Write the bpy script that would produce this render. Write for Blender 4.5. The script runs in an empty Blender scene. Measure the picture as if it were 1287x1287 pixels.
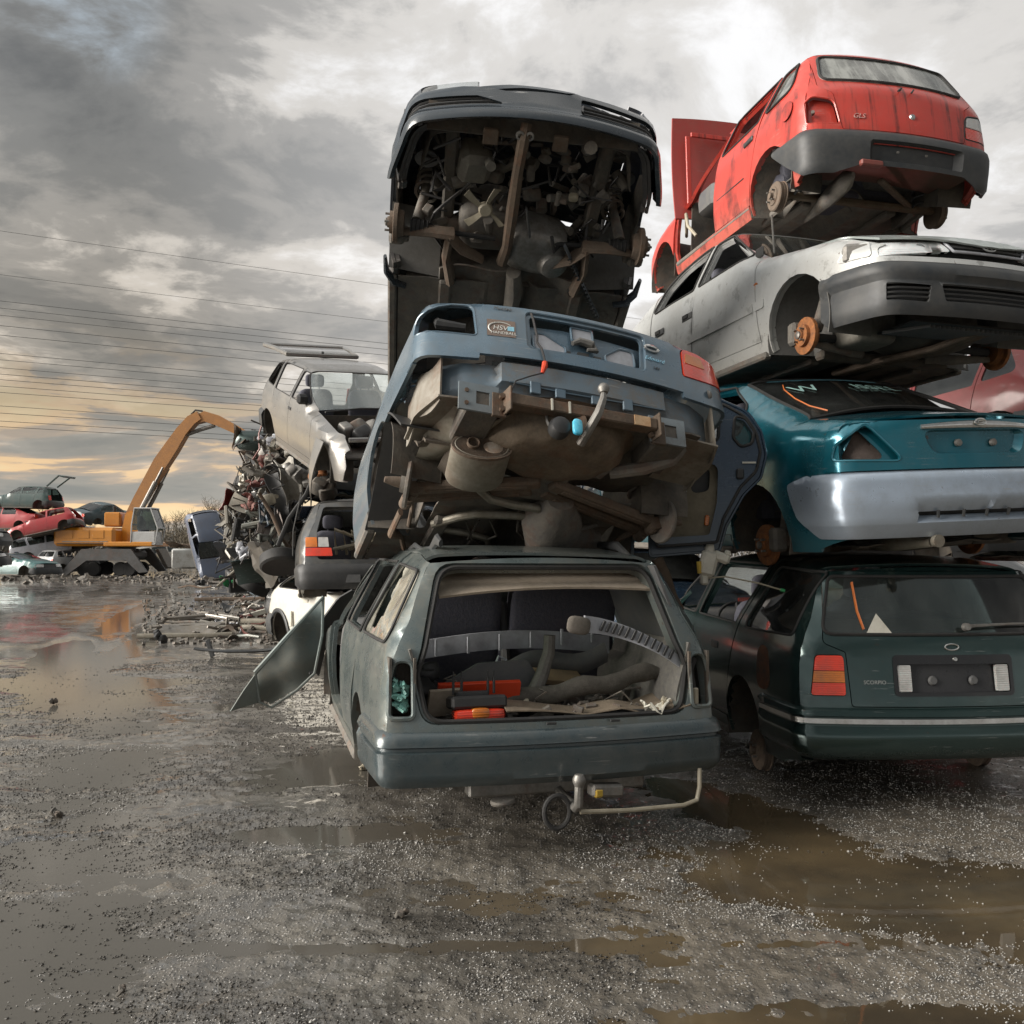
import bpy, bmesh, math, random
import numpy as np
from mathutils import Vector, Matrix, Euler
from mathutils.geometry import delaunay_2d_cdt

# ---------------------------------------------------------------- camera, sky, sun, exposure
SC = bpy.context.scene
COL = SC.collection
R = math.radians
FPX, CPX = 1150.0, 643.5            # focal length and centre of the 1287 px photograph
PITCH = math.atan(46.5 / FPX)
CAMZ = 1.45
cd = bpy.data.cameras.new("camera")
cd.sensor_width = 36.0
cd.lens = 36.0 * FPX / 1287.0
cd.clip_end = 2500.0
cd.clip_start = 0.05
cam = bpy.data.objects.new("camera", cd)
COL.objects.link(cam)
cam.location = (0, 0, CAMZ)
cam.rotation_euler = (R(90) + PITCH, 0, 0)
SC.camera = cam

SUN_AZ, SUN_EL = R(-104), R(19)      # azimuth from +Y (view direction), towards -X (left)
sd = bpy.data.lights.new("sun", 'SUN')
sd.energy = 2.0
sd.angle = R(42)
sd.color = (1.0, 0.94, 0.86)
sun = bpy.data.objects.new("sun", sd)
COL.objects.link(sun)
sv = Vector((math.sin(SUN_AZ) * math.cos(SUN_EL), math.cos(SUN_AZ) * math.cos(SUN_EL), math.sin(SUN_EL)))
sun.rotation_euler = sv.to_track_quat('Z', 'Y').to_euler()
sun.location = sv * 60

SC.view_settings.view_transform = 'Standard'
SC.view_settings.look = 'None'
SC.view_settings.gamma = 1.0
SC.view_settings.use_curve_mapping = False
SC.view_settings.exposure = 1.75
try:
    SC.cycles.max_bounces = 10
    SC.cycles.transparent_max_bounces = 24
    SC.cycles.caustics_reflective = False
    SC.cycles.caustics_refractive = False
    SC.cycles.use_denoising = True
    SC.cycles.sample_clamp_indirect = 6.0
except Exception:
    pass


class NT:
    """Small helper round a node tree."""
    def __init__(s, tree):
        s.t = tree; s.n = tree.nodes; s.l = tree.links

    def new(s, typ, ins=None, **kw):
        nd = s.n.new(typ)
        for k, v in kw.items():
            setattr(nd, k, v)
        for k, v in (ins or {}).items():
            s.put(nd.inputs[k], v)
        return nd

    def put(s, sock, v):
        if isinstance(v, bpy.types.NodeSocket):
            s.l.new(v, sock)
        else:
            if hasattr(sock, 'default_value'):
                try:
                    sock.default_value = v
                except Exception:
                    sock.default_value = tuple(v) + (1.0,)

    def math(s, op, a, b=0.0, c=0.0, clamp=False):
        nd = s.n.new('ShaderNodeMath'); nd.operation = op; nd.use_clamp = clamp
        s.put(nd.inputs[0], a); s.put(nd.inputs[1], b); s.put(nd.inputs[2], c)
        return nd.outputs[0]

    def vmath(s, op, a, b=(0, 0, 0)):
        nd = s.n.new('ShaderNodeVectorMath'); nd.operation = op
        s.put(nd.inputs[0], a)
        if op == 'SCALE':
            s.put(nd.inputs[3], b)
        else:
            s.put(nd.inputs[1], b)
        return nd.outputs['Value'] if op in ('DOT_PRODUCT', 'LENGTH') else nd.outputs[0]

    def mapr(s, v, a, b, c=0.0, d=1.0, smooth=False):
        nd = s.n.new('ShaderNodeMapRange'); nd.clamp = True
        if smooth: nd.interpolation_type = 'SMOOTHSTEP'
        for i, x in enumerate((v, a, b, c, d)):
            s.put(nd.inputs[i], x)
        return nd.outputs[0]

    def mix(s, f, a, b, blend='MIX'):
        nd = s.n.new('ShaderNodeMix'); nd.data_type = 'RGBA'; nd.blend_type = blend
        s.put(nd.inputs[0], f)
        for k, v in ((6, a), (7, b)):
            if not isinstance(v, bpy.types.NodeSocket): v = tuple(v)[:3] + (1.0,)
            s.put(nd.inputs[k], v)
        return nd.outputs[2]

    def noise(s, vec, scale, detail=4, rough=.5, dist=0.0):
        nd = s.n.new('ShaderNodeTexNoise')
        if vec is not None: s.put(nd.inputs['Vector'], vec)
        nd.inputs['Scale'].default_value = scale; nd.inputs['Detail'].default_value = detail
        nd.inputs['Roughness'].default_value = rough; nd.inputs['Distortion'].default_value = dist
        return nd.outputs[0]

    def ramp(s, f, stops, interp='LINEAR'):
        nd = s.n.new('ShaderNodeValToRGB'); nd.color_ramp.interpolation = interp
        el = nd.color_ramp.elements
        while len(el) < len(stops): el.new(0.5)
        for e, (p, c) in zip(el, stops):
            e.position = p; e.color = tuple(c)[:3] + (1.0,)
        s.put(nd.inputs[0], f)
        return nd.outputs[0]


def make_world():
    w = bpy.data.worlds.new("World"); SC.world = w; w.use_nodes = True
    t = NT(w.node_tree); t.n.clear()
    tc = t.new('ShaderNodeTexCoord').outputs['Generated']
    sky = t.new('ShaderNodeTexSky', sky_type='NISHITA', sun_disc=False)
    sky.sun_elevation = SUN_EL; sky.sun_rotation = SUN_AZ; sky.air_density = 1.2; sky.dust_density = 2.0
    skyc = t.mix(1.0, sky.outputs[0], (0.15, 0.15, 0.15), 'MULTIPLY')
    sep = t.new('ShaderNodeSeparateXYZ', {0: tc})
    z = t.math('MAXIMUM', sep.outputs[2], 0.0)
    den = t.math('ADD', z, 0.13)
    u = t.math('DIVIDE', sep.outputs[0], den); v = t.math('DIVIDE', sep.outputs[1], den)
    uv = t.new('ShaderNodeCombineXYZ', {0: u, 1: v, 2: 0.37}).outputs[0]
    warp = t.noise(uv, 0.55, 4, .5)
    uvw = t.vmath('ADD', uv, t.vmath('SCALE', t.new('ShaderNodeCombineXYZ', {0: warp, 1: t.noise(t.vmath('ADD', uv, (7, 3, 0)), .5, 4), 2: 0.0}).outputs[0], 0.9))
    big = t.noise(t.vmath('ADD', uvw, (1.3, 0.4, 0)), 0.62, 3, .5)
    fine = t.noise(uvw, 2.1, 10, .60, .15)
    dens = t.math('ADD', t.math('MULTIPLY', big, 0.42), t.math('MULTIPLY', fine, 0.74))
    # glow of the hidden bright part of the overcast, in front and to the right of centre
    def lobe(az, el, a, b):
        d = Vector((math.sin(R(az)) * math.cos(R(el)), math.cos(R(az)) * math.cos(R(el)), math.sin(R(el))))
        return t.mapr(t.vmath('DOT_PRODUCT', tc, tuple(d)), math.cos(R(a)), math.cos(R(b)), 0, 1, True)
    g1 = lobe(13, 19, 36, 2)
    g2 = lobe(-44, 3, 62, 2)
    dens2 = t.math('SUBTRACT', dens, t.math('MULTIPLY', g1, 0.14))
    cloud = t.ramp(dens2, [(0.36, (0.95, 0.95, 0.96)), (0.455, (0.60, 0.575, 0.54)), (0.52, (0.315, 0.308, 0.295)),
                           (0.60, (0.205, 0.208, 0.206)), (0.74, (0.125, 0.13, 0.134))], 'EASE')
    zen = t.mapr(z, 0.45, 1.0, 1.0, 2.6, True)          # an overcast sky is brighter overhead
    cloud = t.mix(1.0, cloud, t.new('ShaderNodeCombineColor', {0: zen, 1: zen, 2: zen}).outputs[0], 'MULTIPLY')
    sunl = t.mapr(t.vmath('DOT_PRODUCT', tc, tuple(sv)), math.cos(R(80)), 1.0, 1.0, 2.6, True)      # brighter round the veiled sun
    cloud = t.mix(1.0, cloud, t.new('ShaderNodeCombineColor', {0: sunl, 1: sunl, 2: sunl}).outputs[0], 'MULTIPLY')
    # gaps near the horizon: warm evening light under the cloud deck, with low cumulus banks
    low = t.mapr(z, 0.02, 0.235, 1.0, 0.0, True)
    az = t.new('ShaderNodeCombineXYZ', {0: t.math('MULTIPLY', sep.outputs[0], 3.2), 1: t.math('MULTIPLY', sep.outputs[1], 3.2), 2: t.math('MULTIPLY', z, 15.0)}).outputs[0]
    bank = t.noise(t.vmath('ADD', az, (4.1, .2, 1.2)), 1.35, 8, .55, .3)
    lowcol = t.ramp(bank, [(0.42, (1.0, 0.83, 0.53)), (0.49, (1.0, 0.75, 0.47)), (0.52, (0.52, 0.46, 0.41)), (0.555, (0.36, 0.375, 0.38)), (0.66, (0.27, 0.30, 0.32))], 'EASE')
    pale = t.ramp(bank, [(0.36, (0.86, 0.84, 0.80)), (0.47, (0.66, 0.66, 0.66)), (0.60, (0.37, 0.39, 0.41))], 'EASE')
    lowcol = t.mix(g2, pale, lowcol)
    c = t.mix(t.math('MULTIPLY', low, 0.93), cloud, lowcol)
    warm = t.math('MULTIPLY', t.mapr(z, 0.05, 0.5, .55, 0.0, True), g2)
    c = t.mix(warm, c, t.mix(1.0, c, (1.16, 1.0, 0.78), 'MULTIPLY'))
    c = t.mix(t.math('MULTIPLY', g1, 0.30), c, (1.0, 1.0, 1.01))
    # thin places in the deck let the blue sky through
    gap = t.math('MULTIPLY', lobe(-26.5, 29.5, 5.5, 1), t.mapr(fine, 0.58, 0.42, 0, .85, True))
    c = t.mix(gap, c, t.mix(0.55, skyc, (0.78, 0.88, 0.95)))
    # below the horizon: dull ground haze
    c = t.mix(t.mapr(sep.outputs[2], -0.05, 0.0, 1.0, 0.0), c, (0.10, 0.095, 0.085))
    bg = t.new('ShaderNodeBackground', {'Color': c, 'Strength': 0.305})
    out = t.new("ShaderNodeOutputWorld")
    t.l.new(bg.outputs[0], out.inputs[0])
make_world()

# ---------------------------------------------------------------- materials
MATS = {}
def newmat(name):
    m = bpy.data.materials.new(name); m.use_nodes = True
    t = NT(m.node_tree); t.n.clear()
    out = t.new('ShaderNodeOutputMaterial')
    return m, t, out


def principled(t, out, **k):
    p = t.new('ShaderNodeBsdfPrincipled')
    for a, v in k.items():
        t.put(p.inputs[a.replace('_', ' ')], v)
    t.l.new(p.outputs[0], out.inputs[0])
    return p


def paint(name, rgb, dirt=.35, rough=.28, metal=0.0, dirtcol=(.13, .105, .08), streak=0.0, streakcol=(.05, .035, .03), spots=0.0, coat=.6, low=.5, scr=.5):
    """Weathered car paint: dust film, mud towards the sills, rain streaks, scratches and fine dimples."""
    if name in MATS: return MATS[name]
    m, t, out = newmat(name)
    oc = t.new('ShaderNodeTexCoord').outputs['Object']
    sp = t.new('ShaderNodeSeparateXYZ', {0: oc})
    n1 = t.noise(oc, 2.3, 8, .62)
    n2 = t.noise(t.vmath('ADD', oc, (3, 1, 2)), 14, 6, .65)
    n3 = t.noise(oc, 90, 3, .6)
    film = t.math('MULTIPLY', t.mapr(t.math('ADD', t.math('MULTIPLY', n1, .6), t.math('MULTIPLY', n2, .4)), .42, .62, .12, 1, True), t.mapr(n3, .30, .62, .55, 1.1))
    mud = t.mapr(t.math('ADD', sp.outputs[2], t.math('MULTIPLY', t.math('SUBTRACT', n2, .5), .35)), .46, .20, 0, low, True)
    f = t.math('ADD', t.math('MULTIPLY', film, dirt), t.math('MULTIPLY', mud, t.math('ADD', t.math('MULTIPLY', n3, .5), .45)), clamp=True)
    base = t.mix(t.mapr(n2, .3, .7, 0, .22), tuple(rgb), tuple(c * .72 + .012 for c in rgb))
    c = t.mix(f, base, dirtcol)
    if streak > 0:
        mp = t.new('ShaderNodeMapping', {0: oc}); mp.inputs[3].default_value = (5, 16, .7)
        st = t.noise(mp.outputs[0], 1.0, 5, .6)
        sf = t.math('MULTIPLY', t.mapr(st, .50, .66, 0, 1, True), t.mapr(n2, .3, .6, .35, 1))
        c = t.mix(t.math('MULTIPLY', sf, streak), c, streakcol)
    if spots > 0:
        sf = t.mapr(t.noise(oc, 7, 6, .7), .56, .66, 0, spots, True)
        c = t.mix(sf, c, (.10, .095, .085))
    # scratches
    if scr > 0:
        mp2 = t.new('ShaderNodeMapping', {0: oc}); mp2.inputs[2].default_value = (.4, .2, .5); mp2.inputs[3].default_value = (3, 3, 55)
        s1 = t.mapr(t.noise(mp2.outputs[0], 2.0, 3, .55), .64, .68, 0, 1)
        c = t.mix(t.math('MULTIPLY', t.math('MULTIPLY', s1, t.mapr(n1, .5, .62, 0, 1)), scr), c, (.42, .42, .41))
    chip = t.math('MULTIPLY', t.mapr(t.noise(t.vmath('ADD', oc, (9, 4, 7)), 21, 7, .72), .655, .675, 0, 1), t.mapr(n1, .46, .60, 0, .9))
    c = t.mix(chip, c, t.mix(n3, (.15, .062, .028), (.06, .04, .03)))
    rg = t.math('ADD', t.math('MULTIPLY', f, .5), t.math('ADD', t.math('MULTIPLY', n2, .16), rough - .06), clamp=True)
    bump = t.new('ShaderNodeBump', {'Strength': .16, 'Distance': .012, 'Height': t.math('ADD', t.noise(oc, 3.1, 2), t.math('MULTIPLY', n3, .03))})
    principled(t, out, Base_Color=c, Roughness=rg, Metallic=metal, Coat_Weight=t.math('MULTIPLY', t.math('SUBTRACT', 1.0, f, clamp=True), coat),
               Coat_Roughness=.12, Normal=bump.outputs[0])
    MATS[name] = m
    return m


def rough_mat(name, rgb, rgb2=None, scale=8, rough=.75, metal=0.0, bump=.3, rust=0.0, mix=.9, det=7):
    """Any dull stained surface: two colours broken up by noise, optional rust bloom, fine relief."""
    if name in MATS: return MATS[name]
    m, t, out = newmat(name)
    oc = t.new('ShaderNodeTexCoord').outputs['Object']
    n1 = t.noise(oc, scale, det, .65); n2 = t.noise(t.vmath('ADD', oc, (5, 2, 9)), scale * 6, 4, .6)
    rgb2 = rgb2 or tuple(c * .5 for c in rgb)
    f = t.mapr(t.math('ADD', t.math('MULTIPLY', n1, .7), t.math('MULTIPLY', n2, .3)), .36, .64, 0, mix)
    c = t.mix(f, tuple(rgb), tuple(rgb2))
    mt = metal
    if rust > 0:
        rf = t.mapr(t.noise(t.vmath('ADD', oc, (1, 8, 4)), scale * .8, 7, .7), .50, .62, 0, rust, True)
        c = t.mix(rf, c, t.mix(n2, (.20, .075, .028), (.09, .04, .022)))
        mt = t.math('MULTIPLY', t.math('SUBTRACT', 1.0, rf), metal)
    bp = t.new('ShaderNodeBump', {'Strength': bump, 'Distance': .006, 'Height': t.math('ADD', n1, t.math('MULTIPLY', n2, .4))})
    principled(t, out, Base_Color=c, Roughness=t.math('ADD', t.math('MULTIPLY', n2, .25), rough - .12, clamp=True), Metallic=mt, Normal=bp.outputs[0])
    MATS[name] = m
    return m


def glass(name, tint=(.75, .82, .80), dust=.25, dustcol=(.30, .29, .26), streak=0.0, rough=.02, refl=1.2):
    if name in MATS: return MATS[name]
    m, t, out = newmat(name)
    oc = t.new('ShaderNodeTexCoord').outputs['Object']
    n1 = t.noise(oc, 3.0, 8, .65)
    f = t.mapr(n1, .36, .70, dust * .35, dust * 1.5)
    if streak > 0:
        mp = t.new('ShaderNodeMapping', {0: oc}); mp.inputs[3].default_value = (4, 14, .9)
        f = t.math('ADD', f, t.mapr(t.noise(mp.outputs[0], 1.0, 5, .6), .46, .64, 0, streak, True), clamp=True)
    fr = t.new('ShaderNodeFresnel', {'IOR': 1.5}).outputs[0]
    tr = t.new('ShaderNodeBsdfTransparent', {'Color': tuple(tint) + (1,)})
    gl = t.new('ShaderNodeBsdfGlossy', {'Color': (1, 1, 1, 1), 'Roughness': rough})
    df = t.new('ShaderNodeBsdfDiffuse', {'Color': tuple(dustcol) + (1,)})
    a = t.new('ShaderNodeMixShader', {0: f, 1: tr.outputs[0], 2: df.outputs[0]})
    b = t.new('ShaderNodeMixShader', {0: t.math('MULTIPLY', fr, refl, clamp=True), 1: a.outputs[0], 2: gl.outputs[0]})
    t.l.new(b.outputs[0], out.inputs[0])
    MATS[name] = m
    return m


def lens(name, rgb, dirt=.2):
    if name in MATS: return MATS[name]
    m, t, out = newmat(name)
    oc = t.new('ShaderNodeTexCoord').outputs['Object']
    n = t.noise(oc, 9, 6, .65)
    wv = t.new('ShaderNodeTexWave', {'Vector': oc, 'Scale': 26.0, 'Distortion': .3}, wave_type='BANDS', bands_direction='Z')
    c = t.mix(t.mapr(n, .45, .7, 0, dirt * 2), tuple(rgb), (.10, .07, .05))
    bp = t.new('ShaderNodeBump', {'Strength': .35, 'Distance': .004, 'Height': wv.outputs[1]})
    principled(t, out, Base_Color=c, Roughness=.14, Coat_Weight=1.0, Coat_Roughness=.05, Normal=bp.outputs[0],
               Subsurface_Weight=.25, Subsurface_Radius=(.02, .01, .01), Subsurface_Scale=.05)
    MATS[name] = m
    return m


M_BLACK = rough_mat('black_plastic', (.022, .023, .025), (.045, .044, .042), 5, .5, bump=.15)
M_BUMPER = rough_mat('faded_bumper_plastic', (.030, .034, .038), (.066, .065, .062), 5, .5, bump=.12)
M_RUBBER = rough_mat('rubber', (.016, .016, .017), (.035, .033, .03), 12, .7)
M_UNDER = rough_mat('underseal', (.120, .113, .104), (.215, .192, .160), 9, .8, bump=1.0, rust=.3)
M_UNDER2 = rough_mat('dark_underseal', (.066, .063, .058), (.150, .130, .104), 9, .8, bump=1.0, rust=.15)
M_RUST = rough_mat('rusty_steel', (.155, .112, .078), (.085, .065, .05), 12, .78, .25, bump=.7, rust=.4)
M_ORUST = rough_mat('orange_rust', (.42, .155, .045), (.13, .065, .038), 24, .8, bump=.8)
M_BRUST = rough_mat('brown_rust', (.175, .13, .095), (.10, .078, .06), 14, .8, bump=.7, rust=.25)
M_STEEL = rough_mat('dull_steel', (.30, .29, .27), (.16, .15, .135), 9, .5, .7, bump=.2, rust=.25)
M_ALU = rough_mat('dirty_aluminium', (.36, .35, .33), (.17, .155, .135), 7, .5, .6, bump=.35, rust=.1)
M_GALV = rough_mat('heat_shield_steel', (.33, .31, .26), (.19, .165, .125), 6, .52, .5, bump=.3, rust=.25)
M_CHROME = rough_mat('chrome', (.75, .75, .74), (.5, .49, .46), 9, .2, .95, bump=.03)
M_FABRIC = rough_mat('seat_fabric', (.075, .078, .105), (.12, .118, .135), 60, .95, bump=.5)
M_CARPET = rough_mat('boot_carpet', (.095, .092, .088), (.16, .15, .13), 30, .95, bump=.7)
M_TRIM = rough_mat('grey_trim_plastic', (.44, .46, .50), (.28, .28, .30), 6, .45, bump=.12)
M_DTRIM = rough_mat('dark_trim_plastic', (.085, .089, .097), (.14, .136, .125), 6, .6, bump=.2)
M_BEIGE = rough_mat('beige_door_lining', (.23, .205, .15), (.14, .12, .085), 5, .85, bump=.25)
M_HEADL = rough_mat('headlining', (.43, .36, .285), (.30, .25, .19), 7, .95, bump=.5)
M_BOARD = rough_mat('cardboard', (.36, .26, .15), (.24, .18, .115), 6, .9, bump=.3)
M_WHITE = rough_mat('white_plastic', (.70, .68, .60), (.44, .41, .33), 7, .45, bump=.15, mix=.7)
M_CREAM = rough_mat('cream_plastic', (.44, .40, .31), (.26, .22, .155), 8, .5, bump=.2)
M_YELLOW = rough_mat('yellow_plastic', (.62, .42, .05), (.4, .26, .05), 8, .5)
M_ORANGEPL = rough_mat('red_orange_plastic', (.66, .060, .018), (.50, .05, .02), 6, .38, bump=.1, mix=.5)
M_WIRE = rough_mat('cable_sheath', (.02, .02, .022), (.05, .045, .04), 20, .5)
M_LRED = lens('red_lens', (.78, .050, .018))
M_LAMB = lens('amber_lens', (.62, .17, .012))
M_LCLR = lens('clear_lens', (.55, .55, .53))
M_GLASS = glass('window_glass')
M_GLASSD = glass('dark_window_glass', (.42, .50, .48), .16, (.16, .17, .165))
M_GLASSR = glass('dirty_rear_glass', (.35, .40, .38), .55, (.30, .31, .29), .45)
M_CLEAR = glass('clear_screen', (.9, .93, .92), .05, refl=.45)
M_LAMPGL = glass('headlamp_glass', (.9, .92, .92), .16, (.5, .5, .47))
M_REFL = rough_mat('lamp_reflector', (.80, .80, .79), (.6, .6, .58), 5, .2, .9, bump=.1)
M_SHARD = rough_mat('green_glass_crumbs', (.16, .38, .33), (.30, .55, .50), 40, .15, bump=.9)

# ---------------------------------------------------------------- objects, groups, labels
def tag(o, label=None, cat=None, group=None, kind=None):
    if label: o['label'] = label
    if cat: o['category'] = cat
    if group: o['group'] = group
    if kind: o['kind'] = kind
    return o


def empty(name, loc=(0, 0, 0), rot=(0, 0, 0)):
    o = bpy.data.objects.new(name, None); COL.objects.link(o)
    o.location = loc; o.rotation_euler = [R(a) for a in rot]
    o.empty_display_size = .2
    return o


class MB:
    """Collects shapes; build() links them as one mesh object."""
    def __init__(s):
        s.V = []; s.F = []; s.n = 0

    def add(s, V, F):
        V = np.asarray(V, float).reshape(-1, 3)
        s.V.append(V); k = s.n
        s.F.extend([tuple(i + k for i in f) for f in F]); s.n += len(V)
        return s

    def box(s, c, size, rot=None, bev=0.0):
        hx, hy, hz = [d / 2 for d in size]
        b = min(bev, .49 * min(hx, hy, hz) * 2) if bev else 0
        V = []; F = []
        if not b:
            for x in (-hx, hx):
                for y in (-hy, hy):
                    for z in (-hz, hz): V.append((x, y, z))
            F = [(0, 1, 3, 2), (4, 6, 7, 5), (0, 4, 5, 1), (2, 3, 7, 6), (0, 2, 6, 4), (1, 5, 7, 3)]
        else:
            idx = {}
            for sx in (-1, 1):
                for sy in (-1, 1):
                    for sz in (-1, 1):
                        for a in range(3):
                            p = [sx * (hx - (b if a != 0 else 0)), sy * (hy - (b if a != 1 else 0)), sz * (hz - (b if a != 2 else 0))]
                            idx[(sx, sy, sz, a)] = len(V); V.append(p)
            def q(*k): F.append(tuple(idx[i] for i in k))
            for sg in (-1, 1):
                o = [(-1, -1), (1, -1), (1, 1), (-1, 1)]
                if sg < 0: o = o[::-1]
                q(*[(sg, a, c2, 0) for a, c2 in o])
                q(*[(a, sg, c2, 1) for a, c2 in o[::-1]])
                q(*[(a, c2, sg, 2) for a, c2 in o])
            for a in (-1, 1):
                for c2 in (-1, 1):
                    f = [(a, c2, -1, 0), (a, c2, 1, 0), (a, c2, 1, 1), (a, c2, -1, 1)]
                    q(*(f if a * c2 < 0 else f[::-1]))
                    f = [(a, -1, c2, 0), (a, 1, c2, 0), (a, 1, c2, 2), (a, -1, c2, 2)]
                    q(*(f if a * c2 > 0 else f[::-1]))
                    f = [(-1, a, c2, 1), (1, a, c2, 1), (1, a, c2, 2), (-1, a, c2, 2)]
                    q(*(f if a * c2 < 0 else f[::-1]))
            for sx in (-1, 1):
                for sy in (-1, 1):
                    for sz in (-1, 1):
                        f = [(sx, sy, sz, 0), (sx, sy, sz, 1), (sx, sy, sz, 2)]
                        q(*(f if sx * sy * sz > 0 else f[::-1]))
        V = np.array(V)
        if rot is not None: V = V @ rotm(rot).T
        return s.add(V + np.array(c), F)

    def tube(s, pts, r, n=8, closed=False, caps=True, flat=1.0):
        P = [Vector(p) for p in pts]; m = len(P)
        rr = r if hasattr(r, '__len__') else [r] * m
        V = []; up = None
        for i in range(m):
            a = P[(i - 1) % m] if (closed or i > 0) else P[0]
            b = P[(i + 1) % m] if (closed or i < m - 1) else P[-1]
            t = (b - a)
            t = t.normalized() if t.length > 1e-9 else Vector((0, 0, 1))
            if up is None:
                up = Vector((0, 0, 1)) if abs(t.z) < .9 else Vector((1, 0, 0))
            x = up - t * up.dot(t)
            if x.length < 1e-6: x = t.orthogonal()
            x.normalize(); y = t.cross(x); up = x
            for k in range(n):
                an = 2 * math.pi * k / n
                V.append(P[i] + x * (math.cos(an) * rr[i]) + y * (math.sin(an) * rr[i] * flat))
        F = []
        for i in range(m if closed else m - 1):
            j = (i + 1) % m
            for k in range(n):
                l = (k + 1) % n
                F.append((i * n + k, i * n + l, j * n + l, j * n + k))
        if caps and not closed:
            F.append(tuple(range(n))[::-1]); F.append(tuple((m - 1) * n + k for k in range(n)))
        return s.add([tuple(v) for v in V], F)

    def cyl(s, p0, p1, r, r1=None, n=16):
        return s.tube([p0, p1], [r, r if r1 is None else r1], n)

    def lathe(s, prof, o, ax, n=20, sx=1.0, sy=1.0):
        """prof: [(radius, height along axis)]"""
        ax = Vector(ax).normalized(); x = ax.orthogonal().normalized()
        if abs(ax.z) < .9:
            x = (Vector((0, 0, 1)) - ax * ax.z).normalized()
        y = ax.cross(x); o = Vector(o); V = []; F = []
        for (r, h) in prof:
            for k in range(n):
                a = 2 * math.pi * k / n
                V.append(o + ax * h + x * (r * math.cos(a) * sx) + y * (r * math.sin(a) * sy))
        for i in range(len(prof) - 1):
            for k in range(n):
                l = (k + 1) % n
                F.append((i * n + k, i * n + l, (i + 1) * n + l, (i + 1) * n + k))
        F.append(tuple(range(n))[::-1]); F.append(tuple((len(prof) - 1) * n + k for k in range(n)))
        return s.add([tuple(v) for v in V], F)

    def grid(s, fn, nu, nv, thick=0.0):
        V = np.array([fn(i / nu, j / nv) for i in range(nu + 1) for j in range(nv + 1)], float)
        F = []
        for i in range(nu):
            for j in range(nv):
                a = i * (nv + 1) + j
                F.append((a, a + nv + 1, a + nv + 2, a + 1))
        if not thick:
            return s.add(V, F)
        return s.add(*thicken(V, F, thick))

    def poly(s, pts, thick):
        """a flat or bent polygon sheet given thickness"""
        return s.add(*thicken(np.array(pts, float), [tuple(range(len(pts)))], thick))

    def build(s, name, mat, parent=None, smooth=35):
        V = np.concatenate(s.V) if s.V else np.zeros((0, 3))
        return mk(name, V, s.F, mat, parent, smooth)


def mk(name, V, F, mat, parent=None, smooth=35):
    me = bpy.data.meshes.new(name)
    me.from_pydata([tuple(v) for v in np.asarray(V, float)], [], [tuple(int(i) for i in f) for f in F])
    me.validate()
    o = bpy.data.objects.new(name, me); COL.objects.link(o)
    for m in (mat if isinstance(mat, (list, tuple)) else [mat]): me.materials.append(m)
    if smooth:
        me.polygons.foreach_set('use_smooth', [True] * len(me.polygons))
        try: me.set_sharp_from_angle(angle=R(smooth))
        except Exception: pass
    if parent is not None: o.parent = parent
    return o


def rotm(deg):
    return np.array(Euler([R(a) for a in deg]).to_matrix())


def vnormals(V, F):
    N = np.zeros_like(V)
    for f in F:
        p = V[list(f[:3])] if len(f) < 5 else V[list(f)]
        if len(f) < 5:
            n = np.cross(p[1] - p[0], p[2] - p[0])
        else:
            n = np.zeros(3)
            for i in range(len(p)): n += np.cross(p[i], p[(i + 1) % len(p)])
        for i in f: N[i] += n
    return N / (np.linalg.norm(N, axis=1, keepdims=True) + 1e-12)


def thicken(V, F, t, N=None):
    V = np.asarray(V, float)
    if N is None: N = vnormals(V, F)
    k = len(V); V2 = np.concatenate([V, V - N * t])
    edges = {}
    for f in F:
        for i in range(len(f)):
            a, b = f[i], f[(i + 1) % len(f)]
            if (b, a) in edges: del edges[(b, a)]
            else: edges[(a, b)] = 1
    F2 = list(F) + [tuple(i + k for i in f[::-1]) for f in F]
    for (a, b) in edges: F2.append((b, a, a + k, b + k))
    return V2, F2


def wob(P, seed, amp, scale):
    """smooth pseudo-random scalar over points, for dents"""
    rs = np.random.RandomState(seed); P = np.asarray(P, float); r = np.zeros(len(P))
    for o in range(2):
        for i in range(4):
            d = rs.randn(3); d /= np.linalg.norm(d)
            r += np.sin(P @ d * scale * (1 + o * 1.3) + rs.rand() * 6.28) * (.7 ** o) * .3
    return r * amp


def px(x, y, dist):
    """point seen at photo pixel x, y, `dist` metres in front of the camera (used to place things in the yard)"""
    d = dist; u = (CPX - y) / FPX * d; sx = (x - CPX) / FPX * d
    return Vector((sx, d * math.cos(PITCH) - u * math.sin(PITCH), CAMZ + d * math.sin(PITCH) + u * math.cos(PITCH)))


def text_mesh(body, size, mat, parent, M, depth=.002, name='lettering', shear=0.0, align='CENTER'):
    cu = bpy.data.curves.new('txt', 'FONT'); cu.body = body; cu.size = size; cu.extrude = depth
    cu.align_x = align; cu.align_y = 'CENTER'; cu.shear = shear; cu.resolution_u = 3
    to = bpy.data.objects.new('txt', cu); COL.objects.link(to)
    dg = bpy.context.evaluated_depsgraph_get(); me = bpy.data.meshes.new_from_object(to.evaluated_get(dg))
    bpy.data.objects.remove(to); bpy.data.curves.remove(cu)
    me.name = name; me.materials.clear(); me.materials.append(mat)
    me.transform(M)
    o = bpy.data.objects.new(name, me); COL.objects.link(o); o.parent = parent
    return o


def frame_at(p, n, up=(0, 0, 1)):
    """matrix whose z is n, y close to up (for lettering and badges)"""
    n = Vector(n).normalized(); y = Vector(up); y = (y - n * y.dot(n)).normalized(); x = y.cross(n)
    M = Matrix((x, y, n)).transposed().to_4x4(); M.translation = Vector(p)
    return M
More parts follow.
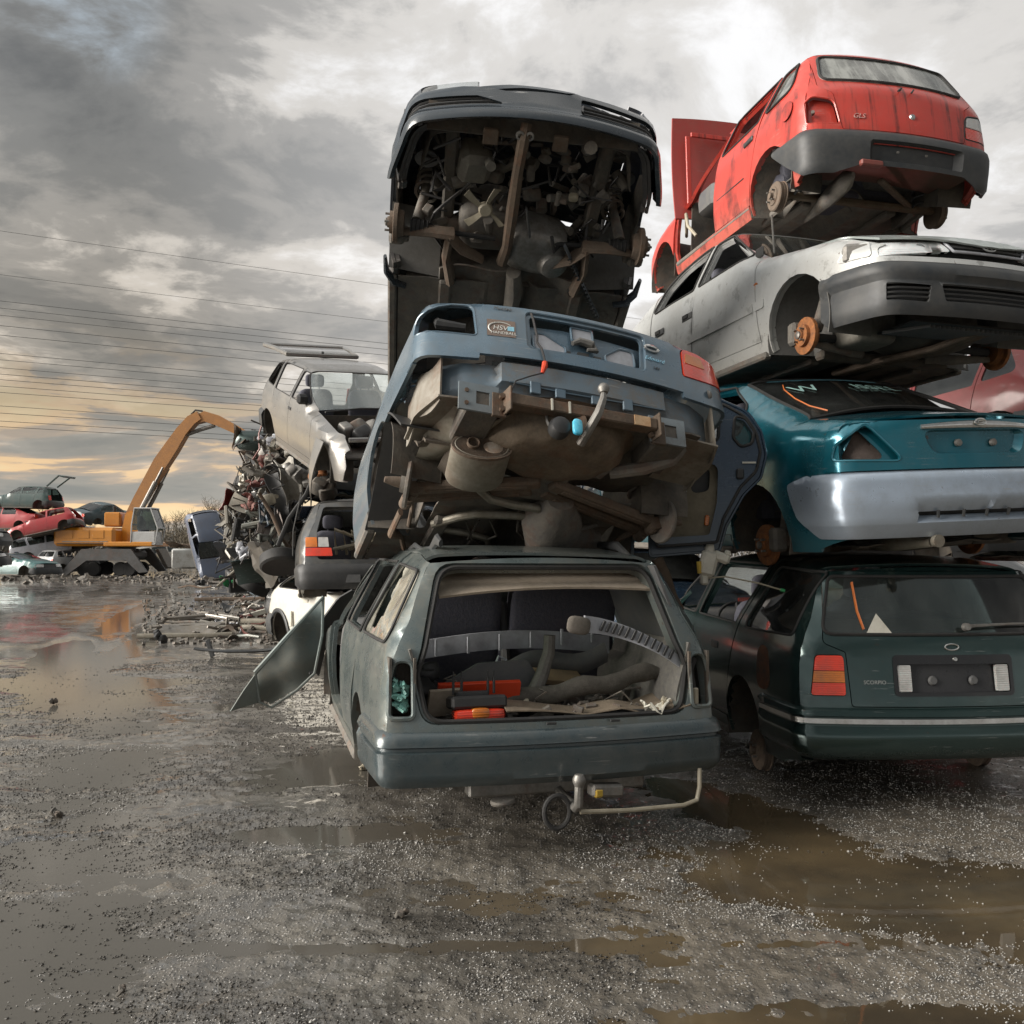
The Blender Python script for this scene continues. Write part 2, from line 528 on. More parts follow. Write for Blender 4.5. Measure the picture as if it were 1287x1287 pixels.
# ---------------------------------------------------------------- car bodies
def fillet(poly, n=6, rdef=.05):
    """round the corners of a closed polygon of (a, b[, radius])"""
    out = []; m = len(poly)
    for i in range(m):
        p0 = np.array(poly[i - 1][:2], float); p = np.array(poly[i][:2], float); p1 = np.array(poly[(i + 1) % m][:2], float)
        r = poly[i][2] if len(poly[i]) > 2 else rdef
        a = p0 - p; b = p1 - p; la = np.linalg.norm(a); lb = np.linalg.norm(b)
        if r <= 0 or la < 1e-6 or lb < 1e-6: out.append(p); continue
        a /= la; b /= lb; ang = math.acos(max(-1, min(1, float(a @ b))))
        if ang > 3.1 or ang < .05: out.append(p); continue
        d = min(r / math.tan(ang / 2), .48 * la, .48 * lb)
        q0 = p + a * d; q1 = p + b * d
        for k in range(n + 1):
            s = k / n
            out.append((1 - s) ** 2 * q0 + 2 * s * (1 - s) * p + s * s * q1)
    return [tuple(v) for v in out]


def resample(loop, step):
    out = []; m = len(loop)
    for i in range(m):
        a = np.array(loop[i]); b = np.array(loop[(i + 1) % m]); l = np.linalg.norm(b - a)
        if l < 1e-6: continue
        k = max(1, int(math.ceil(l / step)))
        for j in range(k): out.append(tuple(a + (b - a) * j / k))
    # drop points that fall together
    res = []
    for p in out:
        if not res or (abs(p[0] - res[-1][0]) + abs(p[1] - res[-1][1])) > step * .12: res.append(p)
    if len(res) > 3 and abs(res[0][0] - res[-1][0]) + abs(res[0][1] - res[-1][1]) < step * .12: res.pop()
    return res


def area2(p):
    return sum(p[i][0] * p[(i + 1) % len(p)][1] - p[(i + 1) % len(p)][0] * p[i][1] for i in range(len(p))) / 2


def inside(P, loop):
    x = P[:, 0]; y = P[:, 1]; c = np.zeros(len(P), bool); L = np.array(loop); M_ = np.roll(L, -1, 0)
    for (x0, y0), (x1, y1) in zip(L, M_):
        if y0 == y1: continue
        k = ((y0 > y) != (y1 > y))
        c ^= k & (x < (x1 - x0) * (y - y0) / (y1 - y0) + x0)
    return c


def inp(a, b, poly, e=.003):
    return inside(np.stack([a, b], 1), shrink(fillet(poly, 5), e))


def clip(poly, a, b):
    """part of a polygon to the left of the line a -> b"""
    a = np.array(a, float); b = np.array(b, float); n = np.array([-(b - a)[1], (b - a)[0]]); out = []
    P = [np.array(p[:2], float) for p in poly]; m = len(P)
    for i in range(m):
        p, q = P[i], P[(i + 1) % m]; dp = (p - a) @ n; dq = (q - a) @ n
        if dp >= 0: out.append(p)
        if (dp >= 0) != (dq >= 0): out.append(p + (q - p) * dp / (dp - dq))
    return [tuple(p) for p in out]


def inset(loop, fx, fz):
    """move a closed ccw loop inwards; fx, fz scale the two directions"""
    L = np.array(loop); d0 = L - np.roll(L, 1, 0); d1 = np.roll(L, -1, 0) - L
    d = d0 / (np.linalg.norm(d0, axis=1, keepdims=True) + 1e-9) + d1 / (np.linalg.norm(d1, axis=1, keepdims=True) + 1e-9)
    d /= np.linalg.norm(d, axis=1, keepdims=True) + 1e-9
    n = np.stack([-d[:, 1], d[:, 0]], 1)
    return [tuple(p) for p in L + np.stack([n[:, 0] * fx(L), n[:, 1] * fz(L)], 1)]


def shrink(poly, g):
    L = fillet(poly, 3, .0) if any(len(p) > 2 for p in poly) else [tuple(p) for p in poly]
    s = 1 if area2(L) > 0 else -1
    one = lambda A: np.full(len(A), g * s)
    return inset(L, one, one)


class Hull:
    def __init__(s, sil, hw, plan, sect, crown=.05, bowf=.13, bowr=.10, k=.10, xm=1.2):
        s.hw = hw; s.crown = crown; s.bowf = bowf; s.bowr = bowr; s.k = k; s.xm = xm
        L = fillet(sil, 8)
        if area2(L) < 0: L = L[::-1]
        s.loop = resample(L, .03); A = np.array(s.loop)
        s.x0, s.z0 = A.min(0) - .35; x1, z1 = A.max(0) + .35; s.h = .015
        nx = int((x1 - s.x0) / s.h) + 2; nz = int((z1 - s.z0) / s.h) + 2
        gx, gz = np.meshgrid(s.x0 + np.arange(nx) * s.h, s.z0 + np.arange(nz) * s.h, indexing='ij')
        P = np.stack([gx.ravel(), gz.ravel()], 1); D = np.full(len(P), 1e9)
        for a, b in zip(A, np.roll(A, -1, 0)):
            ab = b - a; t = np.clip(((P - a) @ ab) / (ab @ ab + 1e-12), 0, 1)
            e = P - a - t[:, None] * ab; D = np.minimum(D, (e * e).sum(1))
        D = np.sqrt(D); D[inside(P, s.loop)] *= -1
        s.D = D.reshape(nx, nz)
        zz = np.linspace(0, 2, 201); ss = np.interp(zz, [a for a, b in sect], [b for a, b in sect])
        kk = np.exp(-.5 * (np.arange(-9, 10) / 2.8) ** 2); kk /= kk.sum()
        s.sz = zz; s.ss = np.convolve(np.pad(ss, 9, 'edge'), kk, 'valid')
        xx = np.linspace(-2, 5, 351); pw = np.interp(xx, [a for a, b in plan], [b for a, b in plan])
        s.px = xx; s.pw = np.convolve(np.pad(pw, 9, 'edge'), kk, 'valid')

    def side(s, x, z):
        u = np.clip((x - s.x0) / s.h, 0, s.D.shape[0] - 1.001); v = np.clip((z - s.z0) / s.h, 0, s.D.shape[1] - 1.001)
        i = u.astype(int); j = v.astype(int); f = u - i; g = v - j; D = s.D
        return (D[i, j] * (1 - f) + D[i + 1, j] * f) * (1 - g) + (D[i, j + 1] * (1 - f) + D[i + 1, j + 1] * f) * g

    def F(s, P):
        x, y, z = P[:, 0], np.abs(P[:, 1]), P[:, 2]; q = (y / s.hw) ** 2
        sm = lambda t: np.clip(t, 0, 1) ** 2 * (3 - 2 * np.clip(t, 0, 1))
        xs = x + s.bowf * q * sm((x - s.xm) / .9) - s.bowr * q * sm((s.xm - x) / .9)
        d1 = s.side(xs, z + s.crown * q)
        d2 = (y - np.interp(x, s.px, s.pw) * np.interp(z, s.sz, s.ss)) * .95
        h = np.maximum(s.k - np.abs(d1 - d2), 0) / s.k
        return np.maximum(d1, d2) + h * h * s.k * .25

    def cast(s, O, Dr, tmax=2.6):
        lo = np.zeros(len(O)); hi = np.full(len(O), tmax)
        for _ in range(17):
            m = (lo + hi) / 2; ins = s.F(O + Dr * m[:, None]) < 0
            lo = np.where(ins, m, lo); hi = np.where(ins, hi, m)
        return O + Dr * ((lo + hi) / 2)[:, None]

    def grad(s, P):
        e = 4e-3; g = np.zeros_like(P)
        for k in range(3):
            d = np.zeros(3); d[k] = e
            g[:, k] = s.F(P + d) - s.F(P - d)
        return g / (np.linalg.norm(g, axis=1, keepdims=True) + 1e-12)


class Car:
    def __init__(s, name, spec, label, cat, loc, rot, mat, group=None, step=.055, shellmat=None):
        s.sp = spec; s.step = step; s.mat = mat; s.shellmat = shellmat or mat
        s.root = empty(name, loc, rot); tag(s.root, label, cat, group)
        s.h = Hull(spec['sil'], spec['hw'], spec['plan'], spec['sect'], spec.get('crown', .05), spec.get('bowf', .13), spec.get('bowr', .10), spec.get('k', .10), spec['wb'] * .45)
        s.wb = spec['wb']; s.cx = spec.get('cx', -.15); s.cxf = spec.get('cxf', s.wb + .05)
        exr, exf, ez = spec.get('exr', .10), spec.get('exf', .12), spec.get('ez', .045)
        xm = s.wb / 2
        s.ins = inset(s.h.loop, lambda L: np.where(L[:, 0] < xm, np.interp(L[:, 1], [.95, 1.1], [exr, exr * .75]), exf), lambda L: np.full(len(L), ez))
        # upper chain (x rising) and rear / front chains of the inset outline
        A = np.array(s.ins); zb = spec.get('zb', .2)
        up = A[A[:, 1] > zb + .02]
        i = int(np.argmin(A[:, 1] + (A[:, 0] < xm) * 0 + np.where(A[:, 0] > xm, 5, 0)))   # low rear point
        j = int(np.argmin(A[:, 1] + np.where(A[:, 0] < xm, 5, 0)))                          # low front point
        m = len(A); ch = []; k = i
        # walk from the rear bottom over the top to the front bottom (the loop is ccw, so step backwards)
        while True:
            ch.append(tuple(A[k]))
            if k == j: break
            k = (k - 1) % m
        s.chain = ch
        # top view seam: y as a function of x along the chain
        C = np.array(ch); Y = s.pt('L', C[:, 0], C[:, 1])[:, 1]
        s.cC, s.cY = C, Y

    # ---- mapping from panel coordinates to the body surface
    def pt(s, axis, a, b, off=0.0):
        a = np.atleast_1d(np.asarray(a, float)); b = np.atleast_1d(np.asarray(b, float)); n = len(a); o = np.zeros(n); one = np.ones(n)
        if axis in 'LR':
            O = np.stack([a, o, b], 1); D = np.stack([o, one, o], 1)
        elif axis == 'B':
            O = np.stack([o + s.sp.get('xin', .45), a, b], 1); D = np.stack([-one, o, o], 1)
        elif axis == 'F':
            O = np.stack([o + s.sp.get('xinf', s.wb * .5), a, b], 1); D = np.stack([one, o, o], 1)
        elif axis == 'T':
            O = np.stack([a, b, o + .5], 1); D = np.stack([o, o, one], 1)
        elif axis == 'C':                    # cylinder round a point near the tail, angle 0 = straight back
            O = np.stack([o + s.cx, o, b], 1); D = np.stack([-np.cos(a), np.sin(a), o], 1)
        elif axis == 'G':                    # cylinder round a point near the nose, angle 0 = straight ahead
            O = np.stack([o + s.cxf, o, b], 1); D = np.stack([np.cos(a), np.sin(a), o], 1)
        if axis in 'CG':                     # below the bumper's middle the face drops straight down
            zb = s.sp.get('zdrop', .40); O[:, 2] = np.maximum(O[:, 2], zb)
        P = s.h.cast(O, D)
        if axis in 'CG': P[:, 2] = b
        if axis in 'LRBFT' and not np.isscalar(off) or (np.isscalar(off) and off != 0) or callable(off):
            f = off(a, b) if callable(off) else off
            N = D if axis in 'CG' else s.h.grad(P)
            P = P + N * (f[:, None] if hasattr(f, '__len__') else f)
        if axis == 'R': P = P * np.array([1, -1, 1])
        return P

    def panel(s, name, axis, outline, holes=(), off=0.0, t=.012, step=None, mat=None, lines=(), parent=None, dent=None, smooth=42, rdef=.0):
        step = step or s.step
        loops = []
        for lp in [outline] + list(holes):
            loops.append(resample(fillet(lp, 5, rdef), step * .7))
        V = []; E = []
        for lp in loops:
            k = len(V); V += lp; E += [(k + i, k + (i + 1) % len(lp)) for i in range(len(lp))]
        extra = []
        for lp in lines:
            lp = resample(fillet(lp, 4, rdef), step * .7); extra.append(lp)
            k = len(V); V += lp; E += [(k + i, k + (i + 1) % len(lp)) for i in range(len(lp))]
        B = np.array(V); lo, hi = B.min(0), B.max(0)
        st = step
        gx = np.arange(lo[0], hi[0], st); gy = np.arange(lo[1], hi[1], st * .87); G = []
        for q, yv in enumerate(gy):
            G.append(np.stack([gx + (st / 2 if q % 2 else 0), np.full(len(gx), yv)], 1))
        G = np.concatenate(G)
        ok = inside(G, loops[0])
        for lp in loops[1:]: ok &= ~inside(G, lp)
        G = G[ok]
        if len(G):
            dm = np.full(len(G), 9.0)
            for i in range(0, len(B), 64):
                dd = np.sqrt(((G[:, None, :] - B[None, i:i + 64, :]) ** 2).sum(2)).min(1); dm = np.minimum(dm, dd)
            G = G[dm > st * .5]
        allv = [Vector(v) for v in V] + [Vector(v) for v in G]
        r = delaunay_2d_cdt(allv, E, [], 0, 1e-5)
        P2 = np.array([tuple(v) for v in r[0]]); T = np.array([f for f in r[2] if len(f) == 3])
        cen = P2[T].mean(1); ok = inside(cen, loops[0])
        for lp in loops[1:]: ok &= ~inside(cen, lp)
        T = T[ok]
        used = np.unique(T); remap = -np.ones(len(P2), int); remap[used] = np.arange(len(used)); P2 = P2[used]; T = remap[T]
        P = s.pt(axis, P2[:, 0], P2[:, 1], off)
        # orient outwards
        Q = s.h.grad(P * (np.array([1, -1, 1]) if axis == 'R' else 1)) * (np.array([1, -1, 1]) if axis == 'R' else 1)
        n = np.cross(P[T[:, 1]] - P[T[:, 0]], P[T[:, 2]] - P[T[:, 0]])
        fl = (n * Q[T[:, 0]]).sum(1) < 0
        T[fl] = T[fl][:, ::-1]
        if dent is not None:
            P = P + Q * np.asarray(dent(P)).reshape(-1, 1)
        F = [tuple(f) for f in T]
        if t: V2, F = thicken(P, F, t, Q)
        else: V2 = P
        return mk(name, V2, F, mat or s.mat, s.root if parent is None else parent, smooth)

    def seal(s, name, axis, loop, r=.009, off=.002, mat=None, parent=None, rdef=.0, mb=None, step=.05):
        lp = resample(fillet(loop, 5, rdef), step); A = np.array(lp)
        P = s.pt(axis, A[:, 0], A[:, 1], off + 1e-9)
        m = mb or MB(); m.tube([tuple(p) for p in P], r, 6, closed=True)
        if mb is None: return m.build(name, mat or M_RUBBER, s.root if parent is None else parent)

    # ---- outlines
    def seam_y(s, x):
        """half width of the top panels at x"""
        C, Y = s.cC, s.cY
        i0 = int(np.argmin(np.abs(C[:, 0] - x) + np.where(C[:, 1] < .6, 1, 0)))
        # interpolate along the upper part of the chain
        U = C[:, 1] > s.sp.get('zseam', .62)
        o = np.argsort(C[U, 0]); return float(np.interp(x, C[U, 0][o], Y[U][o]))

    def seam_B(s, z):
        C, Y = s.cC, s.cY; U = (C[:, 0] < s.sp.get('xseamB', .1))
        o = np.argsort(C[U, 1]); return float(np.interp(z, C[U, 1][o], Y[U][o]))

    def top_outline(s, x0, x1, b0=0.0, b1=0.0, g=.003, n=14):
        """plan outline between x0 (rear) and x1 (front); b = how far the middle of each end bulges outwards"""
        xs = np.linspace(x0 + g, x1 - g, n); ys = [s.seam_y(x) - g for x in xs]
        Lft = list(zip(xs, ys)); out = list(Lft)
        y1 = ys[-1]; out += [(x1 - g + b1 * (1 - (y / y1) ** 2), y) for y in np.linspace(y1, -y1, 12)[1:-1]]
        out += [(x, -y) for x, y in Lft[::-1]]
        y0 = ys[0]; out += [(x0 + g - b0 * (1 - (y / y0) ** 2), y) for y in np.linspace(-y0, y0, 12)[1:-1]]
        return [(float(a), float(b)) for a, b in out]

    def back_outline(s, z0, z1, g=.003, crown=.0, n=10, r=0):
        zs = np.linspace(z0, z1, n); ys = [s.seam_B(z) - g for z in zs]
        out = [(ys[0] * k, z0) for k in np.linspace(-1, 1, 6)[:-1]] + list(zip(ys, zs))
        out += [(y, z1 + crown * (1 - (y / ys[-1]) ** 2)) for y in np.linspace(ys[-1], -ys[-1], 10)[1:-1]]
        out += [(-y, z) for y, z in list(zip(ys, zs))[::-1]][:-1]
        return [(float(a), float(b)) for a, b in out]

    def side_outline(s, zb=None, rear_zb=None, front_zb=None, arch=None):
        sp = s.sp; zb = zb or sp.get('zb', .2); ra, zc = arch or (sp.get('arch', .335), sp.get('archz', .29))
        rz = rear_zb or sp.get('rear_zb', zb); fz = front_zb or sp.get('front_zb', zb)
        C = s.chain; xm = s.wb / 2
        up = [p for p in C if p[1] > (rz if p[0] < xm else fz) + .012]
        out = list(up)
        def arc(cx, zend_a, zend_b):
            # from the front foot of the arch over the top to its rear foot
            a0 = math.asin(max(-1, (zend_a - zc) / ra)); a1 = math.pi - math.asin(max(-1, (zend_b - zc) / ra))
            return [(cx + ra * math.cos(a), zc + ra * math.sin(a)) for a in np.linspace(a0, a1, 16)]
        xf = up[-1][0]; xr = up[0][0]
        out.append((xf, fz)); out += arc(s.wb, fz, zb); out += arc(0, zb, rz); out.append((xr, rz))
        return out

    # ---- whole sides
    def sides(s, miss=(), glass=None, noglass=(), shell=True, dents=None, doors_gap=.004, trim=True):
        """wings, doors and quarter panels of both sides with their windows, over a welded inner side"""
        sp = s.sp; names = sp['side_names']; cuts = sp['cuts']; glass = glass or M_GLASSD
        full = s.side_outline()
        for sd, ax in (('left', 'L'), ('right', 'R')):
            regs = []
            for i, nm in enumerate(names):
                reg = full
                if i > 0:
                    (xb, xt) = cuts[i - 1]; reg = clip(reg, (xb - doors_gap, 0.0), (xt - doors_gap, 2.0))   # keep what lies behind
                if i < len(cuts):
                    (xb, xt) = cuts[i]; reg = clip(reg, (xt + doors_gap, 2.0), (xb + doors_gap, 0.0))
                regs.append(reg)
            mb = MB(); nt = 0
            holes_shell = []
            for i, nm in enumerate(names):
                wins = [w for w in sp['windows'] if w[1] == i]
                if (nm, sd) in miss or nm in miss:
                    ap = shrink(resample(regs[i], .08), .055); holes_shell.append([(x, max(z, sp.get('sill_top', .30))) for x, z in ap]); continue
                reg = regs[i]
                if 'door' in nm:
                    reg = clip(reg, (-5, sp.get('sill_top', .30)), (9, sp.get('sill_top', .30)))
                hs = [fillet(w[0], 5, .03) for w in wins]
                d = None
                if dents: d = (lambda P, sdv=(len(nm) * 131 + ord(sd[0]) * 17 + dents[0] * 7), a=dents[1]: wob(P, sdv % 997, a, dents[2]))
                o = s.panel(nm, ax, reg, hs, t=.02, dent=d)
                for w in wins:
                    s.seal('', ax, w[0], .008, .001, rdef=.03, mb=mb); nt += 1
                    if w[2] and (w[3], sd) not in noglass and w[3] not in noglass:
                        s.panel('window', ax, shrink(fillet(w[0], 5, .03), -.004), off=-.014, t=.004, mat=glass, step=.09)
            if trim and nt: mb.build('window_seal', M_RUBBER, s.root)
            if shell:
                hs = holes_shell + [shrink(fillet(w[0], 5, .03), .012) for w in sp['windows'] if not ((names[w[1]], sd) in miss or names[w[1]] in miss)]
                s.panel('inner_side', ax, shrink(full, .004), hs, off=-.024, t=.03, mat=s.shellmat, step=s.step * 1.4)
        # sills
    def sill(s):
        sp = s.sp; x0 = sp.get('arch', .335) + .03; x1 = s.wb - sp.get('arch', .335) - .03; zt = sp.get('sill_top', .30); zb = sp.get('zb', .2)
        for ax in 'LR':
            s.panel('sill', ax, [(x0, zb - .01, .01), (x1, zb - .01, .01), (x1, zt - .005), (x0, zt - .005)], off=.002, t=.03)

    def liners(s, which=('L', 'R'), ends=(0, 1), mat=None, depth=.34, r=None):
        sp = s.sp; ra = (r or sp.get('arch', .335)) + .012; zc = sp.get('archz', .29)
        for e in ends:
            cx = s.wb if e else 0
            for ax in which:
                sg = 1 if ax == 'L' else -1
                yo = s.h.hw - .035; yi = s.h.hw - depth; m = MB()
                a0, a1 = R(-18), R(198)
                m.grid(lambda u, v: (cx + ra * math.cos(a0 + (a1 - a0) * u) * (1 - .12 * v), sg * (yo + (yi - yo) * v), zc + ra * math.sin(a0 + (a1 - a0) * u) * (1 - .05 * v) + .004 * math.sin(40 * u)), 22, 6, .006)
                m.grid(lambda u, v: (cx + ra * .89 * math.cos(a0 + (a1 - a0) * u) * v, sg * (yi + .0), zc + .95 * ra * math.sin(a0 + (a1 - a0) * u) * v), 22, 3, .006)
                m.build('wheel_arch_liner', mat or M_UNDER2, s.root)

    def floor(s, mat=None, z=.2, x0=None, x1=None):
        """pressed floor pan seen from below: tunnel, ribs, chassis rails"""
        sp = s.sp; ra = sp.get('arch', .335) + .03; hw = s.h.hw
        x0 = -.55 if x0 is None else x0; x1 = s.wb - ra - .02 if x1 is None else x1
        def h(x, y):
            t = .11 * math.exp(-(y / .13) ** 4) * (1 if x > .1 else max(0, 1 + (x - .1) * 3))
            return z + t + .007 * (math.sin(x * 34) > .3) * (abs(y) > .2) + .006 * math.sin(y * 21 + 1) + .03 * max(0, min(1, (.5 - x) * 3))
        def fn(u, v):
            x = x0 + (x1 - x0) * u; w = hw - .10 if ra < x < s.wb - ra else hw - .34
            w2 = hw - .36 + (.26) * min(1, max(0, (min(x - ra, s.wb - ra - x) + .06) / .06))
            y = (v * 2 - 1) * w2
            return (x, y, h(x, y))
        m = MB(); m.grid(fn, 64, 34, .01); m.build('floor_pan', mat or M_UNDER, s.root)
        for sg in (-1, 1):
            for a0, yo, w, dz in ((max(x0, .1), .42, .085, .015), (max(x0, ra), .06, .06, .004)):
                m = MB(); m.box(((a0 + x1) / 2, sg * (hw - yo), z - dz), (x1 - a0, w, .05), bev=.013); m.build('chassis_rail', M_UNDER, s.root)

    def cabin(s, seats=True, dash=True, rear_x=.35, seatmat=None, boot=True, side_trim=True):
        sp = s.sp; hw = s.h.hw; m = MB(); xf = sp['cowl'] - .02
        m.grid(lambda u, v: (-.5 + (xf + .5) * u, (v * 2 - 1) * (hw - .09 - .16 * (1 if -.5 + (xf + .5) * u < .33 else 0)), .33 + .10 * math.exp(-((v * 2 - 1) * 6) ** 4) + (.12 if -.5 + (xf + .5) * u < .2 else 0)), 20, 16, .01)
        m.build('cabin_floor', M_CARPET, s.root)
        m = MB(); m.grid(lambda u, v: (xf, (v * 2 - 1) * (hw - .12), .25 + .62 * u), 4, 6, .01); m.build('bulkhead', M_UNDER2, s.root)
        sm = seatmat or M_FABRIC
        if seats:
            for sg in (-1, 1): make_seat(s.root, (sp.get('seat_x', 1.15), sg * .36, .36), sm)
            make_bench(s.root, (rear_x, 0, .36), 2 * hw - .36, sm)
        if dash:
            m = MB(); cushion(m, (xf - .28, 0, .80), (.44, 2 * hw - .24, .26), .3); m.build('dashboard', M_DTRIM, s.root)
            m = MB(); c = Vector((xf - .62, .36, .83)); ax = Vector((-.85, 0, .5)).normalized(); e1 = Vector((0, 1, 0)); e2 = ax.cross(e1)
            m.tube([c + (e1 * math.cos(a) + e2 * math.sin(a)) * .185 for a in np.linspace(0, 2 * math.pi, 24, endpoint=False)], .014, 8, closed=True)
            m.cyl(c - ax * .1, c + ax * .012, .05, .045)
            for a in (.3, math.pi - .3, -math.pi / 2): m.tube([c, c + (e1 * math.cos(a) + e2 * math.sin(a)) * .18], .015, 6)
            m.build('steering_wheel', M_BLACK, s.root)
        if side_trim:
            for ax in 'LR':
                reg = clip(s.side_outline(), (9, sp['belt'] - .03), (-5, sp['belt'] - .03)); reg = clip(reg, (xf, 0), (xf, 2)) if False else [p for p in reg]
                reg = clip(reg, (xf - .02, 0.), (xf - .02, 2.))
                reg = clip(reg, (.36, 2.), (.36, 0.))
                if len(reg) > 3: s.panel('door_lining', ax, reg, off=-.075, t=.012, mat=M_DTRIM, step=.12)

    def rear_bumper(s, z0, z1, off, mat=None, th=1.32, step=.05, dent=None, lines=(), t=.02, holes=(), name='rear_bumper', ends=None):
        lo = ends or ((-th, z0 + .03), (-th * .97, z0))
        out = [(-th * .95, z0, .03), (th * .95, z0, .03), (th, z0 + .06, .03), (th, z1 - .03, .02), (th * .99, z1, .02), (-th * .99, z1, .02), (-th, z1 - .03, .02), (-th, z0 + .06, .03)]
        return s.panel(name, 'C', out, holes, off=off, t=t, mat=mat, step=step, lines=lines, dent=dent)

    def front_bumper(s, z0, z1, off, mat=None, th=1.25, step=.05, lines=(), t=.02, holes=(), name='front_bumper', out=None):
        out = out or [(-th * .95, z0, .03), (th * .95, z0, .03), (th, z0 + .06, .03), (th, z1 - .03, .02), (th * .99, z1, .02), (-th * .99, z1, .02), (-th, z1 - .03, .02), (-th, z0 + .06, .03)]
        return s.panel(name, 'G', out, holes, off=off, t=t, mat=mat, step=step, lines=lines)


def cushion(m, c, size, e=.45, rot=None, nu=14, nv=10):
    """soft-cornered block (superellipsoid)"""
    sp = lambda w, q: math.copysign(abs(w) ** q, w)
    V = []
    for i in range(nv + 1):
        p = -math.pi / 2 + math.pi * i / nv
        for k in range(nu):
            a = 2 * math.pi * k / nu
            V.append((size[0] / 2 * sp(math.cos(p), e) * sp(math.cos(a), e), size[1] / 2 * sp(math.cos(p), e) * sp(math.sin(a), e), size[2] / 2 * sp(math.sin(p), e)))
    F = [(i * nu + k, i * nu + (k + 1) % nu, (i + 1) * nu + (k + 1) % nu, (i + 1) * nu + k) for i in range(nv) for k in range(nu)]
    V = np.array(V)
    if rot: V = V @ rotm(rot).T
    return m.add(V + np.array([float(v) for v in c]), F)


def make_seat(root, p, mat):
    m = MB(); x, y, z = p
    cushion(m, (x + .02, y, z + .10), (.50, .48, .18), .4)
    cushion(m, (x - .30, y, z + .40), (.15, .48, .60), .4, (0, -14, 0))
    cushion(m, (x - .40, y, z + .80), (.09, .26, .18), .5, (0, -10, 0))
    m.tube([(x - .37, y - .06, z + .66), (x - .39, y - .06, z + .78)], .007, 6); m.tube([(x - .37, y + .06, z + .66), (x - .39, y + .06, z + .78)], .007, 6)
    m.build('seat', mat, root)


def make_bench(root, p, w, mat):
    m = MB(); x, y, z = p
    cushion(m, (x + .02, y, z + .10), (.50, w, .18), .35)
    cushion(m, (x - .26, y - w * .25, z + .38), (.14, w * .48, .58), .35, (0, -16, 0))
    cushion(m, (x - .26, y + w * .25, z + .38), (.14, w * .48, .58), .35, (0, -16, 0))
    m.build('rear_seat', mat, root)


def hub(root, c, sg, kind='disc', mat=None, r=.125, caliper=True):
    """brake disc or drum on its hub; c = centre of the outer face, sg = side (+1 left)"""
    c = Vector(c); ax = (0, sg, 0); mat = mat or M_ORUST
    if kind == 'disc':
        m = MB()
        m.lathe([(.03, -.01), (r, -.01), (r, -.022), (.09, -.024), (.075, -.06), (.03, -.06)], c, ax, 28)
        m.lathe([(r - .004, .004), (r, .002), (r, -.01), (r * .6, -.01), (r * .58, .030), (r * .30, .032), (r * .28, .045), (r * .12, .046), (.001, .046)], c, ax, 28)
        o = m.build('brake_disc', mat, root)
        m2 = MB()
        for k in range(4):
            a = math.pi / 4 + k * math.pi / 2
            m2.cyl(c + Vector((.05 * math.cos(a), sg * .028, .05 * math.sin(a))), c + Vector((.05 * math.cos(a), sg * .06, .05 * math.sin(a))), .0075, n=8)
        m2.lathe([(.026, .03), (.026, .055), (.014, .062), (.001, .062)], c, ax, 12)
        m2.build('wheel_stud', M_STEEL, o)
        if caliper:
            m3 = MB(); m3.box(c + Vector((-.115, -sg * .015, .035)), (.085, .10, .15), bev=.018); m3.box(c + Vector((-.12, -sg * .07, .035)), (.06, .05, .10), bev=.012)
            m3.cyl(c + Vector((-.105, -sg * .08, .06)), c + Vector((-.105, -sg * .02, .06)), .028, n=12)
            m3.build('brake_caliper', M_UNDER, root)
    else:
        m = MB()
        m.lathe([(.001, .055), (.025, .055), (.028, .03), (.07, .028), (.075, .02), (r * .93, .016), (r, .008), (r, -.012), (r * .97, -.016), (r, -.02), (r, -.04), (r * 1.05, -.042), (r * 1.05, -.05), (.03, -.05)], c, ax, 28)
        o = m.build('brake_drum', mat, root)
        m2 = MB()
        for k in range(4):
            a = math.pi / 4 + k * math.pi / 2
            m2.cyl(c + Vector((.052 * math.cos(a), sg * .02, .052 * math.sin(a))), c + Vector((.052 * math.cos(a), sg * .055, .052 * math.sin(a))), .0075, n=8)
        m2.build('wheel_stud', M_STEEL, o)


def coil(m, p0, p1, r, wire, turns=5, n=12):
    p0 = Vector(p0); p1 = Vector(p1); ax = (p1 - p0); L = ax.length; ax.normalize(); x = ax.orthogonal().normalized(); y = ax.cross(x)
    m.tube([p0 + ax * (L * i / (turns * n)) + (x * math.cos(2 * math.pi * i / n) + y * math.sin(2 * math.pi * i / n)) * r for i in range(turns * n + 1)], wire, 6)


def scale_sil(sil, kx=1, kz=1, dx=0):
    return [(p[0] * kx + dx, p[1] * kz) + tuple(p[2:]) for p in sil]

# silhouettes: x forward from the rear axle, z up from the road
SIL_ESTATE = [(-.94, .24, .05), (-1.0, .42, .08), (-.985, .62, .1), (-.94, .93, .15), (-.74, 1.36, .12), (-.3, 1.415, .6), (.7, 1.425, .6), (1.22, 1.375, .35), (1.98, .955, .12),
              (2.95, .80, .35), (3.22, .64, .12), (3.27, .42, .1), (3.16, .20, .08), (2.8, .17, 0), (-.6, .17, 0)]
SIL_SEDAN = [(-.86, .24, .05), (-.98, .42, .08), (-.975, .60, .1), (-.93, .965, .075), (-.42, 1.03, .3), (.42, 1.36, .32), (.95, 1.42, .6), (1.42, 1.375, .35), (2.20, .955, .12),
             (3.12, .80, .35), (3.40, .66, .10), (3.48, .42, .1), (3.38, .20, .08), (3.0, .17, 0), (-.6, .17, 0)]
SIL_HATCH = [(-.56, .26, .05), (-.645, .42, .08), (-.635, .60, .1), (-.575, .90, .15), (-.27, 1.33, .12), (.15, 1.385, .5), (.85, 1.395, .6), (1.22, 1.355, .33), (1.86, .945, .12),
             (2.72, .80, .35), (2.99, .64, .12), (3.05, .42, .1), (2.96, .20, .08), (2.6, .17, 0), (-.4, .17, 0)]
